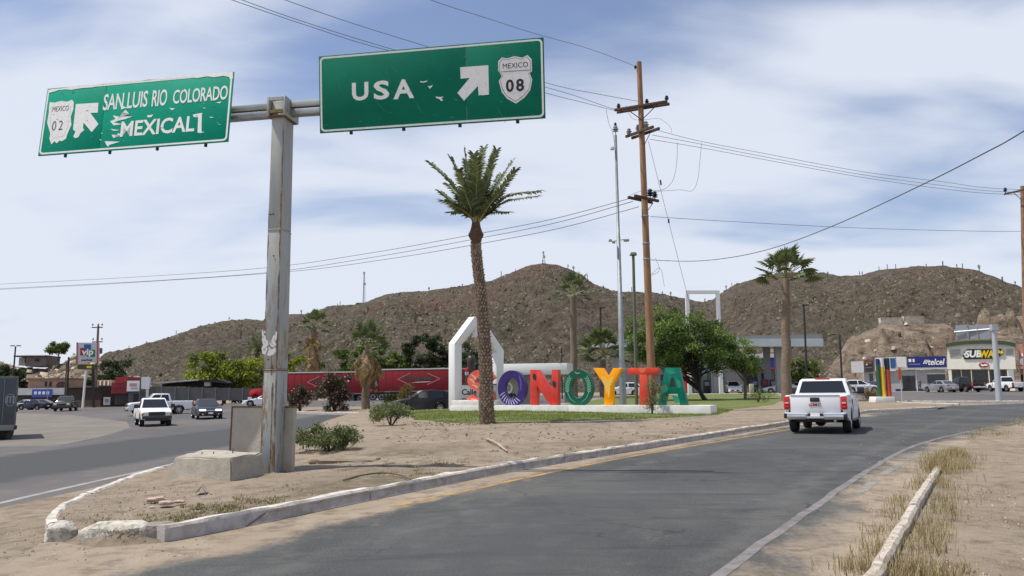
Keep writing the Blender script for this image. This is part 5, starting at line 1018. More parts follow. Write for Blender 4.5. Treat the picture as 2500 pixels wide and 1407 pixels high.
# pavilion behind the first letters
ppl = vplane(1200, 59.5, 1388, 58.2, med_h); pav = empty('pavilion', ppl.o, label='white beamed pavilion with grey wall behind the letters O and N', cat='pavilion')
prect(pav, 'roof_beam', ppl, 1229, 889, 1384, 914, -3.0, 0, bright_white, .02); prect(pav, 'side_beam', ppl, 1196, 892, 1229.3, 916, -2.5, -.3, bright_white, .02)
prect(pav, 'wall', ppl, 1204, 916.3, 1298, 988, -1.6, -1.4, M('pavilion_grey', (.33, .34, .34), .8)); prect(pav, 'post', ppl, 1366, 914.3, 1380, 985, -2.4, -2.1, M('pavilion_post', (.42, .42, .42), .8))
gpl = Plane(ppl.at(0, 0, -1.4), ppl.a, (0, 0, 1))
for sgn in ([(1232, 940), (1238, 936), (1246, 938), (1250, 946), (1246, 958), (1238, 957), (1234, 950), (1240, 946)], [(1252, 962), (1258, 966), (1256, 974)]):
    c = catmull([Vector((x, y, 0)) for x, y in sgn], None, 4); b_ = MB(); b_.tube([gpl.at(*gpl.px(p.x, p.y), .0)-ppl.o for p in c], .075, 5); b_.obj('painted_scroll', refl if len(sgn) > 4 else ink, pav)
ppoly(pav, 'painted_scroll', gpl, [(1240, 962), (1248, 958), (1254, 966), (1246, 975)], .0, .02, ink)
# tall white frame
fpl = vplane(1675, 93, 1757, 93, med_h); wf = empty('white_frame', fpl.o, label='tall narrow white rectangular frame standing among the mesquite trees', cat='frame structure')
ppoly(wf, 'upright', fpl, [(1674, 709.5), (1682.5, 709.5), (1690, 964), (1681, 964)], -.45, 0, bright_white); ppoly(wf, 'upright', fpl, [(1749, 709.5), (1757, 709.5), (1766.5, 962), (1757.5, 962)], -.45, 0, bright_white)
ppoly(wf, 'crossbar', fpl, [(1682.6, 709.5), (1748.9, 709.5), (1748.9, 717), (1682.6, 717)], -.45, 0, bright_white)
# ------------------------------------------------------------------ poles and wires
wood = M('pole_wood', (.33, .185, .095), .85, col2=(.17, .095, .055), scale=1.6, bump=.5, bscale=14, stretch=(4, 4, .6), lo=.4, hi=.7); armwood = M('arm_wood', (.055, .035, .025), .9, col2=(.10, .06, .04), scale=6)
porc = M('porcelain', (.30, .30, .31), .25, coat=.5); insd = M('insulator_dark', (.03, .035, .05), .3)
DP = 50.0; ub = W(1592, DP, med_h); up_ = empty('utility_pole', ub, label='tall orange brown wooden utility pole with three crossarms behind the letters T and A', cat='utility pole')
ut = P(1560, 152, DP)
def ulerp(z): return Vector((0, 0, z))+Vector(((ut.x-ub.x)*z/(ut.z-ub.z), 0, 0))
hz_ = ut.z-ub.z; MB().tube([ulerp(z) for z in (-.5, 2, 6, 10, 14, 18, hz_)], [.27, .26, .24, .22, .20, .18, .165], 14).obj('pole_shaft', wood, up_, smooth=50)
def insul(b_, p, s=1.0, up=True):
    b_.lathe([(.03, 0), (.03, .12*s), (.13*s, .14*s), (.06*s, .2*s), (.15*s, .23*s), (.06*s, .3*s), (.11*s, .33*s), (.05*s, .4*s), (0, .42*s)], p, 10); return b_
def crossarm(pa_, pb__, ins_, offs=(0,), th=.12):
    zc = (P(*pa_, DP).z+P(*pb__, DP).z)/2; a = Pz(*pa_, zc)-ub; c = Pz(*pb__, zc)-ub; mid = ulerp(zc-ub.z); k = (a+c)/2
    for oy in offs:
        d = (c-a).normalized(); pr_ = Vector((-d.y, d.x, 0))*oy; x = Vector((0, 0, .13)); y = Vector((-d.y, d.x, 0))*th/2; b_ = MB(); b_.add([q+pr_+s1*x*.5*1.3+s2*y for q in (a, c) for s1, s2 in ((-1, -1), (-1, 1), (1, 1), (1, -1))], [(0, 1, 2, 3), (7, 6, 5, 4), (0, 4, 5, 1), (1, 5, 6, 2), (2, 6, 7, 3), (3, 7, 4, 0)]); b_.obj('crossarm', armwood, up_, bevel=.01)
    for t, m_, s in ins_: insul(MB(), a.lerp(c, t)+Vector((0, 0, .09)), s).obj('insulator', m_, up_, smooth=50)
    return a, c, zc
a1, c1, z1_ = crossarm((1503, 272), (1632, 251), [(.06, insd, 1.0), (.60, insd, 1.0), (.97, insd, 1.0), (.5, insd, .6)], (-.26, .26))
for t in (.22, .78): 
    q_ = a1.lerp(c1, t); MB().tube([q_+Vector((0, -.2, -.08)), ulerp(z1_-ub.z-.95)+Vector((0, -.22, 0))], .03, 4).obj('brace', armwood, up_)
a2_, c2_, z2_ = crossarm((1536, 336), (1603, 312), [(.0, porc, 1.3), (.62, porc, 1.5), (.35, porc, 1.4)], (-.3, .25), .14)
a3, c3, z3_ = crossarm((1542, 480), (1600, 493), [(.78, insd, 1.7), (.98, insd, 1.5)], (-.25, .28), .14)
MB().tube([a2_.lerp(c2_, .8)+Vector((0, 0, -.1)), ulerp(z2_-ub.z-1.1)], .03, 4).obj('brace', armwood, up_); MB().tube([a3.lerp(c3, .9)+Vector((0, 0, -.1)), ulerp(z3_-ub.z-1.0)], .03, 4).obj('brace', armwood, up_)
for py in (528, 595, 633): z = P(1580, py, DP).z-ub.z; MB().lathe([(.235, -.05), (.245, 0), (.235, .05)], ulerp(z), 14).obj('steel_band', galv, up_)
q_ = ulerp(hz_-.5)+Vector((-.25, 0, 0)); insul(MB(), q_, .7).obj('insulator', insd, up_, smooth=50)
# second pole at the right edge
rb = W(2504, 60); rt_ = P(2497, 455, 60); up2 = empty('utility_pole', rb, label='wooden utility pole cut off by the right edge of the photo', cat='utility pole')
MB().tube([(0, 0, -.5), (rt_.x-rb.x, 0, rt_.z-rb.z)], [.25, .17], 12).obj('pole_shaft', M('pole_wood_dark', (.16, .10, .06), .9, col2=(.3, .17, .1), scale=1.5), up2, smooth=50)
za = P(2470, 470, 60).z; A = Pz(2448, 476, za)-rb; B_ = Pz(2556, 452, za)-rb; MB().add([q+Vector((0, s2*.06-.2, s1*.07)) for q in (A, B_) for s1, s2 in ((-1, -1), (-1, 1), (1, 1), (1, -1))], [(0, 1, 2, 3), (7, 6, 5, 4), (0, 4, 5, 1), (1, 5, 6, 2), (2, 6, 7, 3), (3, 7, 4, 0)]).obj('crossarm', armwood, up2)
insul(MB(), A+Vector((.1, -.2, .08)), 1.1).obj('insulator', insd, up2, smooth=50); MB().tube([A.lerp(B_, .22)+Vector((0, -.2, -.05)), Vector((rt_.x-rb.x, 0, za-rb.z-.8))], .03, 4).obj('brace', armwood, up2)
# steel mast with cameras
mb_ = W(1520, 55, med_h); mt = P(1503, 330, 55); mast = empty('steel_mast', mb_, label='slender galvanised mast with camera arms standing beside the wooden pole', cat='mast'); hm = mt.z-mb_.z
def ml(z): return Vector(((mt.x-mb_.x)*z/hm, 0, z))
MB().tube([ml(z) for z in (-.3, 3, 3.02, 8, 8.02, 12, 12.02, hm)], [.24, .22, .19, .17, .15, .13, .11, .09], 12).obj('mast_shaft', galv, mast, smooth=50)
tz_ = P(1506, 588, 55).z-mb_.z; MB().tube([ml(tz_)+Vector((-.55, 0, -.05)), ml(tz_)+Vector((.55, 0, .1))], .03, 6).obj('camera_arm', galv, mast)
for x in (-.6, -.35, .45, .62): b_ = MB(); b_.box(ml(tz_)+Vector((x, -.1, .0 if abs(x) > .4 else -.12)), (.2, .34, .14)); b_.obj('camera', M('camera_beige', (.4, .37, .3), .5) if x < 0 else galv, mast, bevel=.02)
insul(MB(), ml(hm)+Vector((0, 0, .05)), 1.6).obj('insulator', porc, mast, smooth=50); insul(MB(), ml(hm)+Vector((0, 0, .6)), .8).obj('insulator', insd, mast, smooth=50)
b_ = MB(); b_.box(ml(hm-1.0)+Vector((-.28, -.1, 0)), (.28, .3, .22)); b_.obj('camera', bright_white, mast, bevel=.03); b_ = MB(); b_.box(ml(2.6)+Vector((0, 0, 0)), (.55, .5, .35)); b_.obj('junction_box', galv, mast, bevel=.03)
def thin_pole(px0, py0, px1, py1, D, r0, r1, mat, label, head=None, name='lamp_post', cat='lamp post', h=med_h, group=None):
    b0 = W(px0, D, h); t = P(px1, py1, D); root = empty(name, b0, label=label, cat=cat, group=group); T_ = t-b0; MB().tube([Vector((0, 0, -.3)), T_*.5, T_], [r0, (r0+r1)/2, r1], 8).obj('post', mat, root, smooth=50)
    if head == 'cap': b_ = MB(); b_.box(T_+Vector((0, 0, .05)), (.5, .5, .22), taper=.7); b_.obj('lamp_head', mat, root, bevel=.03)
    if head == 'arm': MB().tube([T_, T_+Vector((-.6, 0, .05))], .04, 5).obj('lamp_arm', mat, root); b_ = MB(); b_.box(T_+Vector((-.85, 0, .03)), (.55, .25, .12)); b_.obj('lamp_head', mat, root, bevel=.02)
    if head == 'armr': b_ = MB(); b_.box(T_+Vector((.2, 0, 0)), (.7, .3, .12)); b_.obj('lamp_head', mat, root, bevel=.02)
    return root
olive = M('olive_pole', (.12, .13, .08), .7)
thin_pole(1553, 988, 1546, 622, 57, .13, .10, olive, 'plain olive steel post with small square cap between the mast and the wooden pole', 'cap', cat='post', name='steel_post')
thin_pole(1468, 960, 1466, 752, 90, .12, .10, dark_metal, 'dark lamp post rising from behind the short green palm', 'armr')
thin_pole(1971, 965, 1962, 745, 88, .13, .11, dark_metal, 'tall dark lamp post in front of the fuel canopy', 'armr')
thin_pole(2056, 955, 2050, 818, 100, .13, .11, dark_metal, 'short dark lamp post in front of the rock cutting', 'arm', h=zg)
thin_pole(1372, 985, 1371, 848, 88, .08, .06, dark_metal, 'thin dark post behind the white pavilion beam', None, cat='post', name='steel_post')
wire_m = M('wire_dark', (.10, .105, .12), .6)
def wire(pts_, r, label, name='power_line', cat='power line', group='power lines', steps=6):
    c = catmull([P(*p) if not isinstance(p, Vector) else p for p in pts_], None, steps); return MB().tube(c, r*.85, 4, False).obj(name, wire_m, label=label, cat=cat, group=group)
AW = lambda p, o: Vector(p)+o
wl_ = [a1.lerp(c1, t)+ub+Vector((0, 0, .4)) for t in (.06, .60, .97)]
wire([(300, -95, 29), (560, -2, 33), (760, 66, 37), (950, 124, 40.5), (1335, 214, 47), (1484, 262, 49.6), a1+ub+Vector((0, -.3, .05))], .020, 'lowest of the power lines coming from the upper left to the left arm tip')
wire([(310, -110, 29), (585, -2, 33), (780, 66, 37), (990, 130, 40.5), (1335, 228, 47), (1410, 247, 48.6), (1484, 266, 49.4), a1+ub+Vector((.1, 0, .05))], .020, 'middle line of the bundle running behind the sign top')
wire([(440, -95, 29), (690, -2, 33), (860, 57, 37), (1030, 110, 41), (1335, 203, 46.8), (1450, 228, 48.5), a1.lerp(c1, .5)+ub+Vector((0, 0, .35))], .020, 'uppermost line of the bundle reaching the main crossarm')
wire([(760, -110, 30), (1045, -2, 34), (1180, 42, 38), (1305, 82, 42), (1440, 120, 46), ulerp(hz_-.3)+ub+Vector((-.2, 0, 0))], .018, 'single high line from the top edge to the top of the wooden pole')
for i, (p0, y0, y1, y2, lb) in enumerate((((1604, 318), 338, 372, 461, 'uppermost'), ((1592, 330), 347, 380, 468, 'middle'), ((1586, 340), 356, 387, 474, 'lowest'))):
    wire([P(p0[0], p0[1], DP), (1700, y0+(3 if i else 5), 51), (1850, y1, 53), (2100, (y1+y2)/2+2, 56), (2300, y2-17+i*2, 58.5), (2440, y2, 60), (2700, y2+8, 66)], .018, lb+' of the three lines running from the second crossarm to the right pole')
for i, (p0, m0, m1, e0, lb) in enumerate((((1541, 484), (1150, 574), (640, 655), 694, 'uppermost'), ((1545, 492), (1180, 580), (640, 667), 705, 'middle'), ((1560, 505), (1190, 592), (700, 664), 707, 'lowest'))):
    wire([P(p0[0], p0[1], DP), ((p0[0]+m0[0])/2, (p0[1]+m0[1])/2+7, 54), (*m0, 60), ((m0[0]+m1[0])/2, (m0[1]+m1[1])/2+5, 70), (*m1, 82), (300, (m1[1]+e0)/2+4+ (0 if i < 2 else 2), 95), (0, e0, 110), (-400, e0+20, 128)], .026, lb+' of the three lines running low across to the left edge')
wire([P(1588, 529, DP), (1800, 542, 52), (2050, 555, 55), (2300, 563, 58), (2490, 565, 60), (2700, 560, 64)], .018, 'thin low cable from the pole to the right edge')
wire([P(1590, 635, DP), (1690, 638, 48), (1790, 628, 44), (1900, 602, 39), (2050, 545, 33), (2250, 452, 26), (2400, 376, 21.5), (2500, 320, 19), (2900, 60, 12)], .024, 'thick cable sagging from the pole and climbing to the right edge')
wire([P(1583, 345, DP), (1632, 540, 52), (1675, 708, 54), (1725, 900, 56)], .016, 'thin guy wire slanting down from the pole behind the white frame', name='guy_wire', cat='guy wire')
for p0, p1 in (((1612, 440), (1614, 452)), ((1632, 535), (1633, 545))): MB().tube([P(*p0, 52)-ub, P(*p1, 52)-ub], .06, 6).obj('guy_insulator', insd, up_)
wire([(1654, 349, 50), (1652, 400, 50), (1643, 440, 50), (1622, 462, 50), (1590, 466, 50), (1555, 470, 50), (1535, 480, 50)], .014, 'short loop of wire hanging nearer the pole', name='jumper_wire', cat='wire')
wire([(1713, 350, 51), (1708, 400, 51), (1703, 440, 51), (1690, 466, 51), (1660, 464, 50.5), (1600, 468, 50)], .014, 'longer loop of wire hanging farther from the pole', name='jumper_wire', cat='wire')
wire([(1480, 268, 50), (1486, 300, 52), (1497, 330, 54), (1503, 380, 55)], .014, 'thin wire dropping from the line to the steel mast', name='jumper_wire', cat='wire')
wire([(1528, 258, 50), (1545, 290, 50), (1580, 292, 49.8), (1610, 290, 49.8), (1636, 310, 50), (1640, 325, 50)], .012, 'thin loop arching between the first and second crossarms', name='jumper_wire', cat='wire')
wire([P(1600, 630, 50), (1610, 660, 50), (1590, 672, 50), (1612, 655, 50), (1622, 700, 50.2)], .012, 'loose curl of wire hanging on the lower pole', name='jumper_wire', cat='wire')
# left-hand utility poles, lamps and the far overhead sign
lp0 = W(234, 126); lpt = P(240, 795, 126); upl = empty('utility_pole', lp0, label='weathered utility pole right of the market sign', cat='utility pole'); T_ = lpt-lp0
MB().tube([Vector((0, 0, -.3)), T_], [.26, .17], 8).obj('pole_shaft', M('pole_grey', (.2, .16, .12), .9), upl, smooth=50)
for z, a, c in ((-.3, -1.0, .7), (-2.6, -.8, .8)): b_ = MB(); b_.box(T_+Vector(((a+c)/2, 0, z)), (c-a, .15, .16)); b_.obj('crossarm', armwood, upl)
for x, z in ((-.9, -.1), (.6, -.1), (0, -.1), (-.7, -2.4), (.7, -2.4)): insul(MB(), T_+Vector((x, 0, z)), 1.1).obj('insulator', insd, upl)
MB().lathe([(0, -.5), (.3, -.45), (.3, .4), (0, .45)], T_+Vector((.55, 0, -4.0)), 10).obj('transformer', M('transformer_grey', (.12, .12, .13), .6), upl, smooth=50)
rl = empty('lamp_post', W(30, 130), label='twin headed light pole at the left beside the knoll house', cat='lamp post'); rt2 = P(38, 846, 130)-W(30, 130); MB().tube([Vector((0, 0, -.3)), rt2], [.15, .11], 6).obj('post', dark_metal, rl)
for s in (-1, 1): MB().box(rt2+Vector((s*.5, 0, .1)), (.6, .3, .18)).obj('lamp_head', MATS['mast_grey'], rl)
thin_pole(166, 990, 168, 872, 120, .16, .13, dark_metal, 'dark post standing left of the market sign', None, cat='post', name='steel_post', h=zg)
thin_pole(160, 990, 163, 885, 121, .12, .10, M('rusty_post', (.14, .09, .06), .9), 'slimmer brown post beside the dark post', None, cat='post', name='steel_post', h=zg)
thin_pole(118, 985, 120, 900, 118, .07, .06, M('post_tan', (.3, .24, .2), .8), 'thin pale post in front of the blue shop band', None, cat='post', name='steel_post', h=zg)
thin_pole(205, 993, 210, 905, 118, .18, .15, bright_white, 'plain thick white post under the market sign', None, cat='post', name='steel_post', h=zg)
thin_pole(343, 985, 344, 903, 116, .13, .09, M('post_green', (.10, .10, .08), .8), 'dark post with small white lamp before the white shop signs', None, name='lamp_post', h=zg)
ob = W(2436, 64, zg); osn = empty('road_sign', ob, label='pale steel post carrying an overhead sign panel seen from behind', cat='road sign'); ot = P(2426, 800, 64)-ob
MB().tube([Vector((0, 0, -.2)), ot*.5, ot], [.24, .21, .18], 12).obj('post', M('pale_steel', (.48, .50, .51), .5, .3), osn, smooth=50)
spl = vplane(2328, 66, 2424, 64); spl = Plane(spl.o, spl.a, (0, 0, 1)); oo = Vector(osn.location)
for x0, x1 in ((2329.5, 2360), (2361, 2384), (2385, 2416)): prect(osn, 'sign_panel', spl, x0, 794, x1, 827, -.3, -.26, M('panel_back', (.27, .30, .33), .5, .3))
for x in (2361, 2384): prect(osn, 'stringer', spl, x-1.2, 792, x+1.4, 828, -.25, -.12, MATS['pale_steel'])
MB().tube([ot+Vector((0, 0, -.1)), P(2330, 811, 65.8)-oo], .07, 6).obj('arm', MATS['pale_steel'], osn); MB().box(ot+Vector((0, 0, 0)), (.5, .45, .5)).obj('head_plate', MATS['pale_steel'], osn)
# ------------------------------------------------------------------ buildings on the right
shopw = M('shop_white', (.74, .74, .72), .7, col2=(.62, .62, .60), scale=.8); blue_f = M('fascia_blue', (.012, .022, .16), .5); shop_gl = M('shop_glass', (.02, .024, .028), .08, spec=.7); cream = M('cream_wall', (.84, .82, .70), .8, col2=(.76, .74, .62), scale=.7)  # shop windows share one plain dark glass
def building(pl, name, label, cat, rect, depth, mat, roofmat=None, group=None):
    root = empty(name, pl.o, label=label, cat=cat, group=group); prect(root, 'wall', pl, *rect, -depth, 0, mat); return root
bp_ = vplane(2135, 116.2, 2312, 112); tel = building(bp_, 'shop', 'low white shop with a long blue fascia beside the cream restaurant', 'shop', (2135, 906, 2311, 962), 9, M('shop_grey_wall', (.42, .43, .44), .8, col2=(.36, .37, .38), scale=.8), group='row of shops below the rock cutting')
prect(tel, 'fascia', bp_, 2188, 872, 2214, 901, -.4, .5, shopw); prect(tel, 'fascia', bp_, 2214.3, 872, 2311, 896.5, -.4, .52, blue_f); prect(tel, 'fascia', bp_, 2136, 874, 2187.8, 906, -.4, .45, shopw); prect(tel, 'canopy_edge', bp_, 2186, 897, 2312, 901.5, .0, .5, M('canopy_grey', (.5, .5, .5), .7))
prect(tel, 'fascia_band', bp_, 2151, 876, 2164, 892, .45, .5, blue_f); prect(tel, 'fascia_band', bp_, 2173, 875, 2187, 899, .46, .5, M('fascia_mid_blue', (.02, .10, .28), .5))
prect(tel, 'door', bp_, 2204, 918, 2234, 957, -.1, .04, shop_gl); 
for x in (2204, 2218.4, 2233): prect(tel, 'door_frame', bp_, x, 917, x+1.2, 957, .0, .08, dark_metal)
prect(tel, 'window', bp_, 2263, 913, 2309, 944, -.1, .04, shop_gl); prect(tel, 'window_frame', bp_, 2262, 911.5, 2311, 913.4, .0, .09, shopw); prect(tel, 'window', bp_, 2138, 910, 2160, 950, -.1, .04, shop_gl)
prect(tel, 'plinth_band', bp_, 2186, 950, 2262, 957.5, .0, .03, blue_f); prect(tel, 'column', bp_, 2234.5, 901.5, 2241, 957, .02, .12, shopw)
ptext(tel, 'lettering', bp_, 'telcel', (2266, 892), (2306, 876), .52, .03, refl, bold=.02, shear=.25); 
for k in range(3): ppoly(tel, 'logo_stripe', bp_, [(2253+k*3.6, 889), (2258+k*3.6, 879), (2260.2+k*3.6, 879), (2255.2+k*3.6, 889)], .52, .55, refl)
prect(tel, 'sign_print', bp_, 2218, 877, 2225, 884.5, .52, .55, refl); prect(tel, 'sign_print', bp_, 2225.1, 877.5, 2228, 883, .52, .55, M('print_red', (.5, .06, .06), .5)); prect(tel, 'sign_print', bp_, 2228.1, 877, 2233, 884.5, .52, .55, refl); prect(tel, 'fascia_strip', bp_, 2219, 889, 2247, 891, .52, .545, M('pale_blue_strip', (.16, .2, .45), .6))
prect(tel, 'sign_print', bp_, 2152.5, 881, 2156.5, 886, .50, .53, refl)
bq = vplane(2078, 117.5, 2136, 116.3); grey_s = building(bq, 'shop', 'white and dark grey shop front end with small orange lettered sign', 'shop', (2110, 908, 2135, 962), 8, M('shop_grey_wall', (.5, .5, .5), .8), group='row of shops below the rock cutting')
prect(grey_s, 'fascia', bq, 2078, 883, 2109, 910, -2, .3, shopw); prect(grey_s, 'fascia', bq, 2109.4, 880, 2135.6, 907, -2, .34, M('fascia_charcoal', (.10, .095, .09), .6)); prect(grey_s, 'sign_face', bq, 2112, 882, 2131, 904, .34, .38, M('sign_dark', (.04, .03, .03), .5)); prect(grey_s, 'sign_print', bq, 2113, 883.5, 2128, 888, .38, .40, M('orange_print', (.40, .10, .05), .5)); prect(grey_s, 'sign_print', bq, 2114, 889, 2118, 892, .38, .40, refl); prect(grey_s, 'sign_print', bq, 2114, 897, 2129, 899, .38, .40, M('print_pale', (.2, .19, .18), .6))
prect(grey_s, 'door', bq, 2122, 913, 2134, 955, -.05, .04, shop_gl)
bs = vplane(2312, 112, 2490, 107.6); sub_ = empty('restaurant', bs.o, label='cream gabled restaurant with curved green cornice and yellow and white lettering', cat='restaurant', group='row of shops below the rock cutting')
topc = [(2313, 846), (2330, 842), (2360, 838.5), (2400, 837), (2440, 838.5), (2465, 841), (2476, 844)]
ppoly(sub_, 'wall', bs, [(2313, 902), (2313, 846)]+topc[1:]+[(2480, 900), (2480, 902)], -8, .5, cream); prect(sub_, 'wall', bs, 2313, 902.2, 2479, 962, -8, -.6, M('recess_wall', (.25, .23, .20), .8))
ppoly(sub_, 'cornice', bs, [(a, b+2.5) for a, b in [(2310, 846)]+topc[1:-1]+[(2479, 845)]]+[(a, b-5.5) for a, b in ([(2310, 846)]+topc[1:-1]+[(2479, 845)])[::-1]], -.4, .95, M('cornice_green', (.045, .07, .04), .7))
for x0, x1 in ((2315, 2327), (2346, 2351), (2370, 2376), (2412, 2419), (2458, 2479)): prect(sub_, 'column', bs, x0, 902.3, x1, 958, -.55, .45, cream)
for x0, x1 in ((2328, 2345.5), (2352, 2369), (2377, 2411), (2420, 2457)): prect(sub_, 'window', bs, x0, 907, x1, 957, -.58, -.5, shop_gl); prect(sub_, 'window_frame', bs, x0, 930, x1, 931, -.5, -.46, dark_metal)
for k in range(3):
    prect(sub_, 'louvre', bs, 2319, 854+k*7, 2346, 859+k*7, .5, .56, M('louvre_grey', (.42, .41, .35), .8)); prect(sub_, 'louvre', bs, 2456, 853+k*5, 2474, 856.5+k*5, .5, .56, M('louvre_grey', (.4, .4, .35), .8))
yell = M('letter_yellow', (.80, .55, .02), .5); dgreen = M('letter_back_dark', (.03, .035, .02), .6)
ppoly(sub_, 'sign_back', bs, [(2350, 868), (2354, 878), (2432, 876), (2448, 866), (2452, 859), (2444, 852), (2430, 853), (2362, 853), (2355, 860)], .5, .62, dgreen)
ptext(sub_, 'lettering', bs, 'SUB', (2356, 874), (2396, 855), .62, .08, refl, bold=.045, shear=.2); ptext(sub_, 'lettering', bs, 'WAY', (2393, 874.5), (2441, 855), .62, .10, yell, bold=.045, shear=.2)
ppoly(sub_, 'arrow', bs, [(2438, 858), (2445, 858), (2445, 853), (2451, 861), (2443, 867), (2443, 863), (2437, 863)], .62, .72, yell); ppoly(sub_, 'arrow', bs, [(2352, 866), (2358, 861), (2358, 871)], .62, .70, refl)
ppoly(sub_, 'oval_sign', bs, [(2402+12.5*math.cos(k*PI/9), 891.5+6*math.sin(k*PI/9)) for k in range(18)], .5, .6, M('oval_red', (.38, .01, .03), .5)); ppoly(sub_, 'oval_print', bs, [(2394, 892), (2396, 888.5), (2400, 891), (2405, 889), (2411, 890.5), (2411, 894), (2404, 893.5), (2399, 895)], .6, .63, refl)
prect(sub_, 'wall_panel', bs, 2461, 905, 2477, 935, .46, .5, M('wall_panel_grey', (.45, .47, .44), .7))
bpk = vplane(2484, 108, 2640, 103); pk = empty('shop', bpk.o, label='salmon pink shop building at the right edge with a round white emblem', cat='shop', group='row of shops below the rock cutting')
prect(pk, 'wall', bpk, 2486, 842, 2630, 898, -8, .3, M('salmon_wall', (.50, .22, .15), .8, col2=(.44, .19, .13), scale=.6)); prect(pk, 'wall', bpk, 2488, 898.2, 2630, 962, -8, -.4, M('salmon_shade', (.32, .24, .17), .8)); prect(pk, 'window', bpk, 2490, 915, 2530, 940, -.4, -.34, shop_gl)
ppoly(pk, 'emblem', bpk, [(2500+9*math.cos(k*PI/8), 883+9*math.sin(k*PI/8)) for k in range(16)], .3, .36, refl); prect(pk, 'emblem', bpk, 2494, 864, 2520, 870, .3, .36, refl)
# orange sign on post, coloured pillars
b0 = W(2200, 62, zg); osg = empty('sign', b0, label='narrow orange vertical sign on a thin white post beside the coloured pillars', cat='sign'); opl = Plane(b0, (1, 0, 0), (0, 0, 1)); MB().tube([(0, 0, -.2), opl.at(*opl.px(2197, 900))-b0], [.04, .035], 6).obj('post', MATS['pale_steel'], osg)
ppoly(osg, 'sign_face', opl, [(2192, 928), (2191.5, 903), (2195, 898), (2199, 903), (2199, 928)], .04, .08, M('sign_orange', (.55, .10, .03), .5))
b0 = W(2163, 62.5, med_h); pil = empty('pillar_monument', b0, label='green, yellow and red round pillars with black and blue tops on a white base', cat='monument'); qpl = Plane(b0, (1, 0, 0), (0, 0, 1))
ppoly(pil, 'base', qpl, [(2137, 984), (2139, 969), (2184, 969), (2186, 984)], -1.2, 0, white, bevel=.02)
for x0, x1, yt, ys, m_, mt_ in ((2152, 2161, 876, 890, M('pillar_green', (.02, .10, .05), .4), blue_f), (2161.5, 2172, 874, 896, M('pillar_yellow', (.75, .50, .03), .4), shopw), (2174, 2186, 874, 902, M('pillar_red', (.42, .06, .02), .4), M('pillar_black', (.015, .015, .02), .4))):
    a = qpl.px(x0, 970); c = qpl.px(x1, 970); r = (c[0]-a[0])/2; xm = (a[0]+c[0])/2; z0 = a[1]; zs = qpl.px(x0, ys)[1]; z1 = qpl.px(x0, yt)[1]
    MB().lathe([(0, z0), (r, z0), (r, zs), (0, zs)], (xm, .6, 0), 16).obj('pillar', m_, pil, smooth=40); MB().lathe([(0, zs), (r*1.01, zs+.003), (r*1.01, z1), (0, z1)], (xm, .6, 0), 16).obj('pillar_top', mt_, pil, smooth=40)
# ------------------------------------------------------------------ fuel station
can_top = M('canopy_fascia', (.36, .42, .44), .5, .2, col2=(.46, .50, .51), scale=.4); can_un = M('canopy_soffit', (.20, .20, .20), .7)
cp_ = vplane(1430, 108, 2010, 100); fs_ = empty('fuel_station', cp_.o, label='fuel station with a wide flat grey canopy on square columns', cat='fuel station')
ppoly(fs_, 'canopy_fascia', cp_, [(1431, 848), (1431, 829), (2010, 827), (2010, 846)], -.3, 0, can_top)
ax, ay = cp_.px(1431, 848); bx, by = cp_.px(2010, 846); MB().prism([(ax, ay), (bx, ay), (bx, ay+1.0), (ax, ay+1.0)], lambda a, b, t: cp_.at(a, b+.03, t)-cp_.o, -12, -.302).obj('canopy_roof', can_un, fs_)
for px, off in ((1880, -9), (1903, -2.5), (1500, -2.5), (1480, -9), (1700, -9), (1745, -2.5)):
    x_, _ = cp_.px(px, 900); q = cp_.at(x_, 0, off)-cp_.o; MB().box((q.x, q.y, ay/2), (.75, .75, ay+.0)).obj('column', M('column_grey', (.30, .31, .32), .7), fs_)
for px, off in ((1868, -5), (1843, -6), (1890, -6), (1720, -5)):
    x_, _ = cp_.px(px, 900); q = cp_.at(x_, 0, off)-cp_.o; MB().box((q.x, q.y, .95), (.9, .6, 1.9)).obj('fuel_pump', M('pump_dark', (.03, .035, .05), .5) if px != 1843 else M('pump_blue', (.02, .03, .12), .5), fs_, bevel=.05); MB().box((q.x, q.y-.31, 1.4), (.6, .04, .5)).obj('pump_screen', M('pump_red', (.35, .03, .02), .5) if px == 1868 else galv, fs_)
sp_ = vplane(1660, 128, 1960, 122); store = empty('shop', sp_.o, label='fuel station shop with a blue band and red stripes under the canopy', cat='shop'); prect(store, 'wall', sp_, 1480, 902, 1925, 958, -8, 0, M('store_wall', (.13, .135, .14), .8)); prect(store, 'fascia', sp_, 1800, 874, 1915, 902, -1, .5, M('store_blue', (.02, .035, .22), .5))
for y0 in (873, 899): prect(store, 'stripe', sp_, 1800, y0, 1915, y0+2.2, .5, .54, M('store_red', (.4, .02, .03), .5))
prect(store, 'roof_edge', sp_, 1790, 866, 1920, 872.5, -1, .6, M('canopy_grey', (.4, .4, .4), .7))
for x0, x1 in ((1815, 1850), (1858, 1880), (1890, 1912)): prect(store, 'window', sp_, x0, 912, x1, 940, 0, .05, shop_gl)
prect(store, 'fascia', sp_, 1612, 884, 1658, 897, -1, .5, M('store_blue', (.02, .03, .2), .5)); prect(store, 'entrance_panel', sp_, 1656, 889, 1679, 958, 0, .5, M('entrance_red', (.5, .02, .02), .5)); prect(store, 'door', sp_, 1692, 902, 1728, 958, 0, .3, M('atm_grey', (.12, .13, .13), .5)); prect(store, 'green_light', sp_, 1710, 886, 1722, 893, .3, .36, M('green_sign', (.02, .5, .2), .5)); prect(store, 'entrance_panel', sp_, 1736, 888, 1748, 958, 0, .4, galv); prect(store, 'entrance_panel', sp_, 1748.4, 884, 1756, 958, 0, .45, MATS['entrance_red']); prect(store, 'machine', sp_, 1708, 918, 1728, 955, .3, .5, M('machine_green', (.03, .12, .07), .5))
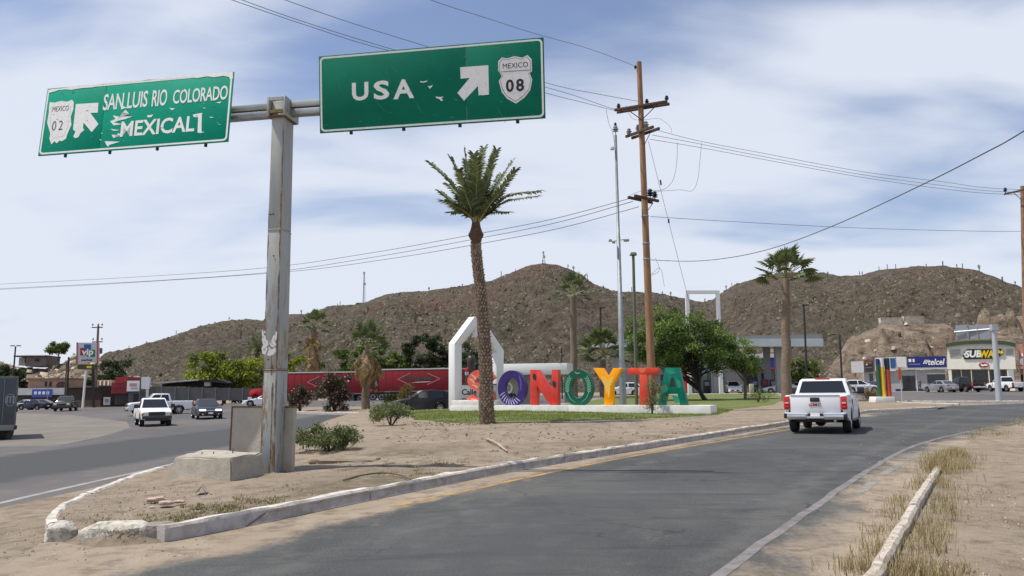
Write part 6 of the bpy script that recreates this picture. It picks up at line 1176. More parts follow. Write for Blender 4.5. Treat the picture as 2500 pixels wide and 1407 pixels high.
for x0, x1 in ((1560, 1600), (1612, 1650)): prect(store, 'window', sp_, x0, 915, x1, 945, 0, .05, shop_gl)
b0 = W(1855, 99.6); MB().box((0, 0, .35), (.5, .5, 1.3)).obj('litter_bin', M('bin_tan', (.4, .36, .25), .8), None, label='tan square litter bin between the pumps and the lawn', cat='litter bin', loc=(b0.x-.6, b0.y+1.5, b0.z+.3), bevel=.05)
# ------------------------------------------------------------------ left-hand shops, wall and market sign
vs_ = vplane(187, 119, 240, 119); o_ = W(226, 119); ms = empty('market_sign', o_, label='tall square sign with blue, red and green blocks reading vip market', cat='sign'); vpl = Plane(o_, vs_.a, (0, 0, 1))
ppoly(ms, 'sign_box', vpl, [(188, 884), (187, 837), (239, 837), (239, 886)], -.5, 0, M('sign_box_grey', (.55, .55, .54), .6)); ppoly(ms, 'sign_edge', vpl, [(186.4, 884), (186.8, 836), (190, 836.2), (189.8, 884)], -.01, .03, M('edge_red', (.45, .06, .03), .5)); ppoly(ms, 'sign_edge', vpl, [(236.5, 886), (236.5, 836), (240, 836), (240, 886)], -.01, .03, MATS['edge_red'])
ppoly(ms, 'sign_block', vpl, [(206, 853), (205, 841), (222, 841), (222, 853)], .0, .03, M('block_blue', (.02, .10, .35), .5)); ppoly(ms, 'sign_block', vpl, [(196, 868), (196, 850), (212, 850), (212, 868)], .0, .025, M('block_red', (.30, .01, .03), .5)); ppoly(ms, 'sign_block', vpl, [(213, 872), (213, 854), (232, 854), (232, 872)], .0, .026, M('block_green', (.01, .20, .09), .5))
ptext(ms, 'lettering', vpl, 'vip', (199, 872), (229, 852), .031, .02, refl, bold=.03); ptext(ms, 'lettering', vpl, 'market', (198, 882), (226, 876), .0, .02, ink, bold=.03)
ppoly(ms, 'lower_panel', vpl, [(189, 902), (189, 890), (235, 890), (235, 902)], -.3, 0, M('lower_dark', (.05, .05, .02), .6)); ppoly(ms, 'lower_label', vpl, [(211, 899), (212, 894), (224, 894), (223, 899)], 0, .02, yell)
ppoly(ms, 'post', vpl, [(223, 994), (223, 889), (228, 889), (228, 994)], -.4, -.1, dark_metal); 
bL = vplane(40, 126, 240, 126); lo_ = empty('shop', bL.o, label='long low shop with white awning and blue sign band at the far left', cat='shop'); prect(lo_, 'wall', bL, -40, 950, 165, 996, -5, 0, M('dark_shopfront', (.05, .055, .055), .8)); prect(lo_, 'awning', bL, -40, 949, 166, 964, 0, .9, M('awning_white', (.62, .63, .62), .8, col2=(.45, .47, .48), scale=1)); prect(lo_, 'sign_band', bL, 88, 951, 135, 970, .91, 1.0, M('band_blue', (.05, .10, .42), .6)); 
for x in (93, 103, 113, 123): prect(lo_, 'sign_letter', bL, x, 956, x+6, 963, 1.0, 1.03, refl)
prect(lo_, 'wall', bL, 60, 927, 160, 948.5, -6, -1, M('terracotta_wall', (.42, .27, .19), .9, col2=(.35, .22, .15), scale=1)); 
for x0 in (101, 112): prect(lo_, 'window', bL, x0, 932, x0+5, 944, -1, -.94, ink)
ppoly(lo_, 'arch_window', bL, [(129, 947), (129, 938), (135, 933), (145, 932), (155, 934), (160, 939), (160, 947)], -1, -.94, M('arch_brown', (.10, .05, .035), .8)); prect(lo_, 'roof', bL, 56, 924, 162, 927, -6, -.6, M('roof_brown', (.22, .13, .09), .9))
bM_ = vplane(165, 124, 365, 118); sh = empty('shack', bM_.o, label='dark brown timber shack behind the white post', cat='shack'); prect(sh, 'wall', bM_, 164, 946, 245, 994, -5, 0, M('dark_timber', (.045, .033, .025), .9)); prect(sh, 'roof', bM_, 162, 943, 247, 946, -5, .4, M('roof_dark', (.09, .08, .07), .9))
ho = empty('house', bM_.o, label='small ochre house with white trimmed windows above the shack', cat='house'); prect(ho, 'wall', bM_, 166, 928, 205, 942.6, -9, -5.2, M('ochre_wall', (.45, .32, .22), .9)); 
for x in (170, 180, 190): prect(ho, 'window', bM_, x, 931, x+5, 940, -5.2, -5.1, M('terracotta_shutter', (.30, .10, .05), .8)); prect(ho, 'window_trim', bM_, x+5.6, 930, x+8, 941, -5.2, -5.08, refl)
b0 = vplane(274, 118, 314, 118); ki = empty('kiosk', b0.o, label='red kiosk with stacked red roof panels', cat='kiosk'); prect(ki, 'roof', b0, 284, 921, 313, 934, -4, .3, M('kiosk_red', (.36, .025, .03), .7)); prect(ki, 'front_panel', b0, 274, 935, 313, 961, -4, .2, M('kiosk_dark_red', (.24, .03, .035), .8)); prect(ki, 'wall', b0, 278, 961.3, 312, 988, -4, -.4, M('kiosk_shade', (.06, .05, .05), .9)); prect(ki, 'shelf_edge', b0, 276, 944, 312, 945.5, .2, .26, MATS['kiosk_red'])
b1 = vplane(313, 117, 366, 117); wsn = empty('shop', b1.o, label='grey stall with white banner sign beside the red kiosk', cat='shop'); prect(wsn, 'sign_face', b1, 313, 930, 342, 955.5, -.2, .3, refl); prect(wsn, 'wall', b1, 314, 956, 356, 987, -4, 0, M('stall_grey', (.10, .10, .10), .8)); prect(wsn, 'sign_face', b1, 346, 921, 366, 950, -.2, .25, bright_white); prect(wsn, 'sign_mark', b1, 319, 936, 336, 944, .3, .33, M('mark_pinkish', (.55, .3, .28), .7)); prect(wsn, 'sign_mark', b1, 322, 947, 338, 950, .3, .33, M('mark_grey', (.4, .38, .36), .7)); prect(wsn, 'door', b1, 326, 962, 338, 986, 0, .04, ink)
b0 = vplane(252, 112, 269, 112); sb = empty('board_sign', b0.o, label='small square white board on the verge left of the kiosk', cat='sign'); prect(sb, 'board', b0, 253, 970, 268, 989, -.1, 0, M('board_grey', (.5, .49, .46), .8)); prect(sb, 'print', b0, 256, 974, 265, 983, 0, .02, M('print_grey', (.22, .2, .18), .8))
b2 = vplane(365, 117, 622, 117); gw = empty('boundary_wall', b2.o, label='long grey block wall behind the white pickups', cat='wall'); wallm = M('grey_block_wall', (.13, .125, .118), .9, col2=(.10, .095, .09), scale=.8)
for i in range(8): x0 = 362+i*33; prect(gw, 'wall_section', b2, x0+.2, 945+(i*.5), x0+32.8, 978, -.25, 0, wallm); prect(gw, 'wall_pier', b2, x0-1, 943.5+i*.5, x0+.0, 978, -.3, .08, M('pier_grey', (.2, .19, .18), .9))
prect(gw, 'wall_post', b2, 358, 944, 362, 985, -.3, .1, bright_white)
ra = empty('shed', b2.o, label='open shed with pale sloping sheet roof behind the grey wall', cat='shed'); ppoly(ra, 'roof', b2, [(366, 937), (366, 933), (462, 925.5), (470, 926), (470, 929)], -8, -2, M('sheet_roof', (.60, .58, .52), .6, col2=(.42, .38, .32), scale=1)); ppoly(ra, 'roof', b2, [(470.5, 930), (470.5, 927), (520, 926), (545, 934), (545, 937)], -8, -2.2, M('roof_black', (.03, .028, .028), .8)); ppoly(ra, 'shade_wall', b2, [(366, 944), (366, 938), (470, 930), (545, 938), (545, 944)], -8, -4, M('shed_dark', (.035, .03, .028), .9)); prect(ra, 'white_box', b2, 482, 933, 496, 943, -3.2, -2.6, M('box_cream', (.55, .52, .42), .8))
hb = P(40, 890, 166); hpl = Plane(hb, Vector((1, .15, 0)), (0, 0, 1)); kh = empty('house', hb, label='flat roofed unfinished block house on top of the rocky knoll', cat='house'); prect(kh, 'wall', hpl, 64, 871, 112, 895, -7, 0, M('grey_block', (.20, .17, .145), .9, col2=(.16, .135, .115), scale=.8)); prect(kh, 'wall', hpl, 40, 873, 63.7, 892, -6, -1.2, M('pale_render', (.45, .40, .33), .9)); prect(kh, 'roof', hpl, 36, 868.5, 113, 871.5, -7.5, .5, M('roof_slab_brown', (.10, .07, .06), .9)); prect(kh, 'window', hpl, 86, 876, 96, 883, 0, .06, ink); prect(kh, 'doorway', hpl, 55, 875, 59, 886, -1.2, -1.1, ink); prect(kh, 'roof_edge', hpl, 62, 867.5, 113, 869, -7.5, .6, bright_white)
# ------------------------------------------------------------------ vehicles
def paint(name, c, metal=.0, r=.35): return M(name, c, r, metal, coat=.35, spec=.35)
WHEELS = {}; lit = M('lit_headlight', (1.0, .93, .8), .2, emis=1.3)
def wheel_meshes(r, wd, rimcol='alloy'):
    k = (r, wd, rimcol)
    if k not in WHEELS:
        b_ = MB(); ri = r*.62; b_.lathe([(ri, -wd/2), (r*.93, -wd/2), (r, -wd*.32), (r, wd*.32), (r*.93, wd/2), (ri, wd/2), (ri, -wd/2)], (0, 0, 0), 24, 'y'); ty = b_.mesh('tyre', rubber, 40)
        b_ = MB(); b_.lathe([(ri, -wd*.42), (ri*.93, wd*.30), (ri*.88, wd*.30), (0, wd*.12)], (0, 0, 0), 24, 'y')
        b_.mat(1)
        for i in range(6):
            a = i*PI/3; u = Vector((math.cos(a), 0, math.sin(a))); v = Vector((-u.z, 0, u.x)); s = ri*.11; y = wd*.40
            b_.add([u*.03-v*s*1.6+Vector((0, y, 0)), u*.03+v*s*1.6+Vector((0, y, 0)), u*ri*.94+v*s+Vector((0, y*.85, 0)), u*ri*.94-v*s+Vector((0, y*.85, 0))]+[u*.03-v*s*1.6+Vector((0, y-.04, 0)), u*.03+v*s*1.6+Vector((0, y-.04, 0)), u*ri*.94+v*s+Vector((0, y*.85-.04, 0)), u*ri*.94-v*s+Vector((0, y*.85-.04, 0))], [(0, 1, 2, 3), (7, 6, 5, 4), (0, 4, 5, 1), (1, 5, 6, 2), (2, 6, 7, 3), (3, 7, 4, 0)])
        b_.lathe([(ri, wd*.36), (ri*1.03, wd*.46), (ri*.93, wd*.46), (ri*.9, wd*.36)], (0, 0, 0), 24, 'y'); b_.lathe([(ri*.22, wd*.3), (ri*.2, wd*.46), (0, wd*.47)], (0, 0, 0), 12, 'y')
        rm = b_.mesh('rim', [black_pl, MATS[rimcol] if rimcol in MATS else alloy], 40); WHEELS[k] = (ty, rm)
    return WHEELS[k]
def add_wheel(root, x, y, r, wd, rimcol='alloy', steer=0):
    ty, rm = wheel_meshes(r, wd, rimcol); hub = MB().lathe([(0, -wd*.3), (r*.2, -wd*.3), (r*.2, wd*.25), (0, wd*.25)], (0, 0, 0), 10, 'y').obj('wheel', black_pl, root, loc=(x, y, r), rot=(0, 0, (0 if y > 0 else PI)+steer))
    link('tyre', ty, hub); link('rim', rm, hub)
def fpanel(root, name, q4, u0, u1, v0, v1, off, th, mat, cen, bevel=0):
    """panel on the bilinear quad q4 = (P00 bottom-left, P10 bottom-right, P11 top-right, P01 top-left)"""
    a, b, c, d = [Vector(q) for q in q4]; f = lambda u, v: a*(1-u)*(1-v)+b*u*(1-v)+c*u*v+d*(1-u)*v
    n = (b-a).cross(d-a).normalized(); m = f(.5, .5)
    if n.dot(m-Vector(cen)) < 0: n = -n
    r = [f(u0, v0), f(u1, v0), f(u1, v1), f(u0, v1)]; b_ = MB(); b_.add([p+n*(off-th) for p in r]+[p+n*off for p in r], [(3, 2, 1, 0), (4, 5, 6, 7), (0, 1, 5, 4), (1, 2, 6, 5), (2, 3, 7, 6), (3, 0, 4, 7)]); return b_.obj(name, mat, root, bevel=bevel)
def car(label, cat, pos, yaw, kind, pm, group=None, name='parked_car', z=None, rimcol='alloy', sc_=1.0, lights=True, drl=None, plate=True, grille_m=None, bump_m=None, detail=1):
    K = {'sedan': dict(L=4.6, W=1.80, H=1.45, wb=2.68, fo=.92, r=.325, belt=.93, prof=[(-2.28, .40), (-2.30, .70), (-2.22, .96), (-1.75, 1.00), (.95, .93), (1.45, .88), (1.98, .76), (2.22, .62), (2.30, .42)], cab=[(-1.85, .97), (-1.05, 1.39), (-.55, 1.45), (.0, 1.44), (1.05, .90)], yb=.80, yt=.58),
         'hatch': dict(L=4.7, W=1.86, H=1.66, wb=2.7, fo=.93, r=.36, belt=1.05, prof=[(-2.3, .42), (-2.34, .75), (-2.28, 1.06), (.95, 1.03), (1.45, .98), (2.0, .85), (2.24, .70), (2.32, .45)], cab=[(-2.24, 1.03), (-1.75, 1.58), (-1.0, 1.66), (-.1, 1.63), (1.05, .99)], yb=.86, yt=.64),
         'sport': dict(L=4.6, W=1.88, H=1.32, wb=2.7, fo=.92, r=.34, belt=.88, prof=[(-2.26, .40), (-2.3, .72), (-2.15, .95), (-1.6, .96), (.7, .90), (1.4, .82), (2.0, .68), (2.26, .5), (2.30, .36)], cab=[(-1.9, .93), (-.9, 1.27), (-.35, 1.32), (.05, 1.30), (.95, .86)], yb=.80, yt=.56)}[kind]
    L, Wd, H = K['L'], K['W'], K['H']; p = Vector(pos); root = empty(name, p, yaw, label=label, cat=cat, group=group)
    xf = L/2-K['fo']; xr = xf-K['wb']; r = K['r']; ra = r*1.17; prof = list(K['prof']); zb_ = .24; bottom = [(L/2-.03, zb_)]
    for xa in (xf, xr):
        a0 = math.asin((zb_-r)/ra) if abs(zb_-r) < ra else -.3
        for i in range(13): an = a0+(PI-2*a0)*i/12; bottom.append((xa+ra*math.cos(an), r+ra*math.sin(an)))
    bottom.append((-L/2+.05, zb_+.05)); poly = prof+bottom
    b_ = MB(); b_.prism(poly, lambda a, b, t: Vector((a, t, b)), -Wd/2, Wd/2); me = b_.mesh('body', pm, 35, .07, 3)
    for v in me.vertices:
        x, y, zz_ = v.co; e = max(0, (abs(x)-L*.28)/(L*.22)); v.co.y = y*(1-.13*e*e)*(1-.05*max(0, (zz_-.75)/.4))
    me.update(); body = link('body', me, root)
    # wheel wells and underbody
    MB().box((0, 0, .42), (L*.9, Wd*.72, .34)).obj('underbody', black_pl, root)
    cab = K['cab']; yb, yt = K['yb'], K['yt']; zb2, zt2 = cab[0][1], H
    def cy_(z): t = min(1, max(0, (z-zb2+.02)/(zt2-zb2))); return yb+(yt-yb)*t
    n = len(cab); vs = [Vector((x, -cy_(z), z)) for x, z in cab]+[Vector((x, cy_(z), z)) for x, z in cab]; b_ = MB(); b_.add(vs, [tuple(range(n)), tuple(range(2*n-1, n-1, -1))]+[(i, i+n, (i+1) % n+n, (i+1) % n) for i in range(n)]); b_.obj('cabin', pm, root, bevel=.03)
    cen = (-.3, 0, 1.1); q = lambda i, s: Vector((cab[i][0], s*cy_(cab[i][1]), cab[i][1]))
    fpanel(root, 'windscreen', (q(-1, -1), q(-1, 1), q(-2, 1), q(-2, -1)), .06, .94, .08, .93, .007, .02, glass, cen); fpanel(root, 'rear_window', (q(0, -1), q(0, 1), q(1, 1), q(1, -1)), .08, .92, .14, .92, .007, .02, glass, cen)
    xm = (cab[0][0]+cab[-1][0])/2+.1; xt0, xt1 = cab[1][0], cab[-2][0]
    for s in (-1, 1):
        f = lambda x, z: Vector((x, s*cy_(z), z)); z0, z1 = zb2+.05, H-.10; 
        def xl(z): t = (z-cab[0][1])/(cab[1][1]-cab[0][1]); return cab[0][0]+(cab[1][0]-cab[0][0])*min(1, t)
        def xr_(z): t = (z-cab[-1][1])/(cab[-2][1]-cab[-1][1]); return cab[-1][0]+(cab[-2][0]-cab[-1][0])*min(1, t)
        fpanel(root, 'side_window', (f(xl(z0)+.22, z0), f(xm-.05, z0), f(xm-.05, z1), f(xl(z1)+.10, z1)), 0, 1, 0, 1, .006, .02, glass, (-.3, 0, 1.0)); fpanel(root, 'side_window', (f(xm+.05, z0), f(xr_(z0)-.22, z0), f(xr_(z1)-.08, z1), f(xm+.05, z1)), 0, 1, 0, 1, .006, .02, glass, (-.3, 0, 1.0))
        MB().box((cab[-1][0]-.25, s*(Wd/2+.05), K['belt']+.08), (.14, .2, .13)).obj('wing_mirror', pm if drl is None else black_pl, root, bevel=.03)
        for xd in (xm-.35, xm+.7): MB().box((xd, s*(Wd/2-.02), K['belt']-.12), (.18, .03, .035)).obj('door_handle', chrome if kind == 'sedan' else black_pl, root)
        for xd in (xm-.02,): MB().box((xd, s*(Wd/2-.028), .62), (.012, .03, .55)).obj('door_seam', black_pl, root)
        if lights:
            xh = L/2-.10; b_ = MB(); b_.box((xh-.02, s*(Wd/2-.36), .66), (.16, .44, .13)); b_.obj('headlight', lit if drl == 2 else clear_lens, root, bevel=.03)
            b_ = MB(); b_.box((-L/2+.08, s*(Wd/2-.30), .86), (.12, .36, .15)); b_.obj('taillight', red_lens, root, bevel=.03)
            MB().box((L/2-.02, s*(Wd/2-.42), .37), (.06, .2, .09)).obj('fog_light', clear_lens if drl else black_pl, root)
        for xa in (xf, xr): add_wheel(root, xa, s*(Wd/2-.11), r, .21, rimcol)
    MB().box((L/2-.015, 0, .62), (.05, .62, .07)).obj('upper_grille', chrome if detail else black_pl, root, bevel=.01); MB().box((L/2-.0, 0, .42), (.05, .95, .20)).obj('lower_grille', black_pl, root, bevel=.02)
    if plate:
        MB().box((L/2+.03, 0, .45), (.015, .32, .13)).obj('licence_plate', refl, root); MB().box((-L/2-.03, 0, .55), (.02, .34, .15)).obj('licence_plate', refl, root)
    return root
def pickup(label, pos, yaw, pm, L=5.3, Wd=1.9, H=1.80, r=.38, belt=1.15, cabx=(-.35, 1.25), hood=1.05, group=None, chromeb=True, style='mod', name='pickup_truck', rimcol='alloy', s_=1.0, bumper=None, detail=False, double=False):
    root = empty(name, pos, yaw, label=label, cat='pickup truck', group=group); xf = L/2-.92; xr = -L/2+1.22; ra = r*1.2; zb_ = .42; xc0, xc1 = cabx
    top = [(xc0-.05, belt), (xc1, belt-.02), (xc1+.25, hood+.03), (L/2-.35, hood-.05), (L/2-.06, hood-.16), (L/2-.02, .55)]
    bot = [(L/2-.05, zb_)]
    a0 = math.asin(max(-.9, min(.9, (zb_-r)/ra)))
    for i in range(13): an = a0+(PI-2*a0)*i/12; bot.append((xf+ra*math.cos(an), r+ra*math.sin(an)))
    bot += [(xc0-.05, zb_)]
    def taper(me, yb=Wd/2):
        for v in me.vertices:
            x, y, z = v.co; e = max(0, (x-L*.25)/(L*.25)); v.co.y = y*(1-.09*e*e)*(1-.045*max(0, (z-.85)/.4))
        me.update(); return me
    b_ = MB(); b_.prism(top+bot, lambda a, b, t: Vector((a, t, b)), -Wd/2, Wd/2); link('body', taper(b_.mesh('body', pm, 35, .06, 3)), root)
    # bed sides with arches, floor, front wall, tailgate
    bp = [(-L/2+.06, belt-.01), (xc0-.09, belt), (xc0-.09, zb_+.02)]
    for i in range(13): an = a0+(PI-2*a0)*i/12; bp.append((xr+ra*math.cos(an), r+ra*math.sin(an)))
    bp += [(-L/2+.06, zb_+.12)]
    for s in (-1, 1):
        b_ = MB(); b_.prism(bp, lambda a, b, t: Vector((a, t, b)), s*(Wd/2-.14), s*Wd/2); me = b_.mesh('bed_side', pm, 35, .035, 3)
        for v in me.vertices: v.co.y *= (1-.045*max(0, (v.co.z-.85)/.4))
        me.update(); link('bed_side', me, root)
    MB().box(((-L/2+xc0)/2, 0, .74), (xc0+L/2-.2, Wd-.3, .08)).obj('bed_floor', black_pl, root); MB().box((0, 0, .5), (L*.9, Wd*.66, .22)).obj('chassis', black_pl, root); MB().box((xc0-.11, 0, .95), (.06, Wd-.3, .40)).obj('bed_front', pm, root)
    b_ = MB(); b_.box((-L/2+.04, 0, (belt+.70)/2-.0), (.07, Wd-.42, belt-.70)); tg = b_.obj('tailgate', pm, root, bevel=.02)
    b_ = MB(); b_.box((-L/2+.05, 0, .66), (.08, Wd-.1, .12)); b_.obj('rear_valance', pm, root, bevel=.02)
    # cab
    yb, yt = Wd/2-.055, Wd/2-.25; cab = [(xc0-.02, belt-.03), (xc0+.16, H-.05), (xc0+.45, H), (xc1-.85, H-.0), (xc1-.62, H-.05), (xc1+.12, belt-.03)]; cyf = lambda z: yb+(yt-yb)*min(1, max(0, (z-belt)/(H-belt))); n = len(cab)
    vs = [Vector((x, -cyf(z), z)) for x, z in cab]+[Vector((x, cyf(z), z)) for x, z in cab]; b_ = MB(); b_.add(vs, [tuple(range(n)), tuple(range(2*n-1, n-1, -1))]+[(i, i+n, (i+1) % n+n, (i+1) % n) for i in range(n)]); b_.obj('cabin', pm, root, bevel=.045, seg=3)
    q = lambda i, s: Vector((cab[i][0], s*cyf(cab[i][1]), cab[i][1])); cen = ((xc0+xc1)/2, 0, belt+.1)
    fpanel(root, 'windscreen', (q(5, -1), q(5, 1), q(4, 1), q(4, -1)), .05, .95, .10, .95, .007, .02, glass, cen); fpanel(root, 'rear_window', (q(0, -1), q(0, 1), q(1, 1), q(1, -1)), .07, .93, .16, .93, .008, .02, glass, cen)
    for s in (-1, 1):
        f = lambda x, z: Vector((x, s*cyf(z), z)); z0, z1 = belt+.03, H-.13; tt = lambda z: (z-cab[5][1])/(cab[4][1]-cab[5][1]); xf_ = lambda z: cab[5][0]+(cab[4][0]-cab[5][0])*tt(z); xb_ = lambda z: cab[0][0]+(cab[1][0]-cab[0][0])*(z-cab[0][1])/(cab[1][1]-cab[0][1])
        cuts = [(.10, None)] if not double else [(.10, .47), (.53, None)]
        for c0, c1 in cuts:
            g = lambda z, c, d: xb_(z)+(xf_(z)-xb_(z))*c+d
            fpanel(root, 'side_window', (f(g(z0, c0, 0), z0), f(g(z0, c1 or 1, 0 if c1 else -.2), z0), f(g(z1, c1 or 1, 0 if c1 else -.08), z1), f(g(z1, c0, 0), z1)), 0, 1, 0, 1, .006, .02, glass, (cen[0], 0, belt-.2))
        b_ = MB(); b_.box((xc1-.12, s*(Wd/2+.15), belt+.13), (.12, .24, .24)); b_.box((xc1-.10, s*(Wd/2+.0), belt+.06), (.06, .2, .05)); b_.obj('wing_mirror', black_pl, root, bevel=.03, kind=None)
        MB().box((xc0+.2, s*(Wd/2-.012), belt-.16), (.2, .035, .04)).obj('door_handle', pm, root); MB().box((xc0+.04, s*(Wd/2-.02), .82), (.014, .03, .62)).obj('door_seam', black_pl, root)
        MB().box((L/2-.11, s*(Wd/2-.27), hood-.26), (.14, .36, .20)).obj('headlight', clear_lens, root, bevel=.03)
        b_ = MB()
        if style == 'mod': b_.box((-L/2+.06, s*(Wd/2-.10), belt-.27), (.16, .20, .44)); b_.obj('taillight', red_lens, root, bevel=.03); [MB().box((-L/2-.02, s*(Wd/2-.10), belt-.27+dz), (.02, .13, .035)).obj('reversing_lens', clear_lens if dz == 0 else M('bright_red_lens', (.8, .03, .02), .2), root) for dz in (0, .13, -.13)]
        else: b_.box((-L/2+.07, s*(Wd/2-.09), belt-.27), (.12, .16, .38)); b_.obj('taillight', red_lens, root, bevel=.02); MB().box((L/2-.10, s*(Wd/2-.10), hood-.30), (.15, .13, .14)).obj('indicator', M('amber_lens', (.6, .2, .03), .3), root, bevel=.02)
        for xa in (xf, xr): add_wheel(root, xa, s*(Wd/2-.14), r, .26, rimcol)
        b_ = MB(); b_.lathe([(ra*.99, -.0), (ra*1.02, .03), (ra*.9, .03)], (xr, s*(Wd/2-.02), r), 20, 'y') if False else None
    bm_ = bumper or (chrome if chromeb else black_pl)
    for s in (-1, 1): b_ = MB(); b_.box((-L/2-.10, s*(Wd/2-.42), .58), (.16, .62, .20)); b_.obj('rear_bumper', bm_, root, bevel=.03); b_ = MB(); b_.box((-L/2-.02, s*(Wd/2-.06), .60), (.30, .10, .17)); b_.obj('bumper_corner', black_pl, root, bevel=.03)
    MB().box((-L/2-.08, 0, .55), (.14, Wd-1.46, .10)).obj('bumper_step', bm_, root, bevel=.02); MB().box((-L/2-.05, 0, .64), (.08, .5, .10)).obj('plate_recess', black_pl, root); MB().box((-L/2-.10, 0, .655), (.02, .30, .12)).obj('licence_plate', refl, root)
    MB().box((L/2+.02, 0, .56), (.14, Wd-.12, .20)).obj('front_bumper', bm_ if style == 'mod' else M('bumper_dark', (.05, .05, .05), .5), root, bevel=.04); MB().box((L/2-.04, 0, hood-.28), (.09, Wd-.86, .26)).obj('grille', black_pl, root, bevel=.03); MB().box((L/2-.02, 0, .42), (.1, Wd-.5, .14)).obj('air_dam', black_pl, root, bevel=.02)
    if detail:
        MB().box((-L/2-.01, 0, belt-.16), (.04, .30, .14)).obj('tailgate_handle', black_pl, root, bevel=.015)
        tp_ = Plane((-L/2-.0, 0, belt-.34), (0, -1, 0), (0, 0, 1)); vs, fs = text2d('GMC', .008, 0, 1.1); MB().add([tp_.at(-.20+v[0]*.4, -.045+v[1]*.10, .004+v[2]*.012) for v in vs], fs).obj('badge', M('badge_red', (.45, .01, .015), .3), root)
        b_ = MB(); b_.box((xc0+.22, 0, H+.0), (.1, .52, .05)); b_.obj('brake_light', red_lens, root, bevel=.02); MB().box((-L/2+.035, 0, belt-.005), (.10, Wd-.44, .03)).obj('tailgate_lip', pm, root, bevel=.012)
        MB().tube([(-L/2+.2, .25, .50), (-L/2-.12, .22, .47)], .035, 8).obj('tow_hitch', black_pl, root); MB().tube([(-L/2+.6, -.55, .44), (-L/2+.12, -.6, .44)], .04, 8).obj('exhaust', chrome, root); MB().lathe([(0, -.25), (.16, -.14), (.2, 0), (.16, .14), (0, .25)], (xr, 0, r), 10, 'x').obj('differential', black_pl, root); MB().tube([(xr, -Wd/2+.2, r), (xr, Wd/2-.2, r)], .06, 8).obj('axle', black_pl, root)
        for s in (-1, 1):
            MB().tube([(xf-.6, s*(Wd/2-.02), .40), (xr+.7, s*(Wd/2-.02), .40)], .04, 6).obj('running_board', black_pl, root)
            b_ = MB(); vs_ = []
            for i in range(15):
                an = a0*.6+(PI-1.2*a0)*i/14
                for rr_, yy_ in ((ra-.005, .0), (ra+.055, .0), (ra+.055, .022), (ra-.005, .03)): vs_.append((xr+rr_*math.cos(an), s*(Wd/2+yy_-.012), r+rr_*math.sin(an)))
            fs_ = []
            for i in range(14):
                for k in range(4): fs_.append((i*4+k, i*4+(k+1) % 4, (i+1)*4+(k+1) % 4, (i+1)*4+k))
            b_.add(vs_, fs_); b_.obj('arch_flare', pm, root, smooth=60)
        MB().box((0, 0, H+.0), (.06, .04, .03)).obj('antenna_base', black_pl, root)
    return root
wp = paint('white_car_paint', (.80, .80, .80)); wp2 = paint('white_truck_paint', (.78, .79, .80)); navy = paint('dark_blue_paint', (.008, .011, .028), .0); blackp = paint('black_car_paint', (.012, .013, .016), .1); silver = paint('silver_paint', (.38, .39, .39), .6); dkgreen = paint('dark_green_paint', (.03, .04, .03)); blue2 = paint('navy_blue_paint', (.015, .025, .10), .2)
g0 = G(2022, 1056); pickup('white pickup truck driving away on the curved road, red tail lights on', (g0.x+.5, g0.y+1.45, g0.z), rad(62), wp2, L=5.3, Wd=2.03, H=1.88, r=.40, belt=1.31, cabx=(-.55, 1.15), hood=1.18, detail=True)
g0 = W(376, 50.5); pickup('older white pickup truck driving towards the camera on the side road', g0, rad(-60), wp, L=4.9, Wd=1.78, H=1.70, r=.36, belt=1.08, cabx=(-.4, 1.1), hood=1.04, style='old', chromeb=False)
g0 = W(392, 72); pickup('white double cab pickup truck behind the older white pickup', g0, rad(212), wp, L=5.4, Wd=1.95, H=1.88, r=.40, belt=1.2, cabx=(-.85, 1.2), hood=1.12, double=True)
car('dark blue sedan driving towards the camera with bright headlights', 'car', W(507, 60), rad(-62), 'sedan', navy, name='car', drl=2)
car('black hatchback with roof rails passing behind the bushes', 'car', W(1026, 59.0)+Vector((0, 0, 0)), rad(199), 'hatch', blackp, name='car')
car('white sports coupe half hidden behind the sign post', 'car', W(648, 88), rad(187), 'sport', wp, name='car', drl=1)
g0 = W(165, 95); pickup('dark green pickup truck coming along the far left of the junction', g0, rad(-72), dkgreen, L=5.2, Wd=1.85, H=1.75, r=.38, style='old', chromeb=False)
for px, D, yw, pmx, kd, lb in ((66, 113, 170, silver, 'sedan', 'grey blue sedan nearest the box truck in front of the low shop'), (88, 112, 165, navy, 'sedan', 'dark blue sedan second in the row before the low shop'), (112, 114, 10, blackp, 'sedan', 'black sedan at the right of the row before the low shop')): car(lb, 'car', W(px, D), rad(yw), kd, pmx, group='cars parked before the low shop')
for px, D, yw, pmx, kd, lb in ((1520, 99, 185, wp, 'hatch', 'white hatchback seen between the letters Y and T'), (1790, 106, -100, wp, 'hatch', 'white hatchback facing the camera at the fuel station'), (1905, 105, 172, wp, 'sedan', 'white saloon side on behind the stout palm'), (1936, 106, 150, silver, 'sedan', 'silver saloon just right of the stout palm'), (1260, 78, 175, paint('grey_car_paint', (.45, .45, .45)), 'sport', 'pale grey car seen through the letters O and N'), (2134, 100, -150, blue2, 'sedan', 'navy sedan parked before the grey and white shop'), (2098, 98, 0, wp, 'hatch', 'white van partly hidden behind the driving pickup')): car(lb, 'car', W(px, D), rad(yw), kd, pmx, group='cars parked around the junction')
car('silver coupe parked in front of the blue banded shop', 'car', W(2296, 99), rad(98), 'sedan', silver, group='cars parked before the shops')
g0 = W(2354, 100); pickup('black pickup truck parked in front of the cream restaurant', g0, rad(97), blackp, L=5.2, Wd=1.85, H=1.85, group='cars parked before the shops')
g0 = W(2456, 99); pickup('white pickup truck parked at the right of the cream restaurant', g0, rad(92), wp, L=5.3, Wd=1.95, H=1.85, group='cars parked before the shops')
